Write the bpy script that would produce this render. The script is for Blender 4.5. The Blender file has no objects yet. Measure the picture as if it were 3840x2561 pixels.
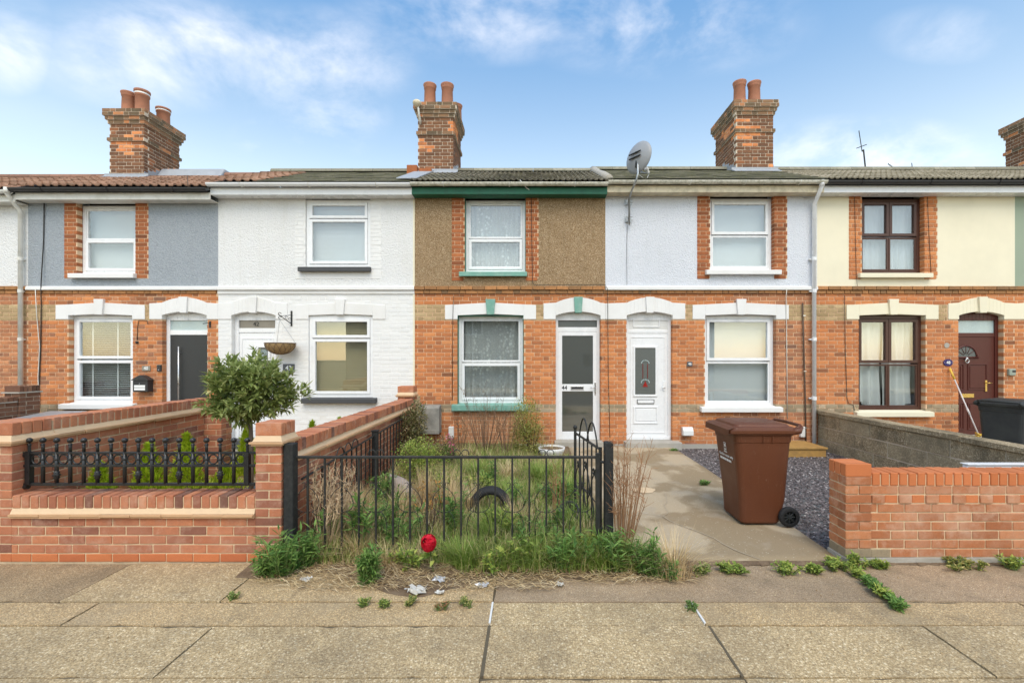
import bpy, math, random
from math import sin, cos, pi, radians, sqrt, atan, atan2
from mathutils import Vector, Matrix

random.seed(7)
scene = bpy.context.scene
COL = scene.collection

# ------------------------------------------------------------------ camera
CAMZ = 1.71
cam_data = bpy.data.cameras.new('camera')
cam_data.sensor_width = 36.0
cam_data.lens = 16.0
cam_data.shift_x = -0.0181
cam_data.shift_y = 0.0157
cam_data.clip_start = 0.05
cam_data.clip_end = 3000
cam = bpy.data.objects.new('camera', cam_data)
cam.location = (0, 0, CAMZ)
cam.rotation_euler = (radians(90), 0, 0)
COL.objects.link(cam)
scene.camera = cam

# ------------------------------------------------------------------ sky, sun, exposure
SUN_EL, SUN_AZ = radians(54), radians(176)      # azimuth clockwise from +Y
world = bpy.data.worlds.new('World')
scene.world = world
world.use_nodes = True
wn, wl = world.node_tree.nodes, world.node_tree.links
wn.clear()
w_out = wn.new('ShaderNodeOutputWorld')
w_bg = wn.new('ShaderNodeBackground')
w_bg.inputs['Strength'].default_value = 0.125
wl.new(w_bg.outputs[0], w_out.inputs[0])
w_sky = wn.new('ShaderNodeTexSky')
w_sky.sky_type = 'NISHITA'
w_sky.sun_disc = False
w_sky.sun_elevation = SUN_EL
w_sky.sun_rotation = SUN_AZ
w_sky.air_density = 1.0
w_sky.dust_density = 0.6
w_sky.ozone_density = 1.6
w_tc = wn.new('ShaderNodeTexCoord')


def wmath(op, a, b=None, c=None, clamp=False):
    n = wn.new('ShaderNodeMath')
    n.operation = op
    n.use_clamp = clamp
    for i, s in enumerate((a, b, c)):
        if s is None:
            continue
        if isinstance(s, (int, float)):
            n.inputs[i].default_value = s
        else:
            wl.new(s, n.inputs[i])
    return n.outputs[0]


# thin cloud: broken sheets of fractal noise over the whole dome, projected on a flat layer
w_sep = wn.new('ShaderNodeSeparateXYZ')
wl.new(w_tc.outputs['Generated'], w_sep.inputs[0])
zden = wmath('ADD', wmath('MAXIMUM', w_sep.outputs[2], 0.0), 0.22)
cx = wmath('DIVIDE', w_sep.outputs[0], zden)
cy = wmath('DIVIDE', w_sep.outputs[1], zden)
w_cmb = wn.new('ShaderNodeCombineXYZ')
wl.new(cx, w_cmb.inputs[0])
wl.new(cy, w_cmb.inputs[1])
w_noi = wn.new('ShaderNodeTexNoise')
w_noi.inputs['Scale'].default_value = 5.2
w_noi.inputs['Detail'].default_value = 6
w_noi.inputs['Roughness'].default_value = 0.6
w_noi.inputs['Distortion'].default_value = 0.2
w_str = wn.new('ShaderNodeVectorMath')
w_str.operation = 'MULTIPLY'
wl.new(w_tc.outputs['Generated'], w_str.inputs[0])
w_str.inputs[1].default_value = (1.0, 1.0, 1.7)
wl.new(w_str.outputs[0], w_noi.inputs['Vector'])


# cloud banks ahead: (photo x, photo y, half width, half height, density), laid out by direction in the sky
BANKS = [(640, 190, 400, 160, .72), (1160, 230, 300, 150, .66), (1240, 440, 160, 110, .6), (60, 170, 130, 130, .65),
         (1850, 60, 420, 130, .6), (2460, 80, 420, 150, .6), (3540, 130, 190, 80, .38), (3230, 590, 380, 110, .9),
         (1020, 520, 120, 60, .45)]
ysafe = wmath('MAXIMUM', w_sep.outputs[1], 0.05)
gx = wmath('DIVIDE', w_sep.outputs[0], ysafe)
gy = wmath('DIVIDE', w_sep.outputs[2], ysafe)
bank_sum = None
for (bx, by, hw, hh, den) in BANKS:
    kx, ky = 1706.9 / (hw * 1.55), 1706.9 / (hh * 1.55)
    ax = wmath('MULTIPLY_ADD', gx, kx, -(bx - 1989.4) / 1706.9 * kx)
    ay = wmath('MULTIPLY_ADD', gy, ky, -(1341 - by) / 1706.9 * ky)
    r2 = wmath('MULTIPLY_ADD', ay, ay, wmath('MULTIPLY', ax, ax))
    g = wmath('MULTIPLY_ADD', r2, -den, den)
    bank_sum = g if bank_sum is None else wmath('MAXIMUM', bank_sum, g)
bank_sum = wmath('MAXIMUM', bank_sum, 0.0)
# the rest of the dome carries the same broken cover
w_big = wn.new('ShaderNodeTexNoise')
w_big.inputs['Scale'].default_value = 0.9
w_big.inputs['Detail'].default_value = 1
wl.new(w_cmb.outputs[0], w_big.inputs['Vector'])
back = wmath('MULTIPLY', wmath('LESS_THAN', w_sep.outputs[1], 0.25), wmath('MULTIPLY', w_big.outputs[0], 1.25))
cover = wmath('MAXIMUM', bank_sum, back)
fluff = wmath('SUBTRACT', w_noi.outputs[0], 0.41)
w_ramp = wmath('MULTIPLY', wmath('MULTIPLY', fluff, cover), 4.6, clamp=True)
w_ramp = wmath('POWER', w_ramp, 1.25)
w_ramp = wmath('MULTIPLY', w_ramp, 0.60)
# pale band of moist air low down in the sky
low = wmath('DIVIDE', wmath('SUBTRACT', 0.64, w_sep.outputs[2]), 0.30, clamp=True)
w_tint = wn.new('ShaderNodeMix')
w_tint.data_type = 'RGBA'
wl.new(low, w_tint.inputs['Factor'])
w_tint.inputs[6].default_value = (0.90, 1.27, 1.32, 1)
w_tint.inputs[7].default_value = (2.0, 1.62, 1.2, 1)
w_gain = wn.new('ShaderNodeMix')
w_gain.data_type = 'RGBA'
w_gain.blend_type = 'MULTIPLY'
w_gain.inputs['Factor'].default_value = 1.0
wl.new(w_sky.outputs[0], w_gain.inputs[6])
wl.new(w_tint.outputs[2], w_gain.inputs[7])
w_mix = wn.new('ShaderNodeMix')
w_mix.data_type = 'RGBA'
wl.new(w_ramp, w_mix.inputs['Factor'])
wl.new(w_gain.outputs[2], w_mix.inputs[6])
w_mix.inputs[7].default_value = (7.9, 7.35, 6.9, 1)
wl.new(w_mix.outputs[2], w_bg.inputs['Color'])

sun_data = bpy.data.lights.new('sun', 'SUN')
sun_data.energy = 1.4
sun_data.angle = radians(38)
sun_data.color = (1.0, 0.86, 0.68)
sun = bpy.data.objects.new('sun', sun_data)
sd = Vector((sin(SUN_AZ) * cos(SUN_EL), cos(SUN_AZ) * cos(SUN_EL), sin(SUN_EL)))
sun.rotation_euler = (-sd).to_track_quat('-Z', 'Y').to_euler()
sun.location = sd * 40
COL.objects.link(sun)

scene.view_settings.view_transform = 'Standard'
scene.view_settings.look = 'None'
scene.view_settings.gamma = 1.0
scene.view_settings.exposure = 0.84
scene.view_settings.use_curve_mapping = False
scene.render.engine = 'CYCLES'
scene.cycles.max_bounces = 5
scene.cycles.diffuse_bounces = 3
scene.cycles.glossy_bounces = 3
scene.cycles.transparent_max_bounces = 12
scene.cycles.use_denoising = True

# ------------------------------------------------------------------ photo pixels to metres
VX, VY, F = 1989.4, 1341.0, 1706.9
YF = 8.565                                  # street face of the terrace


def PX(x, Y=YF):
    return (x - VX) / F * Y


def PZ(y, Y=YF):
    return CAMZ - (y - VY) / F * Y


# ------------------------------------------------------------------ object helpers
WM = {}


def props(o, label=None, cat=None, group=None, kind=None):
    if label:
        o['label'] = label
    if cat:
        o['category'] = cat
    if group:
        o['group'] = group
    if kind:
        o['kind'] = kind
    return o


def link(o, parent=None, loc=(0, 0, 0), rot=None):
    COL.objects.link(o)
    o.location = loc
    if rot:
        o.rotation_euler = rot
    m = Matrix.Translation(Vector(loc))
    if rot:
        m = m @ Matrix.Rotation(rot[2], 4, 'Z') @ Matrix.Rotation(rot[1], 4, 'Y') @ Matrix.Rotation(rot[0], 4, 'X')
    WM[o.name] = m
    if parent is not None:
        o.parent = parent
        o.matrix_parent_inverse = WM[parent.name].inverted()
    return o


def thing(name, label, cat, loc=(0, 0, 0), group=None):
    o = bpy.data.objects.new(name, None)
    o.empty_display_size = 0.1
    link(o, None, loc)
    return props(o, label, cat, group)


class MB:
    """collects geometry in world coordinates; build() links it as ONE mesh object"""

    def __init__(self):
        self.v, self.f, self.r = [], [], []
        self.c = 0.5

    def add(self, verts, faces):
        b = len(self.v)
        self.v += [tuple(p) for p in verts]
        for f in faces:
            self.f.append(tuple(b + i for i in f))
            self.r.append(self.c)

    def box(self, x0, x1, y0, y1, z0, z1):
        self.add([(x0, y0, z0), (x1, y0, z0), (x1, y1, z0), (x0, y1, z0), (x0, y0, z1), (x1, y0, z1), (x1, y1, z1), (x0, y1, z1)],
                 [(0, 3, 2, 1), (4, 5, 6, 7), (0, 1, 5, 4), (1, 2, 6, 5), (2, 3, 7, 6), (3, 0, 4, 7)])
        return self

    def prism(self, pts, y0, y1):
        """polygon (x, z) anticlockwise seen from the front, extruded along Y"""
        n = len(pts)
        self.add([(x, y0, z) for x, z in pts] + [(x, y1, z) for x, z in pts],
                 [tuple(range(n)), tuple(range(2 * n - 1, n - 1, -1))] + [((i + 1) % n, i, n + i, n + (i + 1) % n) for i in range(n)])
        return self

    def prism_x(self, pts, x0, x1):
        """polygon (y, z) extruded along X"""
        n = len(pts)
        self.add([(x0, y, z) for y, z in pts] + [(x1, y, z) for y, z in pts],
                 [tuple(range(n - 1, -1, -1)), tuple(range(n, 2 * n))] + [(i, (i + 1) % n, n + (i + 1) % n, n + i) for i in range(n)])
        return self

    def strip(self, lo, hi, y0, y1):
        """band between two poly-lines of equal length (x, z), extruded along Y: arches"""
        for i in range(len(lo) - 1):
            self.prism([lo[i], lo[i + 1], hi[i + 1], hi[i]], y0, y1)
        return self

    def ring(self, x0, x1, z0, z1, w, y0, y1, wb=None):
        wb = w if wb is None else wb
        o = [(x0, z0), (x1, z0), (x1, z1), (x0, z1)]
        i = [(x0 + w, z0 + wb), (x1 - w, z0 + wb), (x1 - w, z1 - w), (x0 + w, z1 - w)]
        vs = [(x, y0, z) for x, z in o] + [(x, y0, z) for x, z in i] + [(x, y1, z) for x, z in o] + [(x, y1, z) for x, z in i]
        fs = []
        for k in range(4):
            n = (k + 1) % 4
            fs += [(k, n, 4 + n, 4 + k), (8 + n, 8 + k, 12 + k, 12 + n), (n, k, 8 + k, 8 + n), (4 + k, 4 + n, 12 + n, 12 + k)]
        self.add(vs, fs)
        return self

    def tube(self, pts, r, n=6, cap=True, closed=False):
        pts = [Vector(p) for p in pts]
        rs = r if isinstance(r, (list, tuple)) else [r] * len(pts)
        m = len(pts)
        vs, fs = [], []
        prev = None
        for i, p in enumerate(pts):
            if closed:
                t = pts[(i + 1) % m] - pts[i - 1]
            else:
                t = pts[min(i + 1, m - 1)] - pts[max(i - 1, 0)]
            t = t.normalized() if t.length > 1e-9 else Vector((0, 0, 1))
            if prev is None:
                a = Vector((0, 0, 1)) if abs(t.z) < .9 else Vector((1, 0, 0))
                u = t.cross(a).normalized()
            else:
                u = (prev - t * prev.dot(t))
                u = u.normalized() if u.length > 1e-6 else t.orthogonal().normalized()
            prev = u
            w = t.cross(u)
            for k in range(n):
                an = 2 * pi * k / n
                vs.append(p + (u * cos(an) + w * sin(an)) * rs[i])
        for i in range(m if closed else m - 1):
            j = (i + 1) % m
            for k in range(n):
                l = (k + 1) % n
                fs.append((i * n + k, i * n + l, j * n + l, j * n + k))
        if cap and not closed:
            fs.append(tuple(range(n - 1, -1, -1)))
            fs.append(tuple((m - 1) * n + k for k in range(n)))
        self.add(vs, fs)
        return self

    def lathe(self, prof, c, n=16, axis='Z', cap=False):
        vs, fs = [], []
        for (r, h) in prof:
            for k in range(n):
                a = 2 * pi * k / n
                p = (r * cos(a), r * sin(a), h)
                if axis == 'Y':
                    p = (p[0], p[2], p[1])
                elif axis == 'X':
                    p = (p[2], p[0], p[1])
                vs.append((c[0] + p[0], c[1] + p[1], c[2] + p[2]))
        for i in range(len(prof) - 1):
            for k in range(n):
                l = (k + 1) % n
                q = (i * n + k, i * n + l, (i + 1) * n + l, (i + 1) * n + k)
                fs.append(q if axis != 'Y' else q[::-1])
        if cap:
            fs.append(tuple(range(n)))
            fs.append(tuple((len(prof) - 1) * n + k for k in range(n)))
        self.add(vs, fs)
        return self

    def ball(self, c, r, n=8, m=6, sz=1.0):
        prof = [(max(1e-4, r * sin(pi * i / m)), -r * sz * cos(pi * i / m)) for i in range(m + 1)]
        return self.lathe(prof, c, n)

    def build(self, name, mat, parent=None, smooth=False, bevel=0, origin=None, seg=2, **kw):
        n = len(self.v)
        if origin is None:
            xs, ys, zs = zip(*self.v)
            origin = ((min(xs) + max(xs)) / 2, (min(ys) + max(ys)) / 2, min(zs))
        ox, oy, oz = origin
        me = bpy.data.meshes.new(name)
        me.from_pydata([(x - ox, y - oy, z - oz) for x, y, z in self.v], [], self.f)
        at = me.attributes.new('rnd', 'FLOAT', 'FACE')
        at.data.foreach_set('value', self.r)
        if smooth:
            me.polygons.foreach_set('use_smooth', [True] * len(me.polygons))
        me.materials.append(mat)
        o = bpy.data.objects.new(name, me)
        o.color = (0, 0, 0, 1)
        link(o, parent, origin)
        if bevel:
            b = o.modifiers.new('bevel', 'BEVEL')
            b.width = bevel
            b.segments = seg
            b.limit_method = 'ANGLE'
            b.angle_limit = radians(40)
        return props(o, kw.get('label'), kw.get('cat'), kw.get('group'), kw.get('kind'))


def boxpart(name, mat, parent, x0, x1, y0, y1, z0, z1, bevel=0, **kw):
    return MB().box(x0, x1, y0, y1, z0, z1).build(name, mat, parent, bevel=bevel, **kw)


# ------------------------------------------------------------------ material helpers
class NT:
    def __init__(self, name):
        self.m = bpy.data.materials.new(name)
        self.m.use_nodes = True
        self.n, self.l = self.m.node_tree.nodes, self.m.node_tree.links
        self.n.clear()
        self.out = self.n.new('ShaderNodeOutputMaterial')
        self.p = self.n.new('ShaderNodeBsdfPrincipled')
        self.l.new(self.p.outputs[0], self.out.inputs[0])
        self._tc = None

    def set(self, sock, v):
        if isinstance(v, (int, float)):
            sock.default_value = v
        elif isinstance(v, tuple):
            sock.default_value = v if len(v) == 4 else (*v, 1)
        else:
            self.l.new(v, sock)

    def pos(self):
        if self._tc is None:
            self._tc = self.n.new('ShaderNodeNewGeometry').outputs['Position']
        return self._tc

    def objpos(self):
        return self.n.new('ShaderNodeTexCoord').outputs['Object']

    def scaled(self, sx, sy, sz, src=None):
        n = self.n.new('ShaderNodeVectorMath')
        n.operation = 'MULTIPLY'
        self.l.new(src or self.pos(), n.inputs[0])
        n.inputs[1].default_value = (sx, sy, sz)
        return n.outputs[0]

    def noise(self, scale, detail=4, rough=.55, vec=None, dist=0):
        n = self.n.new('ShaderNodeTexNoise')
        n.inputs['Scale'].default_value = scale
        n.inputs['Detail'].default_value = detail
        n.inputs['Roughness'].default_value = rough
        n.inputs['Distortion'].default_value = dist
        self.l.new(vec or self.pos(), n.inputs['Vector'])
        return n.outputs[0]

    def voro(self, scale, feature='F1', vec=None, out=0, rand=1):
        n = self.n.new('ShaderNodeTexVoronoi')
        n.feature = feature
        n.inputs['Scale'].default_value = scale
        n.inputs['Randomness'].default_value = rand
        self.l.new(vec or self.pos(), n.inputs['Vector'])
        return n.outputs[out]

    def ramp(self, fac, stops, interp='LINEAR'):
        n = self.n.new('ShaderNodeValToRGB')
        n.color_ramp.interpolation = interp
        e = n.color_ramp.elements
        while len(e) < len(stops):
            e.new(.5)
        for i, (p, c) in enumerate(stops):
            e[i].position = p
            e[i].color = (*c, 1) if isinstance(c, tuple) else (c, c, c, 1)
        self.set(n.inputs[0], fac)
        return n.outputs[0]

    def mix(self, fac, a, b, mode='MIX'):
        n = self.n.new('ShaderNodeMix')
        n.data_type = 'RGBA'
        n.blend_type = mode
        self.set(n.inputs[0], fac)
        self.set(n.inputs[6], a)
        self.set(n.inputs[7], b)
        return n.outputs[2]

    def math(self, op, a, b=0.0, clamp=False):
        n = self.n.new('ShaderNodeMath')
        n.operation = op
        n.use_clamp = clamp
        self.set(n.inputs[0], a)
        self.set(n.inputs[1], b)
        return n.outputs[0]

    def rnd(self):
        """0..1 per object (bricks, tiles, leaves are coloured through obj.color) or per face"""
        a = self.n.new('ShaderNodeAttribute')
        a.attribute_name = 'rnd'
        oi = self.n.new('ShaderNodeObjectInfo')
        s = self.n.new('ShaderNodeSeparateColor')
        self.l.new(oi.outputs['Color'], s.inputs[0])
        return self.math('ADD', a.outputs['Fac'], s.outputs[0])

    def bump(self, h, strength=.4, dist=.01):
        n = self.n.new('ShaderNodeBump')
        n.inputs['Strength'].default_value = strength
        n.inputs['Distance'].default_value = dist
        self.l.new(h, n.inputs['Height'])
        self.l.new(n.outputs[0], self.p.inputs['Normal'])

    def done(self, color, rough=.8, metal=0, spec=.4):
        self.set(self.p.inputs['Base Color'], color)
        self.set(self.p.inputs['Roughness'], rough)
        self.set(self.p.inputs['Metallic'], metal)
        self.p.inputs['Specular IOR Level'].default_value = spec
        return self.m


def plain(name, c, rough=.6, var=.12, scale=6, bump=0, bscale=80, metal=0, spec=.4, dirt=None, dscale=2.5, damt=.5):
    t = NT(name)
    col = t.mix(t.noise(scale, 5), tuple(x * (1 - var) for x in c), tuple(min(1, x * (1 + var)) for x in c))
    if dirt:
        col = t.mix(t.math('MULTIPLY', t.ramp(t.noise(dscale, 6, .65), [(.45, 0.0), (.72, 1.0)]), damt), col, dirt)
    if bump:
        t.bump(t.noise(bscale, 3), bump)
    return t.done(col, t.ramp(t.noise(scale * 2), [(.3, max(0, rough - .08)), (.7, min(1, rough + .08))]), metal, spec)


def brick_mat(name, stops, mottle=.35, dark=(.10, .045, .03), darkamt=.3, scale=22, stain=None, stainamt=.4, rough=.9, bloom=0):
    t = NT(name)
    col = t.ramp(t.rnd(), stops)
    n1 = t.noise(scale, 6, .65)
    col = t.mix(t.math('MULTIPLY', t.ramp(n1, [(.35, 0.0), (.75, 1.0)]), darkamt), col, dark)
    n2 = t.noise(140, 3)
    col = t.mix(mottle, col, t.mix(n2, (.45, .42, .4), (1.6, 1.55, 1.5)), 'MULTIPLY')
    if stain:
        n3 = t.noise(1.7, 6, .68)
        col = t.mix(t.math('MULTIPLY', t.ramp(n3, [(.48, 0.0), (.7, 1.0)]), stainamt), col, stain)
    if bloom:
        n4 = t.noise(7.5, 6, .7)
        col = t.mix(t.math('MULTIPLY', t.ramp(n4, [(.50, 0.0), (.68, 1.0)]), bloom), col, (.66, .48, .36))
    t.bump(t.math('ADD', t.math('MULTIPLY', n1, .6), n2), .35, .006)
    return t.done(col, rough, 0, .2)
# ------------------------------------------------------------------ materials
MT = {}
MT['brick_house'] = brick_mat('house_brick', [(0, (0.255, 0.109, 0.056)), (.25, (0.433, 0.167, 0.073)), (.6, (0.586, 0.218, 0.082)), (1, (0.701, 0.290, 0.114))],
                              stain=(.34, .18, .11), stainamt=.25, mottle=.25, darkamt=.2)
MT['brick_dull'] = brick_mat('dull_house_brick', [(0, (0.246, 0.127, 0.085)), (.3, (0.403, 0.180, 0.098)), (.7, (0.546, 0.233, 0.110)), (1, (0.649, 0.300, 0.151))],
                             stain=(.22, .13, .085), stainamt=.35)
MT['brick_pier'] = brick_mat('window_pier_brick', [(0, (0.204, 0.078, 0.039)), (.4, (0.360, 0.124, 0.052)), (1, (0.504, 0.182, 0.072))], darkamt=.35)
MT['brick_buff'] = brick_mat('buff_brick', [(0, (0.322, 0.230, 0.120)), (.5, (0.460, 0.333, 0.180)), (1, (0.575, 0.425, 0.240))], dark=(.16, .12, .08), darkamt=.35)
MT['brick_grey'] = brick_mat('grey_band_brick', [(0, (0.240, 0.192, 0.125)), (.5, (0.360, 0.288, 0.188)), (1, (0.504, 0.408, 0.288))], dark=(.14, .12, .09), darkamt=.4)
MT['brick_faded'] = brick_mat('faded_brick', [(0, (.42, .20, .10)), (1, (.55, .28, .15))], darkamt=.12)
MT['brick_string'] = brick_mat('string_course_brick', [(0, (0.253, 0.156, 0.084)), (.5, (0.414, 0.204, 0.084)), (1, (0.552, 0.264, 0.108))], dark=(.08, .06, .04), darkamt=.45)
MT['brick_new'] = brick_mat('new_wall_brick', [(0, (0.176, 0.091, 0.067)), (.18, (0.297, 0.122, 0.079)), (.5, (0.451, 0.171, 0.091)), (1, (0.572, 0.232, 0.116))],
                            dark=(.20, .085, .065), darkamt=.35, scale=16, stain=(.50, .29, .2), stainamt=.25, bloom=.3)
MT['brick_base'] = brick_mat('orange_base_brick', [(0, (.48, .15, .065)), (1, (.60, .21, .085))], darkamt=.12)
MT['brick_right'] = brick_mat('right_wall_brick', [(0, (0.294, 0.108, 0.050)), (.5, (0.441, 0.167, 0.074)), (1, (0.546, 0.227, 0.105))], dark=(.24, .12, .07),
                              darkamt=.3, stain=(.60, .44, .33), stainamt=.45, bloom=.35)
MT['brick_cap'] = brick_mat('smooth_coping_brick', [(0, (.50, .16, .06)), (1, (.62, .21, .085))], mottle=.15, darkamt=.06)
MT['brick_old'] = brick_mat('old_wall_brick', [(0, (.12, .07, .05)), (.5, (.22, .11, .07)), (1, (.30, .17, .11))], darkamt=.45)
MT['brick_stack'] = brick_mat('chimney_brick', [(0, (0.161, 0.083, 0.050)), (.62, (0.255, 0.125, 0.069)), (.74, (0.430, 0.163, 0.069)), (.86, (0.726, 0.263, 0.099)), (1, (0.800, 0.350, 0.147))],
                              dark=(.07, .05, .035), darkamt=.35, scale=12)
MT['brick_cap_sooty'] = brick_mat('sooty_corbel_brick', [(0, (0.099, 0.077, 0.053)), (.5, (0.184, 0.119, 0.075)), (.8, (0.394, 0.202, 0.112)), (1, (0.604, 0.237, 0.100))],
                                  dark=(.16, .15, .09), darkamt=.5, scale=9)
MT['brick_white'] = brick_mat('white_painted_brick', [(0, (.74, .745, .74)), (1, (.80, .80, .79))], mottle=.08, dark=(.66, .665, .65), darkamt=.25, rough=.7)
MT['mortar_pale'] = plain('pale_mortar', (.66, .50, .32), .95, .2, 30, .5, 160)
MT['mortar_house'] = plain('lime_mortar', (.68, .47, .30), .95, .25, 18, .5, 160)
MT['mortar_stack'] = plain('chimney_mortar', (.60, .50, .39), .95, .2, 14, .4, 120)
MT['mortar_dark'] = plain('old_mortar', (.40, .33, .25), .95, .25, 18, .5, 160)
MT['white_paint'] = plain('white_masonry_paint', (.78, .775, .76), .65, .04, 4, .15, 90, dirt=(.55, .53, .46), dscale=1.6, damt=.25)
MT['cream_paint'] = plain('cream_masonry_paint', (.80, .74, .56), .7, .04, 3, .12, 60, dirt=(.6, .56, .42), dscale=1.2, damt=.3)
MT['sage_paint'] = plain('sage_masonry_paint', (.30, .36, .27), .75, .08, 3, .2, 60)
MT['upvc'] = plain('white_upvc', (.80, .81, .82), .28, .03, 3, 0, 50, spec=.5)
MT['upvc_dirty'] = plain('weathered_white_pvc', (.72, .71, .66), .45, .06, 3, 0, 50, dirt=(.30, .28, .18), dscale=5, damt=.35)
MT['pvc_black'] = plain('black_pvc', (.035, .035, .037), .45, .2, 5)
MT['pvc_mossy'] = plain('mossy_white_gutter', (.66, .64, .55), .6, .1, 9, .2, 60, dirt=(.16, .16, .08), dscale=14, damt=.75)
MT['fascia_cream'] = plain('stained_cream_fascia', (.70, .62, .46), .7, .1, 6, .2, 40, dirt=(.28, .24, .14), dscale=7, damt=.6)
MT['green_paint'] = plain('dark_green_paint', (.018, .13, .075), .55, .2, 8, .2, 40, dirt=(.02, .06, .04), dscale=6, damt=.4)
MT['mint_paint'] = plain('mint_green_paint', (.165, .36, .29), .6, .12, 9, .25, 50, dirt=(.50, .55, .5), dscale=10, damt=.35)
MT['brown_upvc'] = plain('rosewood_upvc', (.075, .032, .022), .35, .35, 40, 0, 50)
MT['door_red'] = plain('rosewood_door', (.085, .020, .014), .4, .45, 60, .1, 120)
MT['door_black'] = plain('dark_grey_door', (.035, .037, .038), .4, .5, 130, .2, 200)
MT['black_iron'] = plain('black_painted_iron', (.015, .016, .017), .35, .3, 20, .2, 120, spec=.5)
MT['iron_worn'] = plain('worn_black_iron', (.02, .022, .022), .5, .35, 30, .3, 120, dirt=(.075, .06, .045), dscale=16, damt=.5)
MT['timber_black'] = plain('black_timber', (.020, .021, .021), .75, .4, 25, .4, 60, dirt=(.09, .09, .08), dscale=30, damt=.25)
MT['charcoal_paint'] = plain('charcoal_sill_paint', (.065, .067, .07), .6, .15, 12, .15, 60)
MT['galv'] = plain('galvanised_steel', (.42, .44, .45), .38, .12, 15, 0, 50, metal=.85)
MT['dish_grey'] = plain('grey_satellite_dish', (.30, .31, .325), .45, .05, 5)
MT['lead'] = plain('lead_flashing', (.34, .36, .39), .6, .2, 7, .35, 25)
MT['cement'] = plain('cement_fillet', (.42, .39, .34), .95, .2, 12, .6, 60, dirt=(.2, .19, .13), dscale=6, damt=.4)
MT['terracotta'] = plain('terracotta', (.40, .175, .105), .85, .2, 7, .2, 60, dirt=(.22, .12, .09), dscale=3, damt=.5)
MT['brass'] = plain('brass', (.72, .50, .16), .3, .1, 10, metal=.9)
MT['chrome'] = plain('brushed_steel', (.62, .62, .62), .3, .1, 10, metal=.9)
MT['dark_room'] = plain('room_plaster', (.28, .26, .23), .9, .1, 3)
MT['carpet'] = plain('floor_boards', (.12, .09, .07), .9, .1, 3)
MT['coir'] = plain('coir_liner', (.36, .24, .11), .95, .25, 60, .6, 90)
MT['plate_slate'] = plain('slate_number_plate', (.10, .105, .115), .5, .1, 20)
MT['plate_blue'] = plain('blue_enamel', (.018, .014, .12), .25, .1, 10)
MT['plate_tan'] = plain('grey_tan_number_plate', (.26, .24, .19), .5, .1, 20)
MT['number_white'] = plain('white_lettering', (.85, .85, .83), .5, .02, 5)
MT['number_black'] = plain('black_lettering', (.02, .02, .02), .5, .02, 5)
MT['yellow'] = plain('yellow_plastic', (.75, .48, .06), .45, .1, 12)
MT['pale_metal'] = plain('pale_painted_pole', (.62, .57, .56), .4, .06, 10)
MT['rubber'] = plain('black_rubber', (.018, .018, .019), .75, .3, 30, .3, 120)
MT['bin_black'] = plain('black_bin_plastic', (.028, .031, .033), .5, .25, 18, .25, 160, dirt=(.075, .08, .07), dscale=3, damt=.35)
MT['cable_black'] = plain('black_cable', (.03, .028, .025), .6)
MT['pipe_brown'] = plain('brown_gas_pipe', (.10, .065, .045), .6, .2, 20)
MT['concrete_box'] = plain('weathered_concrete', (.30, .29, .26), .95, .25, 14, .6, 90, dirt=(.10, .10, .09), dscale=4, damt=.75)
MT['dirty_plastic'] = plain('dirty_torn_plastic', (.60, .58, .53), .6, .2, 40, .3, 60, dirt=(.3, .26, .2), dscale=30, damt=.7)
MT['white_plastic'] = plain('white_plastic', (.74, .74, .72), .5, .06, 5, dirt=(.5, .48, .42), dscale=4, damt=.35)
MT['wood_step'] = plain('ochre_timber', (.42, .24, .07), .75, .3, 14, .3, 60, dirt=(.22, .13, .06), dscale=6, damt=.5)
MT['blind_white'] = plain('white_blind_slat', (.72, .74, .74), .6, .03, 5)
MT['blind_cream'] = plain('cream_blind_slat', (.62, .52, .30), .6, .08, 5)
MT['curtain_white'] = plain('white_curtain', (.74, .75, .73), .9, .06, 4)
MT['room_blue'] = plain('blue_grey_net', (.50, .52, .55), .9, .05, 3)
MT['foil'] = plain('crumpled_wrapper', (.62, .63, .66), .35, .25, 25, metal=.35)
MT['soil'] = plain('dry_soil', (.16, .105, .062), 1.0, .4, 18, .9, 50, dirt=(.26, .19, .12), dscale=9, damt=.6)
MT['straw'] = NT('dry_straw')
t = MT['straw']
MT['straw'] = t.done(t.ramp(t.rnd(), [(0, (.22, .14, .07)), (.4, (.46, .32, .16)), (.8, (.68, .51, .28)), (1, (.82, .69, .46))]), .9, 0, .15)


def leaf_mat(name, stops, trans=.3, rough=.55, spec=.3):
    t = NT(name)
    col = t.ramp(t.rnd(), stops)
    t.done(col, rough, 0, spec)
    tr = t.n.new('ShaderNodeBsdfTranslucent')
    t.l.new(col, tr.inputs[0])
    mx = t.n.new('ShaderNodeMixShader')
    mx.inputs[0].default_value = trans
    t.l.new(t.p.outputs[0], mx.inputs[1])
    t.l.new(tr.outputs[0], mx.inputs[2])
    t.l.new(mx.outputs[0], t.out.inputs[0])
    return t.m


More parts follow.
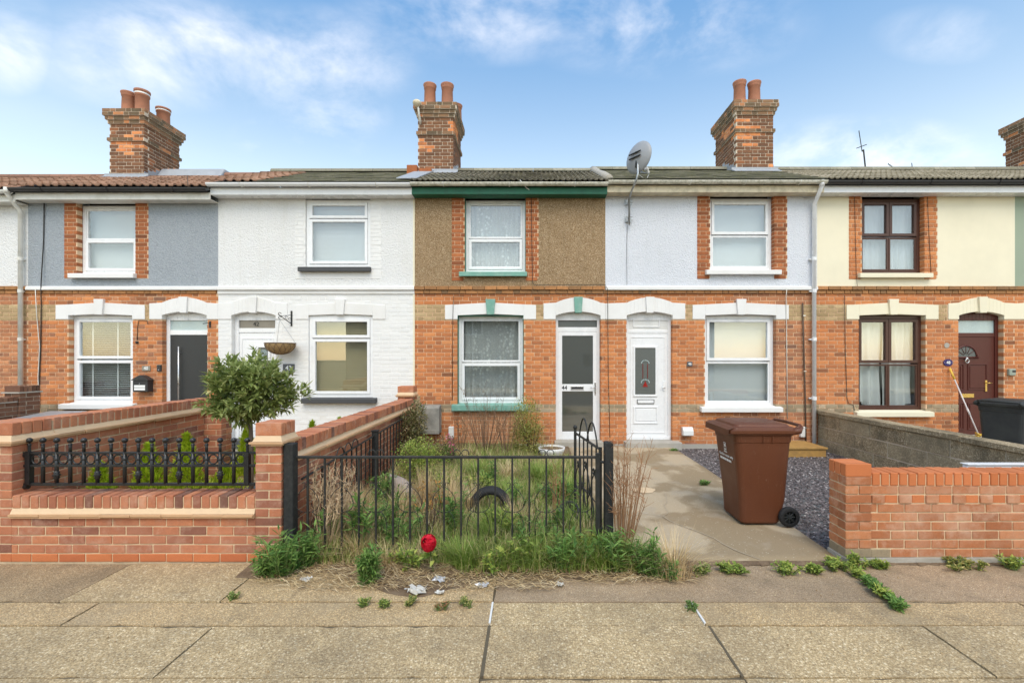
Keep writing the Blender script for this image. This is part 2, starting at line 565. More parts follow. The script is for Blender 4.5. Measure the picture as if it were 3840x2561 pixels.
MT['leaf_bay'] = leaf_mat('bay_leaf', [(0, (.12, .17, .045)), (.4, (.27, .34, .10)), (.8, (.44, .49, .18)), (1, (.66, .64, .30))], .38, .36, .5)
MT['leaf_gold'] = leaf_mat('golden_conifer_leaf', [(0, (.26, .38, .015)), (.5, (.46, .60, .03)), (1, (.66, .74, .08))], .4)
MT['leaf_grass'] = leaf_mat('grass_blade', [(0, (.13, .21, .045)), (.4, (.25, .36, .07)), (.72, (.44, .52, .14)), (.86, (.58, .48, .22)), (1, (.78, .64, .37))], .35)
MT['leaf_weed'] = leaf_mat('weed_leaf', [(0, (.08, .17, .04)), (.5, (.17, .31, .07)), (1, (.33, .48, .13))], .38)
MT['leaf_lime'] = leaf_mat('pale_green_leaf', [(0, (.16, .25, .04)), (.5, (.30, .40, .08)), (1, (.56, .58, .14))], .35)
MT['leaf_shrub'] = leaf_mat('olive_shrub_leaf', [(0, (.15, .18, .04)), (.5, (.34, .36, .09)), (.85, (.52, .48, .15)), (1, (.66, .54, .23))], .35)
MT['leaf_dead'] = leaf_mat('withered_leaf', [(0, (.10, .065, .035)), (.5, (.22, .15, .07)), (1, (.40, .30, .16))], .2)
MT['leaf_ivy'] = leaf_mat('withered_climber_leaf', [(0, (.05, .06, .02)), (.4, (.13, .14, .04)), (.75, (.30, .25, .11)), (1, (.48, .40, .24))], .2)
MT['leaf_rust'] = leaf_mat('rusty_seed_head', [(0, (.24, .11, .05)), (.6, (.42, .20, .09)), (1, (.60, .36, .18))], .25)
MT['leaf_orange'] = leaf_mat('orange_withered_leaf', [(0, (.42, .18, .04)), (1, (.62, .36, .10))], .25)
MT['petal_red'] = leaf_mat('red_petal', [(0, (.55, .008, .025)), (1, (.75, .02, .05))], .25)
MT['petal_pink'] = leaf_mat('pink_petal', [(0, (.45, .09, .15)), (1, (.72, .30, .36))], .25)
MT['stem_brown'] = plain('brown_stem', (.17, .11, .07), .9, .3, 20)
MT['stem_rust'] = plain('rusty_stem', (.34, .18, .09), .9, .3, 20)
MT['stem_green'] = plain('green_stem', (.12, .17, .05), .8, .3, 20)
MT['bark'] = plain('grey_brown_bark', (.16, .125, .09), .95, .35, 30, .5, 80)


def rough_render(name, c, c2, scale=46, strength=.9, speck=None, dirt=(.4, .39, .35), damt=.15):
    t = NT(name)
    n1 = t.noise(scale, 3, .6, dist=.6)
    v = t.voro(scale * 1.5, 'SMOOTH_F1')
    col = t.mix(t.ramp(n1, [(.3, 0.0), (.7, 1.0)]), c, c2)
    if speck:
        vc = t.voro(120, 'F1', out=1)
        s = t.n.new('ShaderNodeSeparateColor')
        t.l.new(vc, s.inputs[0])
        col = t.mix(.8, col, t.ramp(s.outputs[0], speck))
    big = t.ramp(t.noise(1.1, 5, .6), [(.45, 0.0), (.75, 1.0)])
    col = t.mix(t.math('MULTIPLY', big, damt), col, dirt)
    run = t.noise(7, 5, .65, vec=t.scaled(1, 1, .07))
    col = t.mix(t.math('MULTIPLY', t.ramp(run, [(.52, 0.0), (.72, 1.0)]), damt * 1.3), col, dirt)
    t.bump(t.math('ADD', n1, t.math('MULTIPLY', v, -.6)), strength, .02)
    return t.done(col, .92, 0, .2)


MT['render_grey'] = rough_render('grey_roughcast', (.30, .335, .37), (.40, .435, .47), 40, .9, dirt=(.28, .30, .32))
MT['render_white'] = rough_render('white_roughcast', (.72, .725, .72), (.79, .79, .785), 34, .8, dirt=(.66, .65, .61), damt=.3)
MT['render_blue_white'] = rough_render('blue_white_roughcast', (.66, .69, .75), (.75, .77, .82), 42, .9, dirt=(.55, .57, .6), damt=.2)
MT['render_tan'] = rough_render('tan_pebbledash', (.26, .175, .085), (.38, .26, .13), 90, 1.0,
                                speck=[(0, (.19, .12, .065)), (.35, (.37, .245, .135)), (.75, (.54, .375, .22)), (.92, (.71, .54, .35)), (1, (.86, .73, .54))], dirt=(.2, .14, .07), damt=.25)
MT['render_pebble'] = rough_render('grey_pebbledash', (.34, .32, .28), (.46, .43, .38), 60, .9)


def aggregate(name, stops, scale, base, bamt=.5, dirt=(.15, .115, .075), wash=None, strength=.6, patch=.9):
    """exposed aggregate concrete: rounded pebbles of mixed colour set in mortar"""
    t = NT(name)
    vc = t.voro(scale, 'F1', out=1)
    vd = t.voro(scale, 'F1')
    s = t.n.new('ShaderNodeSeparateColor')
    t.l.new(vc, s.inputs[0])
    peb = t.ramp(s.outputs[0], stops)
    edge = t.ramp(vd, [(.28, 0.0), (.62, 1.0)])
    col = t.mix(edge, peb, base)
    vs = t.voro(scale * 2.7, 'F1', out=1)
    s2 = t.n.new('ShaderNodeSeparateColor')
    t.l.new(vs, s2.inputs[0])
    col = t.mix(.42, col, t.ramp(s2.outputs[1], stops))
    big = t.noise(1.4, 7, .66)
    col = t.mix(t.math('MULTIPLY', t.ramp(big, [(.42, 0.0), (.68, 1.0)]), bamt), col, dirt)
    st = t.noise(3.1, 6, .7, dist=.4)
    col = t.mix(t.math('MULTIPLY', t.ramp(st, [(.55, 0.0), (.63, 1.0)]), .3), col, dirt)
    gum = t.voro(5.5, 'F1')
    col = t.mix(t.math('MULTIPLY', t.ramp(gum, [(.035, 1.0), (.05, 0.0)]), .45), col, (.13, .11, .085))
    if wash:
        w2 = t.noise(2.3, 5, .6, vec=t.scaled(1, 1, 1))
        col = t.mix(t.math('MULTIPLY', t.ramp(w2, [(.5, 0.0), (.66, 1.0)]), patch), col, wash)
    t.bump(t.math('ADD', t.math('MULTIPLY', vd, -1.0), t.math('MULTIPLY', t.noise(300, 2), .3)), strength, .006)
    return t.done(col, .9, 0, .25)


PEB = [(0, (.17, .118, .064)), (.25, (.40, .282, .148)), (.55, (.59, .43, .23)), (.82, (.80, .615, .36)), (1, (.94, .81, .57))]
MT['slab'] = aggregate('exposed_aggregate_slab', PEB, 68, (.37, .265, .138))
MT['slab_tan'] = aggregate('sandy_aggregate_slab', [(p, (c[0] * 1.05, c[1] * .98, c[2] * .9)) for p, c in PEB], 90, (.30, .225, .13), .35, wash=(.35, .27, .17), patch=.5)
MT['slab_brown'] = aggregate('brown_smooth_concrete', [(p, (c[0] * .82, c[1] * .78, c[2] * .82)) for p, c in PEB], 130, (.26, .19, .13), .5, strength=.3)
MT['slab_dark'] = aggregate('dark_tamped_concrete', [(p, (c[0] * .78, c[1] * .74, c[2] * .72)) for p, c in PEB], 110, (.21, .155, .095), .6, strength=.4)


def path_mat():
    t = NT('patchy_path_concrete')
    base = t.mix(t.noise(90, 4, .7), (.36, .285, .19), (.55, .44, .30))
    big = t.noise(1.15, 5, .5, dist=.15)
    col = t.mix(t.ramp(big, [(.475, 0.0), (.525, 1.0)]), base, t.mix(t.noise(120, 3), (.23, .17, .10), (.38, .29, .18)))
    b2 = t.noise(2.6, 5, .6)
    col = t.mix(t.math('MULTIPLY', t.ramp(b2, [(.56, 0.0), (.66, 1.0)]), .6), col, (.40, .335, .25))
    sp = t.voro(110, 'F1', out=1)
    s = t.n.new('ShaderNodeSeparateColor')
    t.l.new(sp, s.inputs[0])
    col = t.mix(t.math('MULTIPLY', t.ramp(s.outputs[0], [(.985, 0.0), (.99, 1.0)]), .6), col, (.6, .54, .44))
    t.bump(t.noise(160, 4), .4, .006)
    return t.done(col, .92, 0, .25)


MT['path'] = path_mat()
MT['crack'] = plain('crack_filler', (.42, .34, .24), 1, .2, 20)
MT['joint_dark'] = plain('dark_joint', (.12, .095, .06), 1, .3, 20, .5, 60)
MT['joint_white'] = plain('white_joint_strip', (.74, .73, .70), .6, .05, 20)
MT['asphalt'] = aggregate('asphalt', [(0, (.03, .03, .03)), (.7, (.055, .054, .052)), (1, (.13, .12, .11))], 120, (.04, .04, .039), .3, dirt=(.07, .065, .06))
MT['kerb'] = plain('kerb_concrete', (.30, .28, .24), .95, .2, 12, .4, 90)
MT['ground'] = plain('rough_ground', (.16, .15, .09), 1, .3, 3)
MT['yard'] = plain('yard_concrete', (.30, .27, .22), .95, .25, 5, .4, 90, dirt=(.16, .14, .1), dscale=2, damt=.5)
MT['gravel'] = NT('golden_gravel')
t = MT['gravel']
MT['gravel'] = t.done(t.ramp(t.rnd(), [(0, (.24, .16, .08)), (.5, (.45, .32, .17)), (1, (.64, .52, .34))]), .9, 0, .25)
MT['slate_chip'] = NT('plum_slate_chip')
t = MT['slate_chip']
MT['slate_chip'] = t.done(t.ramp(t.rnd(), [(0, (.04, .032, .031)), (.5, (.105, .086, .084)), (.93, (.20, .17, .165)), (1, (.5, .45, .43))]), .55, 0, .4)
MT['slate_edge'] = plain('dark_slate_edging', (.12, .125, .125), .7, .2, 8, .2, 40)


def block_mat():
    t = NT('weathered_concrete_block')
    vc = t.voro(85, 'F1', out=1)
    s = t.n.new('ShaderNodeSeparateColor')
    t.l.new(vc, s.inputs[0])
    col = t.ramp(s.outputs[0], [(0, (.20, .15, .09)), (.55, (.36, .28, .175)), (.9, (.50, .40, .26)), (1, (.72, .62, .46))])
    n = t.ramp(t.noise(3.4, 6, .62), [(.46, 0.0), (.66, 1.0)])
    col = t.mix(t.math('MULTIPLY', n, .7), col, (.085, .072, .048))
    col = t.mix(t.math('MULTIPLY', t.ramp(t.rnd(), [(0, 0.0), (1, 1.0)]), .4), col, (.44, .37, .25))
    t.bump(t.math('ADD', t.noise(30, 4), t.math('MULTIPLY', s.outputs[0], .3)), .8, .012)
    return t.done(col, .95, 0, .15)


MT['block'] = block_mat()


def roof_tile_mat(name, stops, moss, mamt, speck=(.55, .52, .42), samt=.25):
    t = NT(name)
    col = t.ramp(t.rnd(), stops)
    col = t.mix(t.math('MULTIPLY', t.ramp(t.noise(13, 6, .7), [(.45, 0.0), (.62, 1.0)]), mamt), col, moss)
    col = t.mix(t.math('MULTIPLY', t.ramp(t.noise(48, 4, .7), [(.57, 0.0), (.66, 1.0)]), samt), col, speck)
    t.bump(t.noise(60, 4), .4, .008)
    return t.done(col, .92, 0, .2)


MT['tile_brown'] = roof_tile_mat('brown_roman_tile', [(0, (.19, .105, .07)), (.5, (.30, .165, .11)), (1, (.40, .23, .155))], (.13, .10, .06), .45, samt=.35)
MT['tile_grey'] = roof_tile_mat('grey_brown_tile', [(0, (.22, .19, .14)), (.5, (.32, .28, .21)), (1, (.42, .37, .29))], (.12, .115, .06), .5)
MT['tile_mottled'] = roof_tile_mat('mottled_dark_tile', [(0, (.075, .068, .055)), (.5, (.13, .115, .09)), (1, (.20, .175, .135))], (.17, .165, .085), .45, (.62, .60, .52), .55)
MT['slate_mossy'] = roof_tile_mat('mossy_slate', [(0, (.15, .15, .12)), (.5, (.23, .225, .18)), (1, (.33, .31, .25))], (.21, .21, .11), .6)
MT['ridge_brown'] = roof_tile_mat('brown_ridge_tile', [(0, (.23, .12, .085)), (1, (.33, .175, .12))], (.16, .12, .08), .4)
MT['ridge_grey'] = roof_tile_mat('grey_ridge_tile', [(0, (.22, .205, .16)), (1, (.34, .32, .25))], (.16, .16, .09), .5)


def glass_mat(name, tint=(.86, .9, .9), refl=1.0, rough=.0, base=.06):
    t = NT(name)
    t.n.remove(t.p)
    tr = t.n.new('ShaderNodeBsdfTransparent')
    tr.inputs[0].default_value = (*tint, 1)
    gl = t.n.new('ShaderNodeBsdfGlossy')
    gl.inputs['Roughness'].default_value = rough
    gl.inputs[0].default_value = (.9, .93, .95, 1)
    fr = t.n.new('ShaderNodeLayerWeight')
    fr.inputs[0].default_value = .5
    f = t.math('ADD', t.math('MULTIPLY', t.math('POWER', fr.outputs['Facing'], 3.0), refl * .6), base, True)
    mx = t.n.new('ShaderNodeMixShader')
    t.l.new(f, mx.inputs[0])
    t.l.new(tr.outputs[0], mx.inputs[1])
    t.l.new(gl.outputs[0], mx.inputs[2])
    t.l.new(mx.outputs[0], t.out.inputs[0])
    return t.m


MT['glass'] = glass_mat('window_glass', (.93, .95, .95), 1.0, 0, .11)
MT['glass_dark'] = NT('dark_obscured_door_glass')
t = MT['glass_dark']
t.done(t.mix(t.noise(150, 2), (.055, .058, .05), (.09, .095, .082)), .3)
_g = t.n.new('ShaderNodeBsdfGlossy')
_g.inputs['Roughness'].default_value = .05
_m = t.n.new('ShaderNodeMixShader')
_m.inputs[0].default_value = .2
t.l.new(t.p.outputs[0], _m.inputs[1])
t.l.new(_g.outputs[0], _m.inputs[2])
t.l.new(_m.outputs[0], t.out.inputs[0])
MT['glass_dark'] = t.m
MT['glass_obscure'] = plain('obscured_glass', (.11, .12, .11), .22, .3, 160, .4, 220, spec=.6)
MT['glass_frost'] = plain('frosted_glass', (.42, .52, .52), .25, .08, 6, 0, 50, spec=.6)


def lace_mat():
    t = NT('white_lace')
    v = t.voro(17, 'F1', vec=t.scaled(1, 0.02, .8))
    v2 = t.voro(52, 'DISTANCE_TO_EDGE', vec=t.scaled(1, .02, 1))
    col_ = t.ramp(t.noise(4.5, 2, .5, vec=t.scaled(1, .02, .12)), [(.42, 0.0), (.58, 1.0)])
    fl = t.math('MULTIPLY', t.ramp(v, [(.30, 1.0), (.45, 0.0)]), col_)
    fl = t.math('MAXIMUM', fl, t.ramp(v2, [(.04, .5), (.12, 0.0)]))
    a = t.math('ADD', t.math('MULTIPLY', fl, .42), .48, True)
    t.done((.78, .79, .76), .9, 0, .1)
    tr = t.n.new('ShaderNodeBsdfTransparent')
    mx = t.n.new('ShaderNodeMixShader')
    t.l.new(a, mx.inputs[0])
    t.l.new(tr.outputs[0], mx.inputs[1])
    t.l.new(t.p.outputs[0], mx.inputs[2])
    t.l.new(mx.outputs[0], t.out.inputs[0])
    return t.m


MT['lace'] = lace_mat()


def bin_mat():
    t = NT('brown_bin_plastic')
    col = t.mix(t.noise(200, 3), (.085, .025, .010), (.165, .054, .022))
    col = t.mix(t.math('MULTIPLY', t.ramp(t.noise(2.2, 5, .6, vec=t.scaled(1, 1, .35)), [(.45, 0.0), (.7, 1.0)]), .5), col, (.07, .024, .011))
    sc = t.ramp(t.noise(18, 3, .8, vec=t.scaled(3, 3, .3), dist=1.5), [(.66, 0.0), (.7, 1.0)])
    col = t.mix(t.math('MULTIPLY', sc, .5), col, (.30, .19, .13))
    t.bump(t.noise(260, 2), .12, .004)
    return t.done(col, t.ramp(t.noise(3), [(.3, .42), (.7, .58)]), 0, .4)


MT['bin_brown'] = bin_mat()
# ------------------------------------------------------------------ bricks
_bm = {}


def bevel_box_geo(L, H, D, b, j, rng):
    """box with all edges chamfered: front at local y=0, back at y=D; 44 triangles"""
    vs, idx = [], {}
    for sx in (-1, 1):
        for sy in (0, 1):
            for sz in (-1, 1):
                c = (sx * L / 2, sy * D, sz * H / 2)
                ins = (-sx * b, b if sy == 0 else -b, -sz * b)
                for a in range(3):
                    p = [c[k] + (0 if k == a else ins[k]) + rng.uniform(-j, j) for k in range(3)]
                    idx[(sx, sy, sz, a)] = len(vs)
                    vs.append(tuple(p))
    fs = []
    for s in (-1, 1):
        q = [idx[(s, 0, -1, 0)], idx[(s, 1, -1, 0)], idx[(s, 1, 1, 0)], idx[(s, 0, 1, 0)]]
        fs.append(q if s > 0 else q[::-1])
        q = [idx[(-1, (s + 1) // 2, -1, 1)], idx[(1, (s + 1) // 2, -1, 1)], idx[(1, (s + 1) // 2, 1, 1)], idx[(-1, (s + 1) // 2, 1, 1)]]
        fs.append(q if s < 0 else q[::-1])
        q = [idx[(-1, 0, s, 2)], idx[(1, 0, s, 2)], idx[(1, 1, s, 2)], idx[(-1, 1, s, 2)]]
        fs.append(q if s > 0 else q[::-1])
    for s in (-1, 1):
        for u in (-1, 1):
            y = (u + 1) // 2
            fs.append([idx[(s, y, -1, 0)], idx[(s, y, 1, 0)], idx[(s, y, 1, 1)], idx[(s, y, -1, 1)]])
            fs.append([idx[(s, 0, u, 0)], idx[(s, 1, u, 0)], idx[(s, 1, u, 2)], idx[(s, 0, u, 2)]])
            fs.append([idx[(-1, (s + 1) // 2, u, 1)], idx[(1, (s + 1) // 2, u, 1)], idx[(1, (s + 1) // 2, u, 2)], idx[(-1, (s + 1) // 2, u, 2)]])
    for sx in (-1, 1):
        for sy in (0, 1):
            for sz in (-1, 1):
                fs.append([idx[(sx, sy, sz, a)] for a in range(3)])
    return vs, fs


def brick_mesh(L, H, D, mat, var, b=.004, j=.0012):
    key = (round(L / .004), round(H / .003), round(D / .01), mat.name, var)
    if key not in _bm:
        rng = random.Random(hash((key[0], key[1], key[2], var)) & 0xffff)
        vs, fs = bevel_box_geo(key[0] * .004, key[1] * .003, D, b, j, rng)
        me = bpy.data.meshes.new('brick')
        me.from_pydata(vs, [], fs)
        me.materials.append(mat)
        me.validate()
        _bm[key] = me
    return _bm[key]


def minus(iv, a, b):
    out = []
    for (p, q) in iv:
        if b <= p or a >= q:
            out.append((p, q))
        else:
            if a > p:
                out.append((p, a))
            if b < q:
                out.append((b, q))
    return out


def panel(O, rot, W, z0, z1, matf, holes=(), course=.075, bond='stretcher', D=.10, joint=.010, jy=.0018, u0=0.0, phase=0.0, rng=random):
    """brick records for a wall face; O is the face corner at u=0, N = (sin rot, -cos rot)"""
    recs = []
    U = (cos(rot), sin(rot))
    N = (sin(rot), -cos(rot))
    n = int(round((z1 - z0) / course))
    for i in range(n):
        zc = z0 + (i + .5) * course
        iv = [(u0, W)]
        for h in holes:
            if h[2] < zc < h[3]:
                iv = minus(iv, h[0], h[1])
        cuts = []
        if bond == 'flemish':
            seq = [.225, .1125]
            p = -(0.16875 if i % 2 else 0) - phase
            k = 0
            while p < W:
                cuts.append((p, p + seq[k % 2]))
                p += seq[k % 2]
                k += 1
        else:
            p = -(.1125 if i % 2 else 0) - phase
            while p < W:
                cuts.append((p, p + .225))
                p += .225
        for (a, b) in cuts:
            for (p, q) in iv:
                s, e = max(a, p), min(b, q)
                if e - s < .035:
                    continue
                # joints only where the brick meets another brick
                s2 = s + (joint / 2 if s > p + .001 else 0)
                e2 = e - (joint / 2 if e < q - .001 else 0)
                uc = (s2 + e2) / 2
                dy = rng.uniform(-jy, jy)
                recs.append(((O[0] + U[0] * uc + N[0] * dy, O[1] + U[1] * uc + N[1] * dy, zc + rng.uniform(-.0012, .0012)), rot,
                             e2 - s2, course - joint, D, matf(zc, uc), min(1, max(0, rng.gauss(.54, .22)))))
    return recs


def emit(recs, parent, name='brick', limit=300, stuff='brickwork'):
    """the largest pieces become objects of their own, what is past the limit one joined part"""
    recs = sorted(recs, key=lambda r: -(r[2] * r[3]) / max(1, r[0][1]) ** 2)
    pw = WM[parent.name].inverted()
    for k, (p, rot, L, H, D, mat, rn) in enumerate(recs[:limit]):
        o = bpy.data.objects.new(name, brick_mesh(L, H, D, mat, k % 3))
        COL.objects.link(o)
        o.location = p
        o.rotation_euler = (random.uniform(-.006, .006), random.uniform(-.006, .006), rot + random.uniform(-.006, .006))
        o.color = (rn, rn, rn, 1)
        o.parent = parent
        o.matrix_parent_inverse = pw
    bym = {}
    for r in recs[limit:]:
        bym.setdefault(r[5].name, []).append(r)
    for mname, rs in bym.items():
        mb = MB()
        for (p, rot, L, H, D, mat, rn) in rs:
            mb.c = rn
            vs, fs = bevel_box_geo(L, H, D, .004, .0012, random)
            c, s = cos(rot), sin(rot)
            mb.add([(p[0] + x * c - y * s, p[1] + x * s + y * c, p[2] + z) for x, y, z in vs], fs)
        mb.build(stuff, rs[0][5], parent, kind='stuff')


def slab_holes(x0, x1, z0, z1, y0, y1, holes):
    """wall slab with rectangular openings: faces front and back, reveals round each opening"""
    mb = MB()
    xs = sorted({x0, x1, *[min(max(h[k], x0), x1) for h in holes for k in (0, 1)]})
    zs = sorted({z0, z1, *[min(max(h[k], z0), z1) for h in holes for k in (2, 3)]})

    def solid(i, j):
        if i < 0 or j < 0 or i >= len(xs) - 1 or j >= len(zs) - 1:
            return False
        cx_, cz_ = (xs[i] + xs[i + 1]) / 2, (zs[j] + zs[j + 1]) / 2
        return not any(h[0] < cx_ < h[1] and h[2] < cz_ < h[3] for h in holes)

    for i in range(len(xs) - 1):
        for j in range(len(zs) - 1):
            if not solid(i, j):
                continue
            a, b, c, d = xs[i], xs[i + 1], zs[j], zs[j + 1]
            mb.add([(a, y0, c), (b, y0, c), (b, y0, d), (a, y0, d)], [(0, 1, 2, 3)])
            mb.add([(a, y1, c), (b, y1, c), (b, y1, d), (a, y1, d)], [(3, 2, 1, 0)])
            if not solid(i - 1, j):
                mb.add([(a, y0, c), (a, y0, d), (a, y1, d), (a, y1, c)], [(0, 1, 2, 3)])
            if not solid(i + 1, j):
                mb.add([(b, y0, c), (b, y0, d), (b, y1, d), (b, y1, c)], [(3, 2, 1, 0)])
            if not solid(i, j - 1):
                mb.add([(a, y0, c), (b, y0, c), (b, y1, c), (a, y1, c)], [(3, 2, 1, 0)])
            if not solid(i, j + 1):
                mb.add([(a, y0, d), (b, y0, d), (b, y1, d), (a, y1, d)], [(0, 1, 2, 3)])
    return mb


# ------------------------------------------------------------------ house pieces
ZB = 2.43            # springing line of the door and window heads
EAVE_Y, RIDGE_Y, PITCH = 8.25, 10.4, .484
ANG = atan(PITCH)


def window_head(house, u0, u1, mat, kmat, extl=.236, extr=.236, curved=False):
    c = (u0 + u1) / 2
    y0, y1 = YF - .012, YF + .115
    n = 12
    lo, hi = [], []
    if curved:
        xs = [u0 + (u1 - u0) * i / n for i in range(n + 1)]
        lo = [(x, ZB + .072 + .071 * (1 - ((x - c) / (u1 - c)) ** 2)) for x in xs]
        hi = [(x, ZB + .31 + .10 * (1 - ((x - c) / (u1 - c)) ** 2)) for x in xs]
        end = .297
    else:
        xs = [u0 + (u1 - u0) * i / 2 for i in range(3)]
        lo = [(x, ZB + .072 + .026 * (1 - abs((x - c) / (u1 - c)))) for x in xs]
        hi = [(x, ZB + .278 + .035 * (1 - abs((x - c) / (u1 - c)))) for x in xs]
        end = .266
    mb = MB()
    mb.strip(lo, hi, y0, y1)
    mb.prism([(u0 - extl, ZB), (u0, ZB), lo[0], hi[0], (u0 - extl, ZB + end)], y0, y1)
    mb.prism([lo[-1], (u1, ZB), (u1 + extr, ZB), (u1 + extr, ZB + end), hi[-1]], y0, y1)
    L = mb.build('lintel', mat, house, bevel=.004)
    kt, kb, wt, wb = (.416, .118, .082, .062) if curved else (.375, .082, .092, .066)
    k = MB().prism([(c - wb, ZB + kb), (c + wb, ZB + kb), (c + wt, ZB + kt), (c - wt, ZB + kt)], YF - .05, YF + .06)
    k.build('keystone', kmat, L, bevel=.005)
    return L


def sill(parent, x0, x1, zt, mat, h=.085, out=.09, back=.10):
    mb = MB()
    mb.prism_x([(YF - out, zt - h - .012), (YF + .02, zt - h), (YF + back, zt - h), (YF + back, zt + .012), (YF - out, zt - .012)], x0, x1)
    return mb.build('sill', mat, parent, bevel=.008)


def window(house, x0, x1, z0, z1, Y, mat, sashes, fr=.05, glass='glass'):
    """sashes: list of (x fractions, z fractions, framed?)"""
    w = MB().ring(x0, x1, z0, z1, fr, Y, Y + .07, fr).build('window', mat, house, bevel=.006)
    ix0, ix1, iz0, iz1 = x0 + fr, x1 - fr, z0 + fr, z1 - fr
    for (a, b, c, d, framed) in sashes:
        sx0, sx1 = ix0 + (ix1 - ix0) * a, ix0 + (ix1 - ix0) * b
        sz0, sz1 = iz0 + (iz1 - iz0) * c, iz0 + (iz1 - iz0) * d
        s = .055 if framed else .034
        yy = Y - .014 if framed else Y + .006
        f = MB().ring(sx0 + .002, sx1 - .002, sz0 + .002, sz1 - .002, s, yy, Y + .055, s).build('sash', mat, w, bevel=.006)
        MB().box(sx0 + s - .004, sx1 - s + .004, Y + .018, Y + .024, sz0 + s - .004, sz1 - s + .004).build('pane', MT[glass], f)
    return w


def transom(w, mat, x0, x1, z0, z1, Y):
    MB().box(x0, x1, Y - .004, Y + .06, z0, z1).build('transom', mat, w, bevel=.004)


def text_mesh(name, txt, size, loc, rot, mat, parent=None, depth=.002, align='CENTER', sx=1.0, bold=0.0):
    cu = bpy.data.curves.new('txt', 'FONT')
    cu.body = txt
    cu.size = size
    cu.extrude = depth
    cu.offset = bold
    cu.align_x = align
    cu.align_y = 'CENTER'
    tmp = bpy.data.objects.new('txt', cu)
    COL.objects.link(tmp)
    bpy.context.view_layer.update()
    me = bpy.data.meshes.new_from_object(tmp.evaluated_get(bpy.context.evaluated_depsgraph_get()))
    bpy.data.objects.remove(tmp)
    for v in me.vertices:
        v.co.x *= sx
    me.materials.clear()
    me.materials.append(mat)
    o = bpy.data.objects.new(name, me)
    link(o, parent, loc, rot)
    return o


_tiles = {}


def tile_mesh(kind, w, length, mat):
    key = (kind, round(w, 3), mat.name)
    if key in _tiles:
        return _tiles[key]
    if kind == 'roman':
        n, amp, waves = 16, .030, 2
    elif kind == 'roll':
        n, amp, waves = 15, .024, 3
    else:
        n, amp, waves = 2, .0, 1
    vs, fs = [], []
    th = .014 if kind != 'slate' else .007
    for j, y in enumerate((0, length)):
        for i in range(n + 1):
            x = w * i / n
            ph = (i / n * waves) % 1.0
            if kind == 'roman':
                z = amp * (max(0, sin(pi * min(1, ph / .52))) ** .8 if ph < .52 else 0)
            elif kind == 'roll':
                z = amp * max(0, sin(2 * pi * ph)) ** 1.0
            else:
                z = 0
            lift = th + .012 if j == 0 else 0.0
            vs.append((x * .992, y, z + lift))
    for i in range(n + 1):
        vs.append((vs[i][0], 0, vs[i][2] - th - .006))
    for i in range(n):
        fs.append((i, i + 1, n + 2 + i, n + 1 + i))
        fs.append((2 * n + 2 + i, 2 * n + 3 + i, i + 1, i))
    me = bpy.data.meshes.new('roof_tile')
    me.from_pydata(vs, [], fs)
    me.materials.append(mat)
    if kind != 'slate':
        me.polygons.foreach_set('use_smooth', [i % 2 == 0 for i in range(len(me.polygons))])
    _tiles[key] = me
    return me


def roof_z(ze, Y):
    return ze + PITCH * (Y - EAVE_Y)


def roof(house, x0, x1, ze, parts, ridge_mat, ridge_x=None):
    """parts: list of (xa, xb, kind, width, exposure, material); two slopes with a ridge, tiles on the street side"""
    zr = roof_z(ze, RIDGE_Y)
    back = 2 * RIDGE_Y - EAVE_Y
    mb = MB()
    mb.prism_x([(EAVE_Y + .06, ze - .05), (RIDGE_Y, zr - .07), (back, ze - .07), (back, ze - .01), (RIDGE_Y, zr - .012), (EAVE_Y + .06, ze + .004)], x0, x1)
    r = mb.build('roof', MT['slate_edge'], house)
    pw = WM[r.name].inverted()
    slope = (RIDGE_Y - EAVE_Y) / cos(ANG)
    for (xa, xb, kind, w, ex, mat) in parts:
        rows = int(slope / ex)
        cols = max(1, int(round((xb - xa) / w)))
        w2 = (xb - xa) / cols
        me = tile_mesh(kind, w2, ex * 1.25, mat)
        for i in range(rows):
            off = (i % 2) * .5 if kind == 'slate' else 0
            for k in range(cols + (1 if off else 0)):
                o = bpy.data.objects.new('tile', me)
                COL.objects.link(o)
                s = i * ex
                xx = xa + (k - off) * w2
                sc = 1.0
                if off and k == 0:
                    xx, sc = xa, .5
                if off and k == cols:
                    sc = .5
                o.location = (xx, EAVE_Y + s * cos(ANG) + random.uniform(-.006, .006), ze + s * sin(ANG) + random.uniform(-.003, .003))
                o.rotation_euler = (ANG + random.uniform(-.006, .006), random.uniform(-.006, .006), random.uniform(-.006, .006))
                o.scale = (sc, 1, 1)
                rn = min(1, max(0, random.gauss(.5, .25)))
                o.color = (rn, rn, rn, 1)
                o.parent = r
                o.matrix_parent_inverse = pw
    # ridge tiles
    xa, xb = ridge_x or (x0, x1)
    n = max(1, int(round((xb - xa) / .45)))
    l = (xb - xa) / n
    for k in range(n):
        m = MB()
        pr = [(RIDGE_Y + .13 * cos(a), zr - .025 + .10 * sin(a)) for a in [pi * i / 8 for i in range(9)]]
        m.prism_x(pr, xa + k * l, xa + (k + 1) * l - .006)
        m.c = random.random()
        m.r = [m.c] * len(m.f)
        m.build('ridge_tile', ridge_mat, r)
    return r


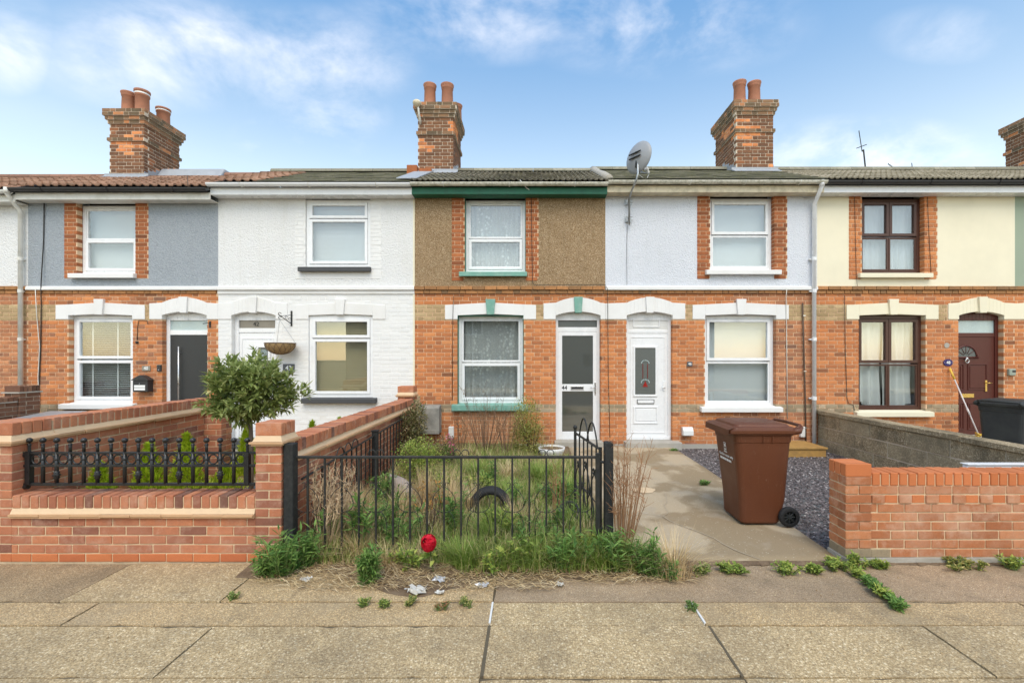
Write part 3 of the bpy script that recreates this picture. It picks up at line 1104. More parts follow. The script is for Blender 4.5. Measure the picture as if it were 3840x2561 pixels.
def gutter(house, x0, x1, zc, mat, Y=8.27, R=.056, brackets=True, bmat=None):
    outer = [(Y - R * cos(a), zc - R * sin(a)) for a in [pi * i / 10 for i in range(11)]]
    inner = [(Y + (R - .006) * cos(a), zc - (R - .006) * sin(a)) for a in [pi * i / 10 for i in range(11)]]
    mb = MB()
    n = 10
    for i in range(n):
        q = [outer[i], outer[i + 1], inner[n - i - 1], inner[n - i]]
        mb.prism_x(q, x0, x1)
    g = mb.build('gutter', mat, house, smooth=False)
    if brackets:
        k = max(2, int((x1 - x0) / .95))
        for i in range(k):
            x = x0 + (x1 - x0) * (i + .5) / k
            b = MB()
            arc = [(Y - (R + .006) * cos(a), zc - (R + .006) * sin(a)) for a in [pi * j / 8 for j in range(9)]]
            b.tube([(x, y, z) for y, z in arc] + [(x, Y + .08, zc - .04)], .008, 5)
            b.build('gutter_bracket', bmat or mat, g)
    return g


def downpipe(house, x, ztop, zbot, mat, Y=YF - .07, r=.036, swan=True):
    mb = MB()
    pts = [(x, 8.27, ztop), (x, 8.27, ztop - .10), (x, 8.40, ztop - .26), (x, Y, ztop - .36), (x, Y, zbot)]
    mb.tube(pts, r, 12)
    p = mb.build('downpipe', mat, house, smooth=True)
    xb = pts[-1][0]
    for z in (3.55, 2.95, 2.05, .95):
        if zbot < z < ztop - .4:
            b = MB()
            b.tube([(xb, Y, z - .03), (xb, Y, z + .03)], r + .006, 12)
            b.box(xb - .075, xb + .03, Y + .02, YF - .002, z - .012, z + .012)
            b.build('pipe_clip', mat, p)
    m = MB().tube([(x, 8.27, ztop - .005), (x, 8.27, ztop - .11)], r + .008, 12).build('pipe_socket', mat, p, smooth=True)
    return p


def chimney(house, x0, x1, zt, ze, pots, depth=1.05, y0=9.85, lamp=False):
    """square stack of four flues with oversailing courses, string course and clay pots"""
    zt -= .05
    zb = roof_z(ze, y0) - .12
    n = int(round((zt - zb) / .075))
    zb = zt - n * .075
    core = MB().box(x0 + .006, x1 - .006, y0 + .006, y0 + depth - .006, zb, zt - .02)
    for i, off in ((1, .085), (2, .085), (3, .055), (4, .028), (9, .032)):
        core.box(x0 - off + .006, x1 + off - .006, y0 - off + .006, y0 + depth + off - .006, zt - i * .075 - .002, zt - (i - 1) * .075 - .004)
    ch = core.build('chimney', MT['mortar_stack'], house)
    recs = []

    def ring(z0, z1, off, matf, ph):
        a, b, c, d = x0 - off, x1 + off, y0 - off, y0 + depth + off
        recs.extend(panel((a, c), 0, b - a, z0, z1, matf, D=.10, bond='flemish', phase=ph))
        recs.extend(panel((b, c), pi / 2, d - c, z0, z1, matf, D=.10, bond='flemish', u0=.105, phase=ph + .06))
        recs.extend(panel((a, d), -pi / 2, d - c - .105, z0, z1, matf, D=.10, bond='flemish', phase=ph + .02))

    sooty, stack = MT['brick_cap_sooty'], MT['brick_stack']
    for i, off in ((1, .085), (2, .085), (3, .055), (4, .028), (9, .032)):
        ring(zt - i * .075, zt - (i - 1) * .075, off, lambda z, u: sooty, .05 * i)
    ring(zt - 8 * .075, zt - 4 * .075, 0, lambda z, u: stack, .03)
    ring(zb, zt - 9 * .075, 0, lambda z, u: stack, .03)
    # spalled orange faces come in patches, the rest is sooty brown
    out = []
    for (p, rot, L, Hh, D, m, rn) in recs:
        g = sin(p[0] * 5.1 + p[2] * 3.3) + sin(p[1] * 4.3 - p[2] * 5.7 + p[0] * 2) + random.gauss(0, .55)
        if m is stack:
            rn = random.uniform(.78, 1) if g > 1.15 else random.uniform(0, .7)
        out.append((p, rot, L, Hh, D, m, rn))
    emit(out, ch, limit=300)
    # mortar flaunching and pots
    f = MB()
    o = .06
    f.add([(x0 - o, y0 - o, zt - .004), (x1 + o, y0 - o, zt - .004), (x1 + o, y0 + depth + o, zt - .004), (x0 - o, y0 + depth + o, zt - .004),
           (x0 + .1, y0 + .1, zt + .06), (x1 - .1, y0 + .1, zt + .06), (x1 - .1, y0 + depth - .1, zt + .06), (x0 + .1, y0 + depth - .1, zt + .06)],
          [(4, 5, 6, 7), (0, 1, 5, 4), (1, 2, 6, 5), (2, 3, 7, 6), (3, 0, 4, 7), (3, 2, 1, 0)])
    f.build('flaunching', MT['cement'], ch)
    for (fx, fy, h, kind) in pots:
        px_, py_ = x0 + (x1 - x0) * fx, y0 + depth * fy
        R = .13
        h *= .82 if fy < .5 else .66
        if kind == 'banded':
            prof = [(R, 0), (R * .97, h * .72), (R * 1.07, h * .74), (R * 1.07, h * .80), (R * .99, h * .82), (R * 1.0, h * .88), (R * 1.15, h * .91), (R * 1.15, h), (R * .95, h), (R * .85, h - .1), (R * .8, .1)]
        else:
            prof = [(R, 0), (R * .92, h * .78), (R * 1.0, h * .80), (R * 1.0, h * .84), (R * 1.06, h * .92), (R * 1.12, h * .97), (R * 1.10, h), (R * .95, h), (R * .82, h - .1), (R * .78, .1)]
        p = MB().lathe(prof, (px_, py_, zt + .03), 20).build('chimney_pot', MT['terracotta'], ch, smooth=True)
        if kind == 'banded':
            MB().lathe([(R * 1.075, h * .81), (R * 1.075, h * .87), (R, h * .87)], (px_, py_, zt + .03), 20).build('pot_band', MT['white_plastic'], p, smooth=True)
    # lead flashing: apron in front, stepped sides
    fl = MB()
    za = roof_z(ze, y0 - .16)
    zf = roof_z(ze, y0)
    fl.prism_x([(y0 - .16, za + .035), (y0 - .005, zf + .04), (y0 - .005, zf + .10), (y0 - .012, zf + .10), (y0 - .016, zf + .055), (y0 - .16, za + .045)], x0 - .1, x1 + .1)
    for sx, xs in ((-1, x0), (1, x1)):
        k = 6
        for i in range(k):
            ya, yb = y0 + depth * i / k * .62, y0 + depth * (i + 1) / k * .62
            fl.box(min(xs, xs + sx * .008), max(xs, xs + sx * .008), ya, yb, roof_z(ze, ya) - .02, roof_z(ze, yb) + .10 + .02 * (i % 2))
    fl.build('flashing', MT['lead'], ch)
    return ch


def wire(name, pts, r, mat, parent, n=5, **kw):
    return MB().tube(pts, r, n).build(name, mat, parent, smooth=True, **kw)
# ------------------------------------------------------------------ the setting
def sheet(name, mat, x0, x1, y0, y1, z, thick=.1, **kw):
    return MB().box(x0, x1, y0, y1, z - thick, z).build(name, mat, None, kind='structure', **kw)


sheet('ground', MT['ground'], -300, 300, -300, 300, -.16, .05)
sheet('road', MT['asphalt'], -60, 60, -5.4, 1.2, -.115, .06)
sheet('kerb', MT['kerb'], -60, 60, 1.2, 1.34, -.002, .16)
sheet('far_pavement', MT['slab'], -60, 60, -8.0, -5.4, -.01, .14)
pav = sheet('pavement', MT['joint_dark'], -14, 14, 1.34, 3.79, -.010, .12)
# slabs: rows between the long joints, cut by the cross joints seen in the photograph
rows = [(1.34, 2.43, [-14, -5.2, -3.6, -.27, 1.14, 4.4, 14], 'slab'),
        (2.435, 2.905, [-14, -4.4, -2.02, -.262, 1.135, 2.50, 5.4, 14], 'slab'),
        (2.91, 3.185, [-14, -3.01, -.262, 1.12, 3.4, 14], 'slab_tan'),
        (3.19, 3.785, [-14, -3.31, -2.18, -.262, 2.53, 14], 'slab')]
for ri, (ya, yb, cuts, mname) in enumerate(rows):
    for i in range(len(cuts) - 1):
        m = mname
        if ri == 3:
            m = ['slab_dark', 'slab', 'slab_tan', 'slab_brown', 'slab_brown'][i]
        if ri == 2 and i in (1, 2):
            m = ['slab_tan', 'slab_tan', 'slab'][i]
        dz = random.uniform(-.003, .003)
        xa, xb, y0_, y1_ = cuts[i] + .004, cuts[i + 1] - .004, ya + .003, yb - .003
        n_ = max(4, int((xb - xa) / .09))
        lo_ = [(xa + (xb - xa) * k / n_, y0_ + random.uniform(-.001, .005) + (.012 if random.random() < .05 else 0)) for k in range(n_ + 1)]
        hi_ = [(xa + (xb - xa) * k / n_, y1_ - random.uniform(-.001, .005) - (.012 if random.random() < .05 else 0)) for k in range(n_ + 1)]
        ring_ = lo_ + [(xb - random.uniform(0, .006), y0_ + (y1_ - y0_) * k / 6) for k in range(1, 6)] + hi_[::-1] + [(xa + random.uniform(0, .006), y1_ - (y1_ - y0_) * k / 6) for k in range(1, 6)]
        m_ = len(ring_)
        mb = MB()
        mb.add([(x, y, dz) for x, y in ring_] + [(x, y, -.06) for x, y in ring_], [tuple(range(m_))] + [((k + 1) % m_, k, m_ + k, m_ + (k + 1) % m_) for k in range(m_)])
        mb.build('slab', MT[m], pav)
for (xa, xb) in ((-.270, -.258), (1.118, 1.130)):
    mb = MB()
    mb.box(xa, xb, 2.93, 3.18, -.02, .006)
    mb.build('joint_strip', MT['joint_white'], pav)
for (x, w) in ((-.262, .020), (1.137, .015)):
    MB().box(x - w / 2, x + w / 2, 2.44, 2.9, -.02, .0045).build('joint_filler', MT['joint_dark'], pav)
sheet('front_yard', MT['yard'], -14, -4.66, 3.79, 8.6, .02, .12)
sheet('side_yard', MT['yard'], 5.5, 14, 3.79, 8.6, .03, .12)
sheet('gravel_bed', MT['gravel'], -4.66, -2.25, 3.9, 8.6, .10, .2)
sheet('slate_bed', MT['slate_edge'], 2.6, 5.5, 3.79, 8.6, .0, .12)


def uneven(name, mat, x0, x1, y0, y1, zf, nx, ny, bot=-.12, amp=.01, **kw):
    mb = MB()
    vs, fs = [], []
    for j in range(ny + 1):
        for i in range(nx + 1):
            x, y = x0 + (x1 - x0) * i / nx, y0 + (y1 - y0) * j / ny
            vs.append((x, y, zf(x, y) + random.uniform(-amp, amp)))
    for j in range(ny):
        for i in range(nx):
            a = j * (nx + 1) + i
            fs.append((a, a + 1, a + nx + 2, a + nx + 1))
    b = len(vs)
    edge = [i for i in range(nx + 1)] + [j * (nx + 1) + nx for j in range(1, ny + 1)] + [ny * (nx + 1) + i for i in range(nx - 1, -1, -1)] + [j * (nx + 1) for j in range(ny - 1, 0, -1)]
    for e in edge:
        vs.append((vs[e][0], vs[e][1], bot))
    n = len(edge)
    for k in range(n):
        fs.append((edge[(k + 1) % n], edge[k], b + k, b + (k + 1) % n))
    mb.add(vs, fs)
    return mb.build(name, mat, None, smooth=True, kind='structure', **kw)


path_z = lambda x, y: .012 + .045 * min(1, max(0, (y - 3.8) / 3))
uneven('garden_path', MT['path'], .70, 2.62, 3.79, 8.58, path_z, 14, 34, amp=.004)
soil_z = lambda x, y: .03 + .05 * min(1, max(0, (y - 3.8) / 1.5)) + .02 * sin(3 * x + 2 * y) * min(1, max(0, y - 3.9))
uneven('garden_soil', MT['soil'], -2.25, .70, 3.79, 8.58, soil_z, 26, 40, amp=.014)
# dry litter and earth spilling over the pavement edge
mb = MB()
N = 40
edge = []
for i in range(N + 1):
    x = -2.3 + 3.6 * i / N
    yy = 3.62 - .30 * math.exp(-((x + .75) / .75) ** 2) - .07 * sin(x * 5) - .10 * math.exp(-((x - .95) / .35) ** 2) + random.uniform(-.03, .03)
    edge.append((x, yy))
vs = [(x, y, .004) for x, y in edge] + [(x, (y + 3.85) / 2, .014 + random.uniform(0, .006)) for x, y in edge] + [(x, 3.86, .03) for x, y in edge]
n1 = N + 1
mb.add(vs, [(i, i + 1, n1 + i + 1, n1 + i) for i in range(N)] + [(n1 + i, n1 + i + 1, 2 * n1 + i + 1, 2 * n1 + i) for i in range(N)])
mb.build('earth_verge', MT['soil'], None, smooth=True, kind='structure')
# earth gathered where the path and the right wall meet the pavement
mb = MB()
N = 60
for i in range(N):
    x_ = 1.2 + 5.2 * i / N
    for (c_, w_) in ((3.775, random.uniform(.012, .05)),):
        x2 = x_ + 5.2 / N
        mb.add([(x_, c_ - w_, .004), (x2, c_ - random.uniform(.012, .045), .004), (x2, c_ + .02, .018), (x_, c_ + .02, .018)], [(0, 1, 2, 3)])
mb.build('earth_strip', MT['soil'], None, kind='structure')
# cracks in the path
for pts in ([(1.66, 5.62), (1.60, 5.35), (1.52, 5.18), (1.50, 4.96), (1.40, 4.82), (1.52, 4.55), (1.72, 4.25), (1.80, 4.0), (1.93, 3.82)],
            [(1.40, 4.82), (1.15, 4.93), (.98, 4.86), (.82, 4.80)]):
    mb = MB()
    w = .006
    for i in range(len(pts) - 1):
        (xa, ya), (xb, yb) = pts[i], pts[i + 1]
        m = ((xa + xb) / 2 + random.uniform(-.02, .02), (ya + yb) / 2 + random.uniform(-.02, .02))
        for (p, q) in (((xa, ya), m), (m, (xb, yb))):
            za, zb_ = path_z(*p) + .006, path_z(*q) + .006
            mb.add([(p[0] - w, p[1], za), (p[0] + w, p[1], za), (q[0] + w, q[1], zb_), (q[0] - w, q[1], zb_)], [(0, 1, 2, 3)])
    props(mb.build('path_crack', MT['crack']), kind='structure')
mb = MB()
mb.add([(1.42 + .15 * cos(a) * (1 + .2 * sin(3 * a)), 5.72 + .13 * sin(a), path_z(1.4, 5.7) + .006) for a in [2 * pi * i / 14 for i in range(14)]], [tuple(range(14))])
props(mb.build('path_patch', MT['mortar_pale']), kind='structure')

# ------------------------------------------------------------------ the terrace
HOUSES = [
    dict(key=38, x=(-640, 105), render='render_white', brick='brick_dull', mortar='mortar_house', trim='white_paint', key_m='white_paint',
         string='brick_string', gutter='upvc_dirty', fascia='upvc_dirty', dz=-.13, win='upvc', pier='brick_pier', sill='white_paint',
         up=(-470, -235, 1024), low=(-560, -330, 1510), door=(-215, -60, 1650), roof=[('roman', .308, .3, 'tile_brown')], ridge='ridge_brown',
         label='white roughcast end house with brown tiled roof beyond the white downpipe'),
    dict(key=40, x=(105, 818), render='render_grey', brick='brick_house', mortar='mortar_house', trim='white_paint', key_m='white_paint',
         string='white_paint', gutter='pvc_black', fascia='upvc_dirty', dz=-.09, win='upvc', pier='brick_pier', sill='white_paint',
         up=(290, 508, 1026), low=(257, 497, 1512), door=(608, 776, 1655), roof=[('roman', .308, .3, 'tile_brown')], ridge='ridge_brown',
         label='terraced house with grey roughcast upper floor, brown roof and black front door'),
    dict(key=42, x=(818, 1555), render='render_white', brick='brick_white', mortar='white_paint', trim='white_paint', key_m='white_paint',
         string='white_paint', gutter='upvc', fascia='upvc', dz=0, win='upvc', pier='brick_white', sill='charcoal_paint',
         up=(1146, 1389, 1002), low=(1157, 1398, 1491), door=(868, 1034, 1650), roof=[('roman', .308, .3, 'tile_brown'), ('slate', .27, .2, 'slate_mossy')], ridge='ridge_grey',
         label='terraced house painted white all over with charcoal window sills'),
    dict(key=44, x=(1555, 2270), render='render_tan', brick='brick_house', mortar='mortar_house', trim='white_paint', key_m='mint_paint',
         string='brick_string', gutter='pvc_mossy', fascia='green_paint', dz=.01, win='upvc', pier='brick_pier', sill='mint_paint',
         up=(1743, 1971, 1020), low=(1716, 1963, 1515), door=(2084, 2252, 1655), roof=[('roll', .30, .3, 'tile_mottled')], ridge='ridge_grey',
         label='terraced house with tan pebbledash upper floor and mint green sills'),
    dict(key=46, x=(2270, 3062), render='render_blue_white', brick='brick_house', mortar='mortar_house', trim='white_paint', key_m='white_paint',
         string='white_paint', gutter='pvc_mossy', fascia='fascia_cream', dz=.045, win='upvc', pier='brick_pier', sill='white_paint',
         up=(2663, 2903, 1013), low=(2644, 2910, 1524), door=(2350, 2522, 1652), roof=[('slate', .27, .2, 'slate_mossy')], ridge='ridge_grey',
         label='terraced house with pale blue white roughcast upper floor and white panelled door'),
    dict(key=48, x=(3062, 3806), render='cream_paint', brick='brick_house', mortar='mortar_house', trim='cream_paint', key_m='cream_paint',
         string='brick_string', gutter='pvc_black', fascia='upvc', dz=.04, win='brown_upvc', pier='brick_house', sill='cream_paint',
         up=(3232, 3466, 1025), low=(3221, 3471, 1541), door=(3595, 3764, 1640), roof=[('roll', .30, .3, 'tile_grey')], ridge='ridge_grey',
         label='terraced house with smooth cream upper floor and brown window frames'),
    dict(key=50, x=(3806, 4560), render='sage_paint', brick='brick_house', mortar='mortar_house', trim='cream_paint', key_m='cream_paint',
         string='brick_string', gutter='pvc_black', fascia='upvc', dz=.04, win='upvc', pier='brick_house', sill='white_paint',
         up=(4060, 4290, 1025), low=(4150, 4390, 1530), door=(3850, 3990, 1640), roof=[('roll', .30, .3, 'tile_grey')], ridge='ridge_grey',
         label='sage green painted end house beyond the cream one'),
]
H = {}
DOTS = {}
for S in HOUSES:
    X0, X1 = PX(S['x'][0]), PX(S['x'][1])
    h = thing('terraced_house', S['label'], 'house', ((X0 + X1) / 2, YF + 1.8, 0))
    H[S['key']] = h
    S['obj'] = h
    off_frame = S['key'] in (38, 50)
    upx = (PX(S['up'][0]), PX(S['up'][1]), PZ(S['up'][2]))
    lox = (PX(S['low'][0]), PX(S['low'][1]), PZ(S['low'][2]))
    drx = (PX(S['door'][0]), PX(S['door'][1]), PZ(S['door'][2]))
    S['upx'], S['lox'], S['drx'] = upx, lox, drx
    fz0, fz1 = 4.694 + S['dz'], 4.826 + S['dz']
    ze = 4.90 + S['dz']
    S['ze'] = ze
    white = S['brick'] == 'brick_white'
    g = .002 if white else .006
    ztop_low, ztop_dr, ztop_up = ZB + .10, ZB + .145, fz0 - .005
    # ground floor: mortar bed with openings, bricks proud of it
    holes = [(lox[0] - g, lox[1] + g, lox[2] - .09, ztop_low), (drx[0] - g, drx[1] + g, -.1, ztop_dr)]
    wall = slab_holes(X0, X1, -.1, 2.905, YF + g, YF + .25, holes).build('ground_floor_wall', MT[S['mortar']], h)
    bh = [(lox[0] - X0, lox[1] - X0, lox[2] - .075, ZB + .3), (drx[0] - X0, drx[1] - X0, -.2, ZB + .3),
          (lox[0] - .22 - X0, lox[1] + .22 - X0, ZB + .005, ZB + .23), (drx[0] - .22 - X0, drx[1] + .22 - X0, ZB + .005, ZB + .25)]

    def matf(z, u, S=S, X0=X0, lox=lox):
        if S['brick'] == 'brick_white':
            return MT['brick_white']
        if 2.43 < z < 2.735:
            return MT['brick_buff']
        if .68 < z < .835:
            return MT['brick_grey']
        if S['key'] == 44 and z < .66 and lox[0] < u + X0 < lox[1]:
            return MT['brick_faded']
        if S['key'] == 46 and u > 2.4 or S['key'] == 38:
            return MT['brick_dull']
        if S['key'] == 40 and random.random() < .35:
            return MT['brick_dull']
        return MT[S['brick']]

    rng = random.Random(S['key'])
    recs = panel((X0, YF), 0, X1 - X0, .08, 2.905, matf, bh, bond='flemish', D=.112, rng=rng)
    if white:
        MB().box(X0, X1, YF - .004, YF + .02, -.05, .155).build('plinth', MT['charcoal_paint'], wall)
    else:
        MB().box(X0, drx[0], YF - .012, YF + .02, -.05, .085).build('plinth', MT['cement'], wall)
        MB().box(drx[1], X1, YF - .0125, YF + .02, -.05, .086).build('plinth', MT['cement'], wall)
    # dentil course under the string course
    if not white:
        recs += panel((X0, YF - .022), 0, X1 - X0, 2.905, 2.98, lambda z, u: MT['brick_string'], D=.11, bond='flemish', phase=.05, rng=rng)
    else:
        MB().box(X0, X1, YF - .022, YF + .1, 2.905, 2.972).build('dentil_course', MT['white_paint'], wall, bevel=.004)
    MB().box(X0, X1, YF + .004, YF + .25, 2.905, 3.0).build('bed_course', MT[S['mortar']], wall)
    if S['string'] == 'brick_string':
        recs += panel((X0, YF - .05), 0, X1 - X0, 2.975, 3.05, lambda z, u: MT['brick_string'], D=.16, bond='stretcher', rng=rng, phase=.03)
    else:
        MB().prism_x([(YF - .055, 2.975), (YF + .05, 2.972), (YF + .05, 3.05), (YF - .02, 3.05), (YF - .055, 3.03)], X0, X1).build('string_course', MT[S['string']], h, bevel=.006)
    # upper floor render with brick piers each side of the window
    uholes = [(upx[0] - g, upx[1] + g, upx[2] - .02, ztop_up + .2)]
    up = slab_holes(X0, X1, 3.0, fz1, YF, YF + .25, uholes).build('upper_wall', MT[S['render']], h)
    pw_ = .245 if S['key'] != 42 else .20
    if not off_frame:
        zb_p = PZ(1045)
        nz = int((fz0 - zb_p) / .075) + 1
        for (a, b) in ((upx[0] - pw_, upx[0]), (upx[1], upx[1] + pw_)):
            MB().box(a + .003, b - .003, YF - .002, YF + .1, zb_p, fz1 - .02).build('pier_mortar', MT[S['mortar']], up)
            rp = panel((a, YF - .008), 0, b - a, fz0 - nz * .075 + .02, fz0 + .02, lambda z, u, S=S: MT[S['pier']], D=.115, bond='flemish', phase=.0, rng=rng)
            emit(rp, up, limit=60)
        if S['key'] == 42:
            MB().box(upx[0] - pw_, upx[1] + pw_, YF - .006, YF + .05, zb_p - .005, upx[2] - .08).build('apron', MT['white_paint'], up, bevel=.003)
    emit(recs, wall, limit=300 if not off_frame else 120)
    # heads, sills
    el, er = .236, .236
    window_head(h, lox[0], lox[1], MT[S['trim']], MT[S['key_m']])
    if S['key'] == 44:
        window_head(h, drx[0], drx[1], MT[S['trim']], MT[S['key_m']], .23, X1 - drx[1] - .001, True)
    elif S['key'] == 46:
        window_head(h, drx[0], drx[1], MT['white_paint'], MT[S['key_m']], drx[0] - X0 - .001, .236, True)
    elif S['key'] == 40:
        window_head(h, drx[0], drx[1], MT[S['trim']], MT[S['key_m']], .236, X1 - drx[1] - .001, True)
    elif S['key'] == 42:
        window_head(h, drx[0], drx[1], MT[S['trim']], MT[S['key_m']], drx[0] - X0 - .001, .22, True)
    else:
        window_head(h, drx[0], drx[1], MT[S['trim']], MT[S['key_m']], .2, .236, True)
    # eaves
    MB().box(X0, X1, 8.345, 8.37, fz0, fz1).build('fascia', MT[S['fascia']], h, bevel=.004)
    MB().box(X0, X1, 8.371, YF + .02, fz0 + .002, fz0 + .016).build('soffit', MT[S['fascia']], h)
    gutter(h, X0 + .002, X1 - .002, fz1 + .045, MT[S['gutter']], bmat=MT['upvc_dirty'] if S['gutter'] != 'pvc_black' else None)
    # closed body of the house so that the rooms stay dark
    back = 2 * RIDGE_Y - EAVE_Y - .25
    body = MB()
    body.box(X0 + .001, X0 + .10, YF + .251, back, -.1, ze)
    body.box(X1 - .10, X1 - .001, YF + .251, back, -.1, ze)
    body.box(X0 + .101, X1 - .101, back - .1, back, -.1, ze)
    body.build('party_walls', MT['dark_room'], h)
    for (za, zb_) in ((-.1, .1), (2.72, 2.85), (fz1 + .03, fz1 + .05)):
        MB().box(X0 + .101, X1 - .101, YF + .251, back - .101, za, zb_).build('floor', MT['carpet'], h)
    # roof
    if S['key'] == 42:
        parts = [(X0, -4.95, 'roman', .308, .3, MT['tile_brown']), (-4.95, X1, 'slate', .27, .2, MT['slate_mossy'])]
    else:
        parts = [(X0, X1, k, w, e, MT[m]) for (k, w, e, m) in S['roof']]
    S['roof_o'] = roof(h, X0, X1, ze, parts, MT[S['ridge']])
    # white or brown glazing
    wy = YF + (.03 if S['key'] == 42 else .10)
    S['wy'] = wy
    fm = MT[S['win']]
    half = [(0, 1, 0, .475, True), (0, 1, .525, 1, False)]
    if S['key'] in (40, 46):
        lay = [(0, 1, 0, .49, False), (0, 1, .50, 1, True)] if S['key'] == 46 else [(0, 1, 0, .49, True), (0, 1, .505, 1, True)]
        layu = [(0, 1, 0, .5, True), (0, 1, .5, 1, False)] if S['key'] == 40 else lay
    elif S['key'] == 42:
        lay = layu = [(0, 1, 0, .735, True), (0, 1, .745, 1, True)]
    elif S['key'] == 48:
        lay = layu = [(0, .5, 0, .49, False), (.5, 1, 0, .49, False), (0, .5, .5, 1, True), (.5, 1, .5, 1, True)]
    else:
        lay, layu = [(0, 1, 0, .46, True), (0, 1, .47, 1, False)], [(0, 1, 0, .46, True), (0, 1, .47, 1, False)]
    w1 = window(h, upx[0], upx[1], upx[2], ztop_up - .002, wy, fm, layu, fr=.06)
    w2 = window(h, lox[0], lox[1], lox[2], ztop_low - .03, wy, fm, lay, fr=.06)
    MB().prism([(lox[0], ztop_low - .031), (lox[1], ztop_low - .031), (lox[1], ztop_low + .02), (lox[0], ztop_low + .02)], wy + .01, wy + .06).build('head_filler', fm, w2)
    sm = MT[S['sill']]
    if S['key'] == 46:
        ex = (.10, .10)
    elif S['key'] == 48:
        ex = (.09, .10)
    elif S['key'] == 42:
        ex = (.11, .02)
    else:
        ex = (.10, .03)
    sill(w1, upx[0] - ex[0], upx[1] + ex[1], upx[2], sm, h=.085)
    sill(w2, lox[0] - .10, lox[1] + .085, lox[2], sm, h=.09 if S['key'] != 44 else .11, out=.10)
    S['w1'], S['w2'] = w1, w2
    if S['key'] == 44:
        for (a, b, z0, z1) in ((lox[0], lox[0] + .008, lox[2], ZB + .075), (lox[1] - .008, lox[1], lox[2], ZB + .075), (upx[0], upx[0] + .008, upx[2], fz0), (upx[1] - .008, upx[1], upx[2], fz0)):
            MB().box(a, b, YF - .009, wy - .001, z0 + .001, z1).build('reveal_lining', MT['green_paint'], h)
        MB().box(lox[0] + .01, lox[1] - .01, YF + .0, wy - .002, ZB + .062, ZB + .07).build('reveal_lining', MT['green_paint'], h)
    if S['key'] == 42:
        for (w, a, b, z) in ((w1, upx[0], upx[1], upx[2]),):
            pass
SP = {S['key']: S for S in HOUSES}


# ------------------------------------------------------------------ doors
def door_frame(h, d, mat, w=.055, arch=True):
    x0, x1, z0 = d
    Y = YF + .10
    f = MB()
    f.box(x0, x0 + w, Y, Y + .07, z0, ZB + .11)
    f.box(x1 - w, x1, Y, Y + .07, z0, ZB + .11)
    c = (x0 + x1) / 2
    n = 10
    xs = [x0 + w + (x1 - x0 - 2 * w) * i / n for i in range(n + 1)]
    f.strip([(x, ZB - .012) for x in xs], [(x, ZB + .085 + .071 * (1 - ((x - c) / (x1 - c)) ** 2)) for x in xs], Y + .001, Y + .07)
    return f.build('door', mat, h, bevel=.004)


def panel_mould(par, mat, x0, x1, z0, z1, Y, w=.03, d=.014):
    MB().ring(x0, x1, z0, z1, w, Y - d, Y + .01).build('moulding', mat, par, bevel=.006)
    MB().box(x0 + w + .02, x1 - w - .02, Y - d * .7, Y + .01, z0 + w + .02, z1 - w - .02).build('raised_panel', mat, par, bevel=.006)


DY = YF + .115
# 40: dark slab door with long bar handle
d = SP[40]['drx']
dr = door_frame(H[40], d, MT['upvc'], .065)
MB().box(d[0] + .065, d[1] - .065, DY - .01, DY + .05, 2.141, 2.232).build('transom', MT['upvc'], dr, bevel=.005)
MB().box(d[0] + .064, d[1] - .064, DY + .015, DY + .022, 2.231, ZB - .011).build('fanlight', MT['glass_frost'], dr)
leaf = MB().box(d[0] + .064, d[1] - .064, DY, DY + .045, d[2] + .03, 2.1405).build('door_leaf', MT['door_black'], dr, bevel=.004)
xh = PX(660)
MB().tube([(xh, DY - .055, .62), (xh, DY - .055, 1.92)], .014, 10).build('bar_handle', MT['chrome'], leaf, smooth=True)
MB().tube([(xh, DY - .055, .75), (xh, DY + .002, .75)], .008, 8).tube([(xh, DY - .055, 1.8), (xh, DY + .002, 1.8)], .008, 8).build('handle_bracket', MT['chrome'], leaf)
MB().box(d[0], d[1], YF - .12, YF + .2, .02, d[2] + .03).build('door_step', MT['cement'], dr, bevel=.01)
# 42: white panelled door, house number in the fanlight
d = SP[42]['drx']
dr = door_frame(H[42], d, MT['upvc'], .07)
MB().box(d[0] + .07, d[1] - .07, DY - .006, DY + .05, 2.187, 2.27).build('transom', MT['upvc'], dr, bevel=.005)
fan = MB().box(d[0] + .069, d[1] - .069, DY + .015, DY + .022, 2.269, ZB - .011).build('fanlight', plain('smoky_fanlight_glass', (.20, .18, .155), .2, .3, 9, spec=.6), dr)
text_mesh('number', '42', .115, (PX(945), DY + .012, 2.345), (pi / 2, 0, 0), MT['number_black'], fan)
leaf = MB().box(d[0] + .069, d[1] - .069, DY + .008, DY + .045, d[2] + .02, 2.1865).build('door_leaf', MT['upvc'], dr, bevel=.004)
panel_mould(leaf, MT['upvc'], d[0] + .11, d[1] - .11, d[2] + .16, 2.08, DY + .008, .022, .012)
gx0, gx1, gz0, gz1 = PX(956), PX(994), PZ(1350), PZ(1302)
MB().ring(gx0 - .04, gx1 + .04, gz0 - .04, gz1 + .04, .045, DY - .022, DY + .02).build('glazing_bead', MT['upvc'], leaf, bevel=.006)
pn = MB().box(gx0 - .002, gx1 + .002, DY - .008, DY + .01, gz0 - .002, gz1 + .002).build('pane', MT['glass_obscure'], leaf)
cm = ((gx0 + gx1) / 2, DY - .012, (gz0 + gz1) / 2)
mb = MB()
for r_ in (.03, .05, .07):
    mb.tube([(cm[0] + r_ * cos(a), cm[1], cm[2] + r_ * sin(a)) for a in [2 * pi * i / 18 for i in range(18)]], .005, 5, closed=True)
mb.build('etched_rings', MT['glass_frost'], pn)
MB().box(d[0], d[1], YF - .15, YF + .2, .02, d[2] + .02).build('door_step', MT['charcoal_paint'], dr, bevel=.01)
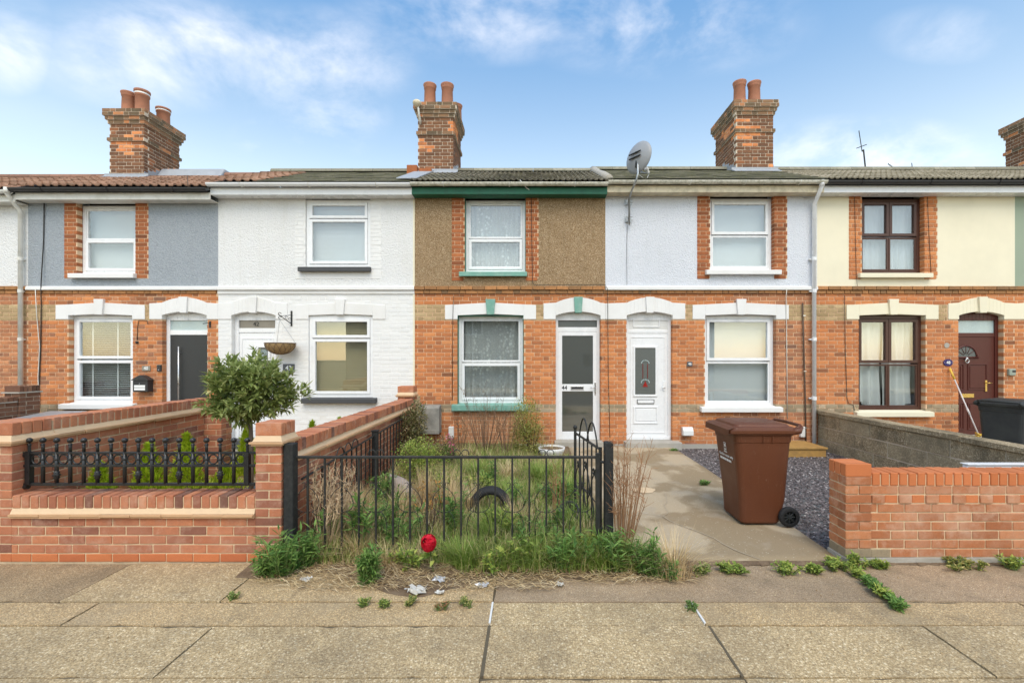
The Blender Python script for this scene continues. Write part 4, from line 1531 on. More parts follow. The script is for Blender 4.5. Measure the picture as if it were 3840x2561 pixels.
# 44: white frame door with two dark panes
d = SP[44]['drx']
dr = door_frame(H[44], d, MT['upvc'], .05)
MB().box(d[0] + .05, d[1] - .05, DY - .004, DY + .05, 2.205, 2.287).build('transom', MT['upvc'], dr, bevel=.004)
MB().box(d[0] + .049, d[1] - .049, DY + .015, DY + .022, 2.286, ZB - .011).build('fanlight', MT['glass_obscure'], dr)
lf = MB()
lx0, lx1 = d[0] + .052, d[1] - .052
lf.box(lx0, lx0 + .075, DY - .006, DY + .04, d[2] + .02, 2.200)
lf.box(lx1 - .075, lx1, DY - .006, DY + .04, d[2] + .02, 2.200)
for (a, b) in ((d[2] + .02, .30), (1.068, 1.203), (2.126, 2.200)):
    lf.box(lx0 + .0751, lx1 - .0751, DY - .006, DY + .04, a, b)
leaf = lf.build('door_leaf', MT['upvc'], dr, bevel=.003)
for (a, b) in ((.299, 1.069), (1.202, 2.127)):
    MB().box(lx0 + .074, lx1 - .074, DY + .012, DY + .018, a, b).build('pane', MT['glass_dark'], leaf)
lb = MB().ring(PX(2142), PX(2191), PZ(1464), PZ(1450), .012, DY - .016, DY).build('letter_box', MT['chrome'], leaf, bevel=.002)
MB().box(PX(2144), PX(2189), DY - .010, DY - .002, PZ(1462), PZ(1452)).build('flap', MT['pvc_black'], lb)
text_mesh('number', '44', .115, (PX(2118.5), DY - .0075, PZ(1456)), (pi / 2, 0, 0), MT['number_black'], leaf, sx=.9, bold=.001)
hx = lx1 - .035
hd = MB().box(hx - .014, hx + .014, DY - .016, DY - .006, 1.0, 1.24).build('handle', MT['chrome'], leaf, bevel=.004)
MB().tube([(hx, DY - .016, 1.14), (hx, DY - .05, 1.14), (hx - .10, DY - .05, 1.14)], .009, 8).build('lever', MT['chrome'], hd, smooth=True)
MB().box(d[0] - .03, d[1] + .03, YF - .18, YF + .2, .0, d[2] + .02).build('door_step', MT['cement'], dr, bevel=.012)
# 46: white panelled door with leaded pane
d = SP[46]['drx']
dr = door_frame(H[46], d, MT['upvc'], .055)
tp = MB().box(d[0] + .054, d[1] - .054, DY + .004, DY + .05, 2.237, ZB - .011).build('top_panel', MT['white_plastic'], dr)
MB().ring(PX(2379), PX(2480), PZ(1226), PZ(1185), .016, DY - .012, DY + .01).build('moulding', MT['upvc'], tp, bevel=.005)
MB().box(d[0] + .055, d[1] - .055, DY - .008, DY + .05, 2.17, 2.236).build('transom', MT['upvc'], dr, bevel=.008)
leaf = MB().box(d[0] + .056, d[1] - .056, DY, DY + .045, d[2] + .06, 2.1695).build('door_leaf', MT['upvc'], dr, bevel=.004)
gx0, gx1, gz0, gz1 = PX(2386), PX(2464), PZ(1482), PZ(1304)
MB().ring(gx0 - .035, gx1 + .035, gz0 - .035, gz1 + .035, .038, DY - .02, DY + .01).build('glazing_bead', MT['upvc'], leaf, bevel=.008)
MB().ring(d[0] + .09, d[1] - .11, d[2] + .12, 2.11, .018, DY - .010, DY + .004).build('moulding', MT['upvc'], leaf, bevel=.006)
pn = MB().box(gx0 - .002, gx1 + .002, DY - .006, DY + .004, gz0 - .002, gz1 + .002).build('pane', MT['glass_obscure'], leaf)
gc = (gx0 + gx1) / 2
mb = MB()
for dx in (-.045, .045):
    mb.tube([(gc + dx, DY - .008, PZ(1420)), (gc + dx, DY - .008, PZ(1365))], .007, 5)
mb.build('leading', plain('red_glass', (.22, .02, .015), .3), pn)
mb = MB()
for k in range(9):
    a = pi * k / 8
    mb.ball((gc + .075 * cos(a), DY - .010, PZ(1436) - .0 + .055 * sin(a)), .012, 6, 4)
    mb.ball((gc + .07 * cos(a), DY - .010, PZ(1358) - .02 + .05 * sin(a)), .011, 6, 4)
mb.build('bevelled_glass', MT['glass_frost'], pn)
MB().prism([(gc - .05, PZ(1452)), (gc + .05, PZ(1452)), (gc, PZ(1430))], DY - .011, DY - .004).build('red_glass', plain('ruby_glass', (.30, .02, .015), .3), pn)
lb = MB().ring(PX(2394), PX(2459), PZ(1516), PZ(1500), .006, DY - .016, DY).build('letter_box', MT['pvc_black'], leaf)
MB().box(PX(2396), PX(2457), DY - .014, DY - .001, PZ(1514), PZ(1502)).build('flap', MT['upvc'], lb, bevel=.004)
panel_mould(leaf, MT['upvc'], PX(2380), PX(2473), PZ(1592), PZ(1526), DY, .03, .016)
hd = MB().box(PX(2492), PX(2502), DY - .014, DY, PZ(1468), PZ(1430)).build('handle', MT['upvc'], leaf, bevel=.004)
MB().tube([(PX(2498), DY - .014, PZ(1453)), (PX(2498), DY - .045, PZ(1453)), (PX(2484), DY - .045, PZ(1453))], .009, 8).build('lever', MT['upvc'], hd, smooth=True)
MB().box(d[0] + .02, d[1] - .02, DY - .03, DY + .05, d[2], d[2] + .059).build('threshold', MT['upvc'], dr, bevel=.006)
MB().box(d[0] - .06, d[1] + .12, YF - .20, YF + .2, .0, d[2] - .002).build('door_step', MT['cement'], dr, bevel=.012)
# 48: rosewood door with sunburst pane
d = SP[48]['drx']
rose = MT['door_red']
dr = door_frame(H[48], d, rose, .06)
MB().box(d[0] + .06, d[1] - .06, DY - .006, DY + .05, 2.10, 2.18).build('transom', rose, dr, bevel=.006)
MB().box(d[0] + .059, d[1] - .059, DY + .015, DY + .022, 2.179, ZB - .011).build('fanlight', MT['glass_frost'], dr)
leaf = MB().box(d[0] + .061, d[1] - .061, DY + .002, DY + .045, d[2] + .03, 2.0995).build('door_leaf', rose, dr, bevel=.004)
cxm, czm, R = PX(3643.6), PZ(1337), .205
arc = [(cxm + R * cos(a), czm + R * sin(a)) for a in [pi * i / 16 for i in range(17)]]
pn = MB().prism(arc, DY - .002, DY + .006).build('pane', MT['glass_obscure'], leaf)
mb = MB().tube([(x, DY - .004, z) for x, z in arc], .018, 6)
mb.tube([(cxm - R - .03, DY - .006, czm - .02), (cxm + R + .03, DY - .006, czm - .02)], .018, 6)
for a in (.6, 1.1, 1.57, 2.04, 2.54):
    mb.tube([(cxm + .05 * cos(a), DY - .004, czm + .05 * sin(a)), (cxm + R * cos(a), DY - .004, czm + R * sin(a))], .006, 5)
mb.build('sunburst_moulding', rose, leaf, smooth=True)
mb = MB().tube([(cxm + .035 * cos(a), DY - .03, czm - .085 + .035 * sin(a)) for a in [2 * pi * i / 14 for i in range(14)]], .008, 6, closed=True)
mb.ball((cxm, DY - .02, czm - .035), .024, 10, 6)
mb.build('knocker', MT['chrome'], leaf, smooth=True)
pxs = [(d[0] + .10, cxm - .035), (cxm + .035, d[1] - .20)]
for (a, b) in pxs:
    panel_mould(leaf, rose, a, b, PZ(1465), PZ(1365), DY + .002, .02, .012)
    panel_mould(leaf, rose, a, b, d[2] + .12, PZ(1512), DY + .002, .02, .012)
MB().box(PX(3622), PX(3673), DY - .012, DY + .002, PZ(1493), PZ(1478)).build('letter_box', MT['brass'], leaf, bevel=.003)
hd = MB().box(PX(3715), PX(3723), DY - .014, DY + .002, PZ(1470), PZ(1427)).build('handle', MT['brass'], leaf, bevel=.004)
MB().tube([(PX(3719), DY - .014, PZ(1437)), (PX(3719), DY - .05, PZ(1437)), (PX(3734), DY - .05, PZ(1437))], .009, 8).build('lever', MT['brass'], hd, smooth=True)
MB().box(d[0] - .04, d[1] + .04, YF - .18, YF + .2, .0, d[2] + .03).build('door_step', MT['cement'], dr, bevel=.012)
# off-frame doors of the end houses
for k in (38, 50):
    d = SP[k]['drx']
    dr = door_frame(H[k], d, MT['upvc'], .05)
    MB().box(d[0] + .049, d[1] - .049, DY, DY + .045, d[2], ZB - .011).build('door_leaf', MT['door_black'], dr)


# ------------------------------------------------------------------ blinds and curtains inside the windows
def blind(label, x0, x1, z0, z1, Y, pitch, tilt, mat, tapes=()):
    mb = MB()
    n = int((z1 - z0 - .03) / pitch)
    wdt = .048 if pitch > .022 else .025
    for i in range(n):
        z = z1 - .03 - i * pitch
        dy, dz = wdt / 2 * cos(tilt), wdt / 2 * sin(tilt)
        mb.add([(x0, Y - dy, z - dz), (x1, Y - dy, z - dz), (x1, Y + dy, z + dz), (x0, Y + dy, z + dz),
                (x0, Y - dy, z - dz - .0015), (x1, Y - dy, z - dz - .0015), (x1, Y + dy, z + dz - .0015), (x0, Y + dy, z + dz - .0015)],
               [(0, 1, 2, 3), (7, 6, 5, 4), (0, 4, 5, 1), (3, 2, 6, 7)])
    mb.box(x0, x1, Y - .025, Y + .025, z1 - .03, z1)
    for tx in tapes:
        mb.box(x0 + (x1 - x0) * tx - .014, x0 + (x1 - x0) * tx + .014, Y - .032, Y - .030, z0, z1)
    return mb.build('window_blind', mat, None, label=label, cat='blind')


def curtain(label, x0, x1, z0, z1, Y, amp, waves, mat, cat='curtain', hem=None, ragged=0):
    nx, nz = int(waves * 8), 10
    mb = MB()
    vs, fs = [], []
    for j in range(nz + 1):
        for i in range(nx + 1):
            u = i / nx
            zz = z0 + (hem(u) if hem else 0)
            z = zz + (z1 - zz) * j / nz
            a = amp * (1.15 - .5 * j / nz)
            vs.append((x0 + (x1 - x0) * u + .01 * sin(j * .9 + i * .3), Y + a * sin(2 * pi * waves * u + .5 * sin(j * .35)) + .25 * a * sin(5.3 * waves * u + 1), z))
    for j in range(nz):
        for i in range(nx):
            a = j * (nx + 1) + i
            fs.append((a, a + 1, a + nx + 2, a + nx + 1))
    mb.add(vs, fs)
    o = mb.build('curtain', mat, None, smooth=True, label=label, cat=cat)
    return o


def inner(S, which):
    w = S['upx'] if which == 'up' else S['lox']
    zt = (4.694 + S['dz'] - .03) if which == 'up' else ZB + .06
    return w[0] + .03, w[1] - .03, w[2] + .03, zt, S['wy'] + .14


a = inner(SP[40], 'up')
blind('white blind covering the upper window of the grey roughcast house', a[0], a[1], a[2] + .01, a[3], a[4], .02, 1.15, MT['blind_white'])
a = inner(SP[40], 'low')
blind('white open slatted blind in the window beside the black door', a[0], a[1], a[2], a[3], a[4], .036, .22, MT['blind_white'], (.2, .62))
a = inner(SP[42], 'up')
blind('white blind in the upper window of the white painted house', a[0], a[1], a[2], a[3], a[4], .024, 1.1, MT['blind_white'])
a = inner(SP[42], 'low')
blind('cream slatted blind in the ground floor window of the white painted house', a[0], a[1], a[2], a[3], a[4], .030, .75, MT['blind_cream'])
a = inner(SP[46], 'up')
blind('white blind in the upper window beside the satellite dish house', a[0], a[1], a[2], a[3], a[4], .02, 1.2, MT['blind_white'])
a = inner(SP[46], 'low')
blind('white closed blind in the ground floor window behind the brown bin', a[0], a[1], a[2], a[3], a[4], .02, 1.15, MT['blind_white'])
a = inner(SP[44], 'up')
curtain('white net curtain in the upper window between the tan pebbledash walls', a[0], a[1], a[2], a[3], a[4], .018, 11, MT['lace'])
a = inner(SP[44], 'low')
curtain('white flowered lace curtain in the window above the mint green sill', a[0], a[1], a[2], a[3], a[4] + .05, .02, 9, MT['lace'])
for (u0, u1) in ((0, .2), (.78, 1)):
    xa = a[0] + (a[1] - a[0]) * u0
    curtain('white gathered side curtain behind the lace, ' + ('on the concrete hood side' if u0 == 0 else 'on the glazed door side'), xa, a[0] + (a[1] - a[0]) * u1, a[2], a[3], a[4] + .11, .02, 3, MT['lace'])['group'] = 'side curtains behind the lace'
a = inner(SP[48], 'up')
curtain('pale grey net curtain in the upper window with brown frames', a[0], a[1], a[2], a[3], a[4], .012, 9, MT['room_blue'])
a = inner(SP[48], 'low')
m_ = (a[0] + a[1]) / 2
curtain('white curtain with a swept hem behind the brown window, house side', a[0], m_ - .05, a[2], a[3] - .08, a[4], .035, 3, MT['curtain_white'], hem=lambda u: .22 * (1 - u) ** 2)
curtain('white curtain with a swept hem behind the brown window, door side', m_ + .02, a[1] - .03, a[2], a[3] - .05, a[4] + .02, .035, 4, MT['curtain_white'], hem=lambda u: .10 * u ** 2)

# ------------------------------------------------------------------ chimneys, ridges, flashings, downpipes, cables
P4 = [(.28, .2, .56, 'plain'), (.74, .2, .60, 'banded'), (.78, .75, .58, 'banded'), (.26, .75, .5, 'plain')]
chimney(H[40], PX(410, 9.85), PX(540, 9.85), PZ(405, 9.85), SP[40]['ze'], [(.3, .22, .56, 'plain'), (.72, .2, .60, 'banded'), (.78, .72, .58, 'banded')], depth=1.0)
c2 = chimney(H[44], PX(1567, 9.85), PX(1700, 9.85), PZ(381, 9.85), SP[44]['ze'], [(.28, .2, .60, 'plain'), (.78, .2, .60, 'plain'), (.48, .78, .42, 'plain'), (.92, .72, .52, 'plain')], depth=1.05)
chimney(H[46], PX(2760, 9.85), PX(2900, 9.85), PZ(372, 9.85), SP[46]['ze'], [(.22, .2, .62, 'plain'), (.62, .2, .60, 'plain'), (.5, .75, .5, 'plain')], depth=1.1)
chimney(H[50], 11.42, 12.22, 7.28, SP[50]['ze'], [(.25, .2, .6, 'plain'), (.7, .7, .6, 'plain')], depth=1.1)
# raised cement ridge beside the left chimney
zr = roof_z(SP[40]['ze'], RIDGE_Y)
MB().prism_x([(RIDGE_Y - .25, zr - .10), (RIDGE_Y - .10, zr + .13), (RIDGE_Y + .10, zr + .13), (RIDGE_Y + .25, zr - .10)], -8.36, -6.92).build('cement_ridge', MT['lead'], SP[40]['roof_o'], bevel=.03)
zs = SP[44]['ze']
MB().prism_x([(8.33, roof_z(zs, 8.33) + .035), (9.86, roof_z(zs, 9.86) + .04), (9.86, roof_z(zs, 9.86) + .075), (8.33, roof_z(zs, 8.33) + .05)], -2.46, -2.08).build('lead_strip', MT['lead'], SP[44]['roof_o'])
for (xa, ya, w, l) in ((-2.62, 9.62, .22, .3), (-2.36, 9.62, .26, .22)):
    z_ = roof_z(zs, ya)
    MB().box(xa, xa + w, ya, ya + l, z_ - .02, z_ + (.21 if l > .25 else .14)).build('wall_stub', MT['brick_pier'], c2, bevel=.01)
mb = MB()
mb.tube([(PX(2275), y, roof_z(zs, y) + .035) for y in (8.28, 8.9, 9.5, 10.1, 10.42)], [.075, .085, .07, .085, .09], 10)
mb.build('cement_verge', MT['cement'], SP[44]['roof_o'], smooth=True)
downpipe(H[38], -9.52, 4.80, .05, MT['upvc_dirty'])
downpipe(H[46], 5.295, 4.93, .06, MT['upvc'])
MB().box(PX(3062) - .035, PX(3062) + .01, YF - .006, YF + .02, 3.06, 4.70).build('party_strip', MT['render_white'], H[46])
MB().box(PX(1555) - .028, PX(1555) + .002, YF - .014, YF + .02, .05, 4.68).build('party_strip', MT['cream_paint'], H[42])


def fw(pts):
    return [(PX(x, YF - o), YF - o, PZ(y, YF - o)) for (x, y, o) in pts]


wire('cable', fw([(165, 742, .02), (163, 900, .012), (153, 1070, .06), (154, 1140, .02), (152, 1300, .014), (146, 1440, .012), (144, 1530, .012)]), .009, MT['cable_black'], H[40])
wire('cable', fw([(132, 1085, .07), (137, 1180, .02), (148, 1300, .026), (142, 1420, .022), (148, 1490, .02), (143, 1545, .02)]), .007, MT['upvc_dirty'], H[40])
wire('cable', fw([(1740, 1110, .034), (1700, 1112, .034), (1698, 1180, .02), (1697, 1300, .012), (1696, 1500, .012)]), .005, MT['cable_black'], H[44])
wire('cable', fw([(1992, 742, .016), (1994, 900, .016), (1997, 1060, .014), (2003, 1069, .06), (2270, 1068, .06), (2278, 1084, .06), (2279, 1140, .03), (2281, 1400, .012), (2287, 1640, .012)]), .005, MT['cable_black'], H[44])
wire('string_cable', fw([(1560, 1104, .03), (1800, 1105, .03), (2100, 1104, .03), (2265, 1102, .03)]), .004, MT['cable_black'], H[44])
wire('string_cable', fw([(2285, 1101, .03), (2600, 1100, .03), (3040, 1100, .03)]), .004, MT['cable_black'], H[46])
wire('cable', fw([(2951, 1078, .07), (2948, 1110, .03), (2950, 1300, .012), (2953, 1570, .012)]), .007, MT['upvc_dirty'], H[46])
gp = wire('gas_pipe', fw([(3010, 1138, .0), (3010, 1142, .03), (3014, 1300, .03), (3020, 1500, .03), (3022, 1655, .03)]), .013, MT['pipe_brown'], H[46], 8)
for y in (1184, 1392, 1604):
    p_ = fw([(3015 + (y - 1184) * .014, y, .03)])[0]
    MB().box(p_[0] - .022, p_[0] + .022, p_[1] - .016, YF, p_[2] - .009, p_[2] + .009).build('pipe_clip', MT['chrome'], gp)
wire('cable', fw([(3167, 1108, .03), (3170, 1300, .012), (3176, 1490, .012), (3182, 1512, .012), (3200, 1518, .012), (3207, 1550, .012)]), .005, MT['cable_black'], H[48])
wire('cable', fw([(3205, 738, .014), (3208, 900, .014), (3211, 1030, .014), (3216, 1085, .05)]), .004, MT['cable_black'], H[48])
wire('cable', fw([(3478, 740, .014), (3484, 880, .014), (3492, 1030, .014)]), .004, MT['cable_black'], H[48])
wire('cable', fw([(2352, 846, .012), (2350, 960, .012), (2351, 1068, .05)]), .0035, MT['cable_black'], H[46])
wire('cable', [(PX(1950, 8.3), 8.20, PZ(676, 8.2)), (PX(1962, 8.3), 8.24, PZ(690, 8.24)), (PX(1975, 8.33), 8.335, PZ(706, 8.33)), (PX(1985, 8.33), 8.335, PZ(712, 8.33))], .008, MT['white_plastic'], H[44])
wire('cable', [(PX(715, 8.33), 8.25, PZ(664, 8.3)), (PX(720, 8.3), 8.2, PZ(700, 8.2)), (PX(740, 8.34), 8.335, PZ(712, 8.33)), (PX(752, 8.34), 8.335, PZ(714, 8.33))], .007, MT['pipe_brown'], H[40])

# satellite dish
Yd = 8.12
sat = thing('satellite_dish', 'grey satellite dish on a bent steel pole above the blue white wall', 'dish', (PX(2360), YF - .08, PZ(844)))
pole = [(PX(2359.5, YF - .08), YF - .08, PZ(844, YF - .08)), (PX(2359.5, YF - .08), YF - .08, PZ(748, YF - .08)), (PX(2366, 8.3), 8.3, PZ(722, 8.3)), (PX(2388, Yd), Yd, PZ(672, Yd)), (PX(2392.5, Yd), Yd, PZ(650, Yd)), (PX(2391, Yd), Yd, PZ(572, Yd))]
MB().tube(pole, .018, 10).build('pole', MT['galv'], sat, smooth=True)
for y in (757, 822):
    z_ = PZ(y, YF - .05)
    b = MB()
    xx = PX(2359.5, YF - .08)
    b.box(xx - .07, xx + .06, YF - .015, YF + .002, z_ - .055, z_ + .055)
    b.box(xx - .05, xx - .035, YF - .085, YF - .01, z_ - .05, z_ + .05)
    b.tube([(xx - .06, YF - .08, z_ + .03), (xx + .06, YF - .08, z_ + .03)], .008, 6)
    b.tube([(xx - .06, YF - .08, z_ - .03), (xx + .06, YF - .08, z_ - .03)], .008, 6)
    b.build('wall_bracket', MT['galv'], sat)
nrm = Vector((.80, .58, -.06)).normalized()
dc = Vector((PX(2398, Yd - .02), Yd + .06, PZ(586, Yd)))
q = Vector((0, 0, 1)).rotation_difference(nrm)
prof = [(.001, -.075), (.08, -.07), (.16, -.048), (.24, -.012), (.283, .012), (.289, .012), (.288, .004), (.24, -.022), (.16, -.058), (.08, -.080), (.001, -.085)]
mb = MB()
tmp = MB().lathe(prof, (0, 0, 0), 28)
mb.add([dc + q @ Vector(v) for v in tmp.v], tmp.f)
mb.build('reflector', MT['dish_grey'], sat, smooth=True)
side = nrm.cross(Vector((0, 0, 1))).normalized()
upv = side.cross(nrm).normalized()
bk = MB()
for s_ in (.05, -.03):
    c_ = dc - nrm * .10 + upv * s_
    bk.tube([c_ - side * .13, c_ + side * .13], .014, 6)
bk.tube([dc - nrm * .09 + upv * .06, Vector(pole[-1]), dc - nrm * .06 - upv * .2], .02, 6)
bk.build('back_bracket', MT['iron_worn'], sat)
arm_a, arm_b = dc - upv * .27 - nrm * .02, dc + nrm * .30 - upv * .20
MB().tube([arm_a, arm_b], .012, 6).build('feed_arm', MT['galv'], sat)
MB().tube([arm_b - nrm * .02, arm_b + upv * .05 - nrm * .05], .028, 8).tube([arm_b + upv * .05 - nrm * .05, arm_b + upv * .07 - nrm * .09], .036, 10).build('feed_horn', MT['white_plastic'], sat)
mb = MB().tube([arm_b, arm_b - upv * .12 - nrm * .05, arm_b - upv * .13 - nrm * .16, arm_a - upv * .03 + nrm * .03], .006, 5)
mb.build('feed_cable', MT['white_plastic'], sat, smooth=True)

# aerials behind the ridge of the cream house
Ya = 10.62
a1 = thing('tv_aerial', 'thin leaning mast aerial with a cross bar above the grey tiled roof', 'aerial', (PX(3247, Ya), Ya, PZ(655, Ya)))
MB().tube([(PX(3249, Ya), Ya, PZ(665, Ya)), (PX(3238, Ya), Ya, PZ(562, Ya))], .016, 6).build('mast', MT['iron_worn'], a1)
MB().tube([(PX(3233, Ya), Ya, PZ(570, Ya)), (PX(3221, Ya), Ya, PZ(491, Ya))], .009, 5).build('rod', MT['iron_worn'], a1)
MB().tube([(PX(3238, Ya), Ya, PZ(564, Ya)), (PX(3232, Ya), Ya, PZ(566, Ya))], .016, 5).build('clamp', MT['iron_worn'], a1)
MB().tube([(PX(3212, Ya), Ya, PZ(557, Ya)), (PX(3250, Ya), Ya, PZ(543, Ya))], .009, 5).build('cross_bar', MT['iron_worn'], a1)
a2 = thing('tv_aerial', 'low yagi aerial with many short cross rods peeking over the ridge', 'aerial', (PX(3370, Ya), Ya, PZ(645, Ya)))
pa, pb = Vector((PX(3331, Ya), Ya, PZ(616, Ya))), Vector((PX(3412, Ya), Ya + .2, PZ(642, Ya)))
MB().tube([pa, pb], .008, 5).build('boom', MT['iron_worn'], a2)
MB().tube([pb, pb + Vector((0, 0, -.3))], .014, 5).build('mast', MT['iron_worn'], a2)
for k in range(9):
    c_ = pa.lerp(pb, k / 8.5)
    MB().tube([c_ + Vector((-.045, -.05, -.03)), c_ + Vector((.045, .05, .035))], .009, 5).build('cross_rod', MT['iron_worn'], a2)
MB().tube([(PX(3423, Ya), Ya, PZ(650, Ya)), (PX(3419, Ya), Ya, PZ(612, Ya))], .008, 5).build('whip_aerial', MT['iron_worn'], None,
    label='short thin whip aerial just right of the yagi on the grey roof', cat='aerial')
# lamp on the middle chimney
lp = thing('floodlight', 'cream bulkhead floodlight fixed to the top of the middle chimney', 'lamp', (PX(1566, 9.7), 9.72, PZ(450, 9.72)))
zl = PZ(388, 9.68)
MB().lathe([(.001, .035), (.05, .05), (.085, .02), (.09, -.02), (.06, -.05), (.03, -.09), (.001, -.1)], (PX(1563, 9.65), 9.66, zl), 14).build('lamp_head', MT['fascia_cream'], lp, smooth=True)
MB().tube([(PX(1567, 9.66), 9.67, zl - .08), (PX(1572, 9.75), 9.74, zl - .22), (PX(1576, 9.8), 9.80, zl - .30), (PX(1576, 9.85), 9.86, zl - .36)], .022, 8).build('arm', MT['upvc_dirty'], lp, smooth=True)
# ------------------------------------------------------------------ garden walls
def coping_recs(O, rot, W, z, h, mat, D=.212, pitch=.0752, rng=random, tilt=0):
    """bricks on edge laid across a wall"""
    n = int(round(W / pitch))
    p = W / n
    U = (cos(rot), sin(rot))
    return [((O[0] + U[0] * (i + .5) * p, O[1] + U[1] * (i + .5) * p, z + h / 2 + rng.uniform(-.003, .003)), rot, p - .011, h, D, mat(rng) if callable(mat) else mat,
             min(1, max(0, rng.gauss(.55, .28)))) for i in range(n)]


def creasing(parent, x0, x1, y0, y1, z, out=.04, sides='f', layers=2):
    """courses of thin cream tiles that oversail the wall, with a mortar fillet on top"""
    for l in range(layers):
        o_ = out - .012 * l
        zz = z + (layers - 1 - l) * .017
        a, b, c, d = x0 - (o_ if 'l' in sides else 0), x1 + (o_ if 'r' in sides else 0), y0 - (o_ if 'f' in sides else 0), y1 + (o_ if 'b' in sides else 0)
        alongx = (b - a) >= (d - c)
        n = max(1, int(round(max(b - a, d - c) / .265)))
        for i in range(n):
            t0, t1 = i / n, (i + 1) / n
            m = MB()
            e = random.uniform(-.008, .006)
            if alongx:
                m.box(a + (b - a) * t0 + .001, a + (b - a) * t1 - .001, c + e, d, zz, zz + .0155 + e * .3)
            else:
                m.box(a, b + e, c + (d - c) * t0 + .001, c + (d - c) * t1 - .001, zz, zz + .0155 + e * .3)
            m.build('creasing_tile', MT['cream_tile'], parent)
    zt = z + layers * .017
    f = MB()
    f.add([(x0 - (out * .45 if 'l' in sides else 0), y0 - (out * .45 if 'f' in sides else 0), zt), (x1 + (out * .45 if 'r' in sides else 0), y0 - (out * .45 if 'f' in sides else 0), zt),
           (x1 + (out * .45 if 'r' in sides else 0), y1 + (out * .45 if 'b' in sides else 0), zt), (x0 - (out * .45 if 'l' in sides else 0), y1 + (out * .45 if 'b' in sides else 0), zt),
           (x0 + .004, y0 + .004, zt + .047), (x1 - .004, y0 + .004, zt + .047), (x1 - .004, y1 - .004, zt + .047), (x0 + .004, y1 - .004, zt + .047)],
          [(4, 5, 6, 7), (0, 1, 5, 4), (1, 2, 6, 5), (2, 3, 7, 6), (3, 0, 4, 7), (3, 2, 1, 0)])
    f.build('mortar_fillet', MT['cream_fillet'], parent)


MT['cream_tile'] = plain('cream_clay_tile', (.58, .36, .20), .9, .15, 12, .2, 60)
MT['cream_fillet'] = plain('cream_mortar_fillet', (.68, .50, .32), .9, .1, 14, .4, 60)
mixed = lambda z, u: MT['brick_new']


def pillar(parent, x0, x1, y0, y1, ztop, cap_axis='x', base=0.0):
    """brick pillar: courses, cream tile creasing, cap of bricks on edge; ztop is the top of the cap"""
    zc = ztop - .105 - .081
    n = int(round((zc - base) / .075))
    z0 = zc - n * .075
    MB().box(x0 + .005, x1 - .005, y0 + .005, y1 - .005, -.05, zc).box(x0 + .012, x1 - .012, y0 + .014, y1 - .012, zc, ztop - .014).build('mortar_core', MT['mortar_pale'], parent)
    mf = lambda z, u: MT['brick_base'] if z < .075 else MT['brick_new']
    r = panel((x0, y0), 0, x1 - x0, z0, zc, mf, D=.10, phase=0)
    r += panel((x1, y0), pi / 2, y1 - y0, z0, zc, mf, D=.10, u0=.103, phase=.01)
    r += panel((x0, y1), -pi / 2, y1 - y0 - .103, z0, zc, mf, D=.10)
    creasing(parent, x0, x1, y0, y1, zc, .035, 'flrb')
    rng = random
    if cap_axis == 'x':      # long faces to the street
        nb = int(round((y1 - y0) / .075))
        for i in range(nb):
            p = (y1 - y0) / nb
            r.append((((x0 + x1) / 2, y0 + (i + .5) * p - (p - .011) / 2 - .004, ztop - .0525), 0, x1 - x0 + .004, .105, p - .011, MT['brick_new'], rng.uniform(.45, .95)))
    return r


# --- low front wall of the white house, with its two pillars
fw_ = thing('garden_wall', 'low new red brick front wall between two pillars, under the ball topped railing', 'wall', (-3.3, 3.9, 0))
XA, XB, XC, XD = -4.662, -4.334, -2.296, -2.08
recs = []
MB().box(XB - .01, XC + .01, 3.806, 4.006, -.05, .545).build('mortar_core', MT['mortar_pale'], fw_)
recs += panel((XB, 3.80), 0, XC - XB, 0, .375, lambda z, u: MT['brick_base'] if z < .075 else MT['brick_new'], D=.10, phase=.06)
recs += panel((XC, 4.012), pi, XC - XB, 0, .375, mixed, D=.10)
creasing(fw_, XB + .002, XC - .002, 3.80, 4.01, .375, .035, 'f')
recs += coping_recs((XB + .003, 3.797), 0, XC - XB - .006, .454, .104, MT['brick_new'])
recs += pillar(fw_, XA, XB, 3.80, 4.128, 1.163)
recs += pillar(fw_, XC, XD, 3.795, 4.03, 1.163)
emit(recs, fw_, limit=300)

# --- side walls of the same garden
sw = thing('garden_wall', 'new red brick garden wall running back from the pillar, between path and conifers', 'wall', (-4.45, 5.2, 0))
x0, x1, y0, y1 = -4.55, -4.335, 4.13, 6.05
MB().box(x0 + .005, x1 - .005, y0, y1, -.05, 1.14).build('mortar_core', MT['mortar_pale'], sw)
zc = 1.163 - .105 - .081
z0 = zc - 13 * .075
recs = panel((x1, y0), pi / 2, y1 - y0, z0, zc, mixed, D=.10)
recs += panel((x0, y1), -pi / 2, y1 - y0, z0, zc, mixed, D=.10)
creasing(sw, x0, x1, y0 + .01, y1, zc, .035, 'lr')
recs += [((p[0] - .003, p[1], p[2]), r_, L, Hh, D, m, rn) for (p, r_, L, Hh, D, m, rn) in coping_recs((x1 + .004, y0 + .004), pi / 2, y1 - y0 - .004, zc + .081, .104, MT['brick_new'])]
recs += pillar(sw, x0 + .03, x1 + .225, y1, y1 + .22, 1.163)
emit(recs, sw, limit=300)
sr = thing('garden_wall', 'new red brick dividing wall with cream tile course, running to a pier at the white house', 'wall', (-2.19, 6.2, 0))
x0, x1, y0, y1 = -2.29, -2.075, 4.05, 7.98
MB().box(x0 + .005, x1 - .005, y0, y1, -.05, .975).build('mortar_core', MT['mortar_pale'], sr)
zc = .985 - .104 - .081
z0 = zc - 11 * .075
recs = panel((x1, y0), pi / 2, y1 - y0, z0, zc, mixed, D=.10)
recs += panel((x0, y1), -pi / 2, y1 - y0, z0, zc, mixed, D=.10)
recs += panel((x0, y0), 0, x1 - x0, z0, zc, mixed, D=.05)
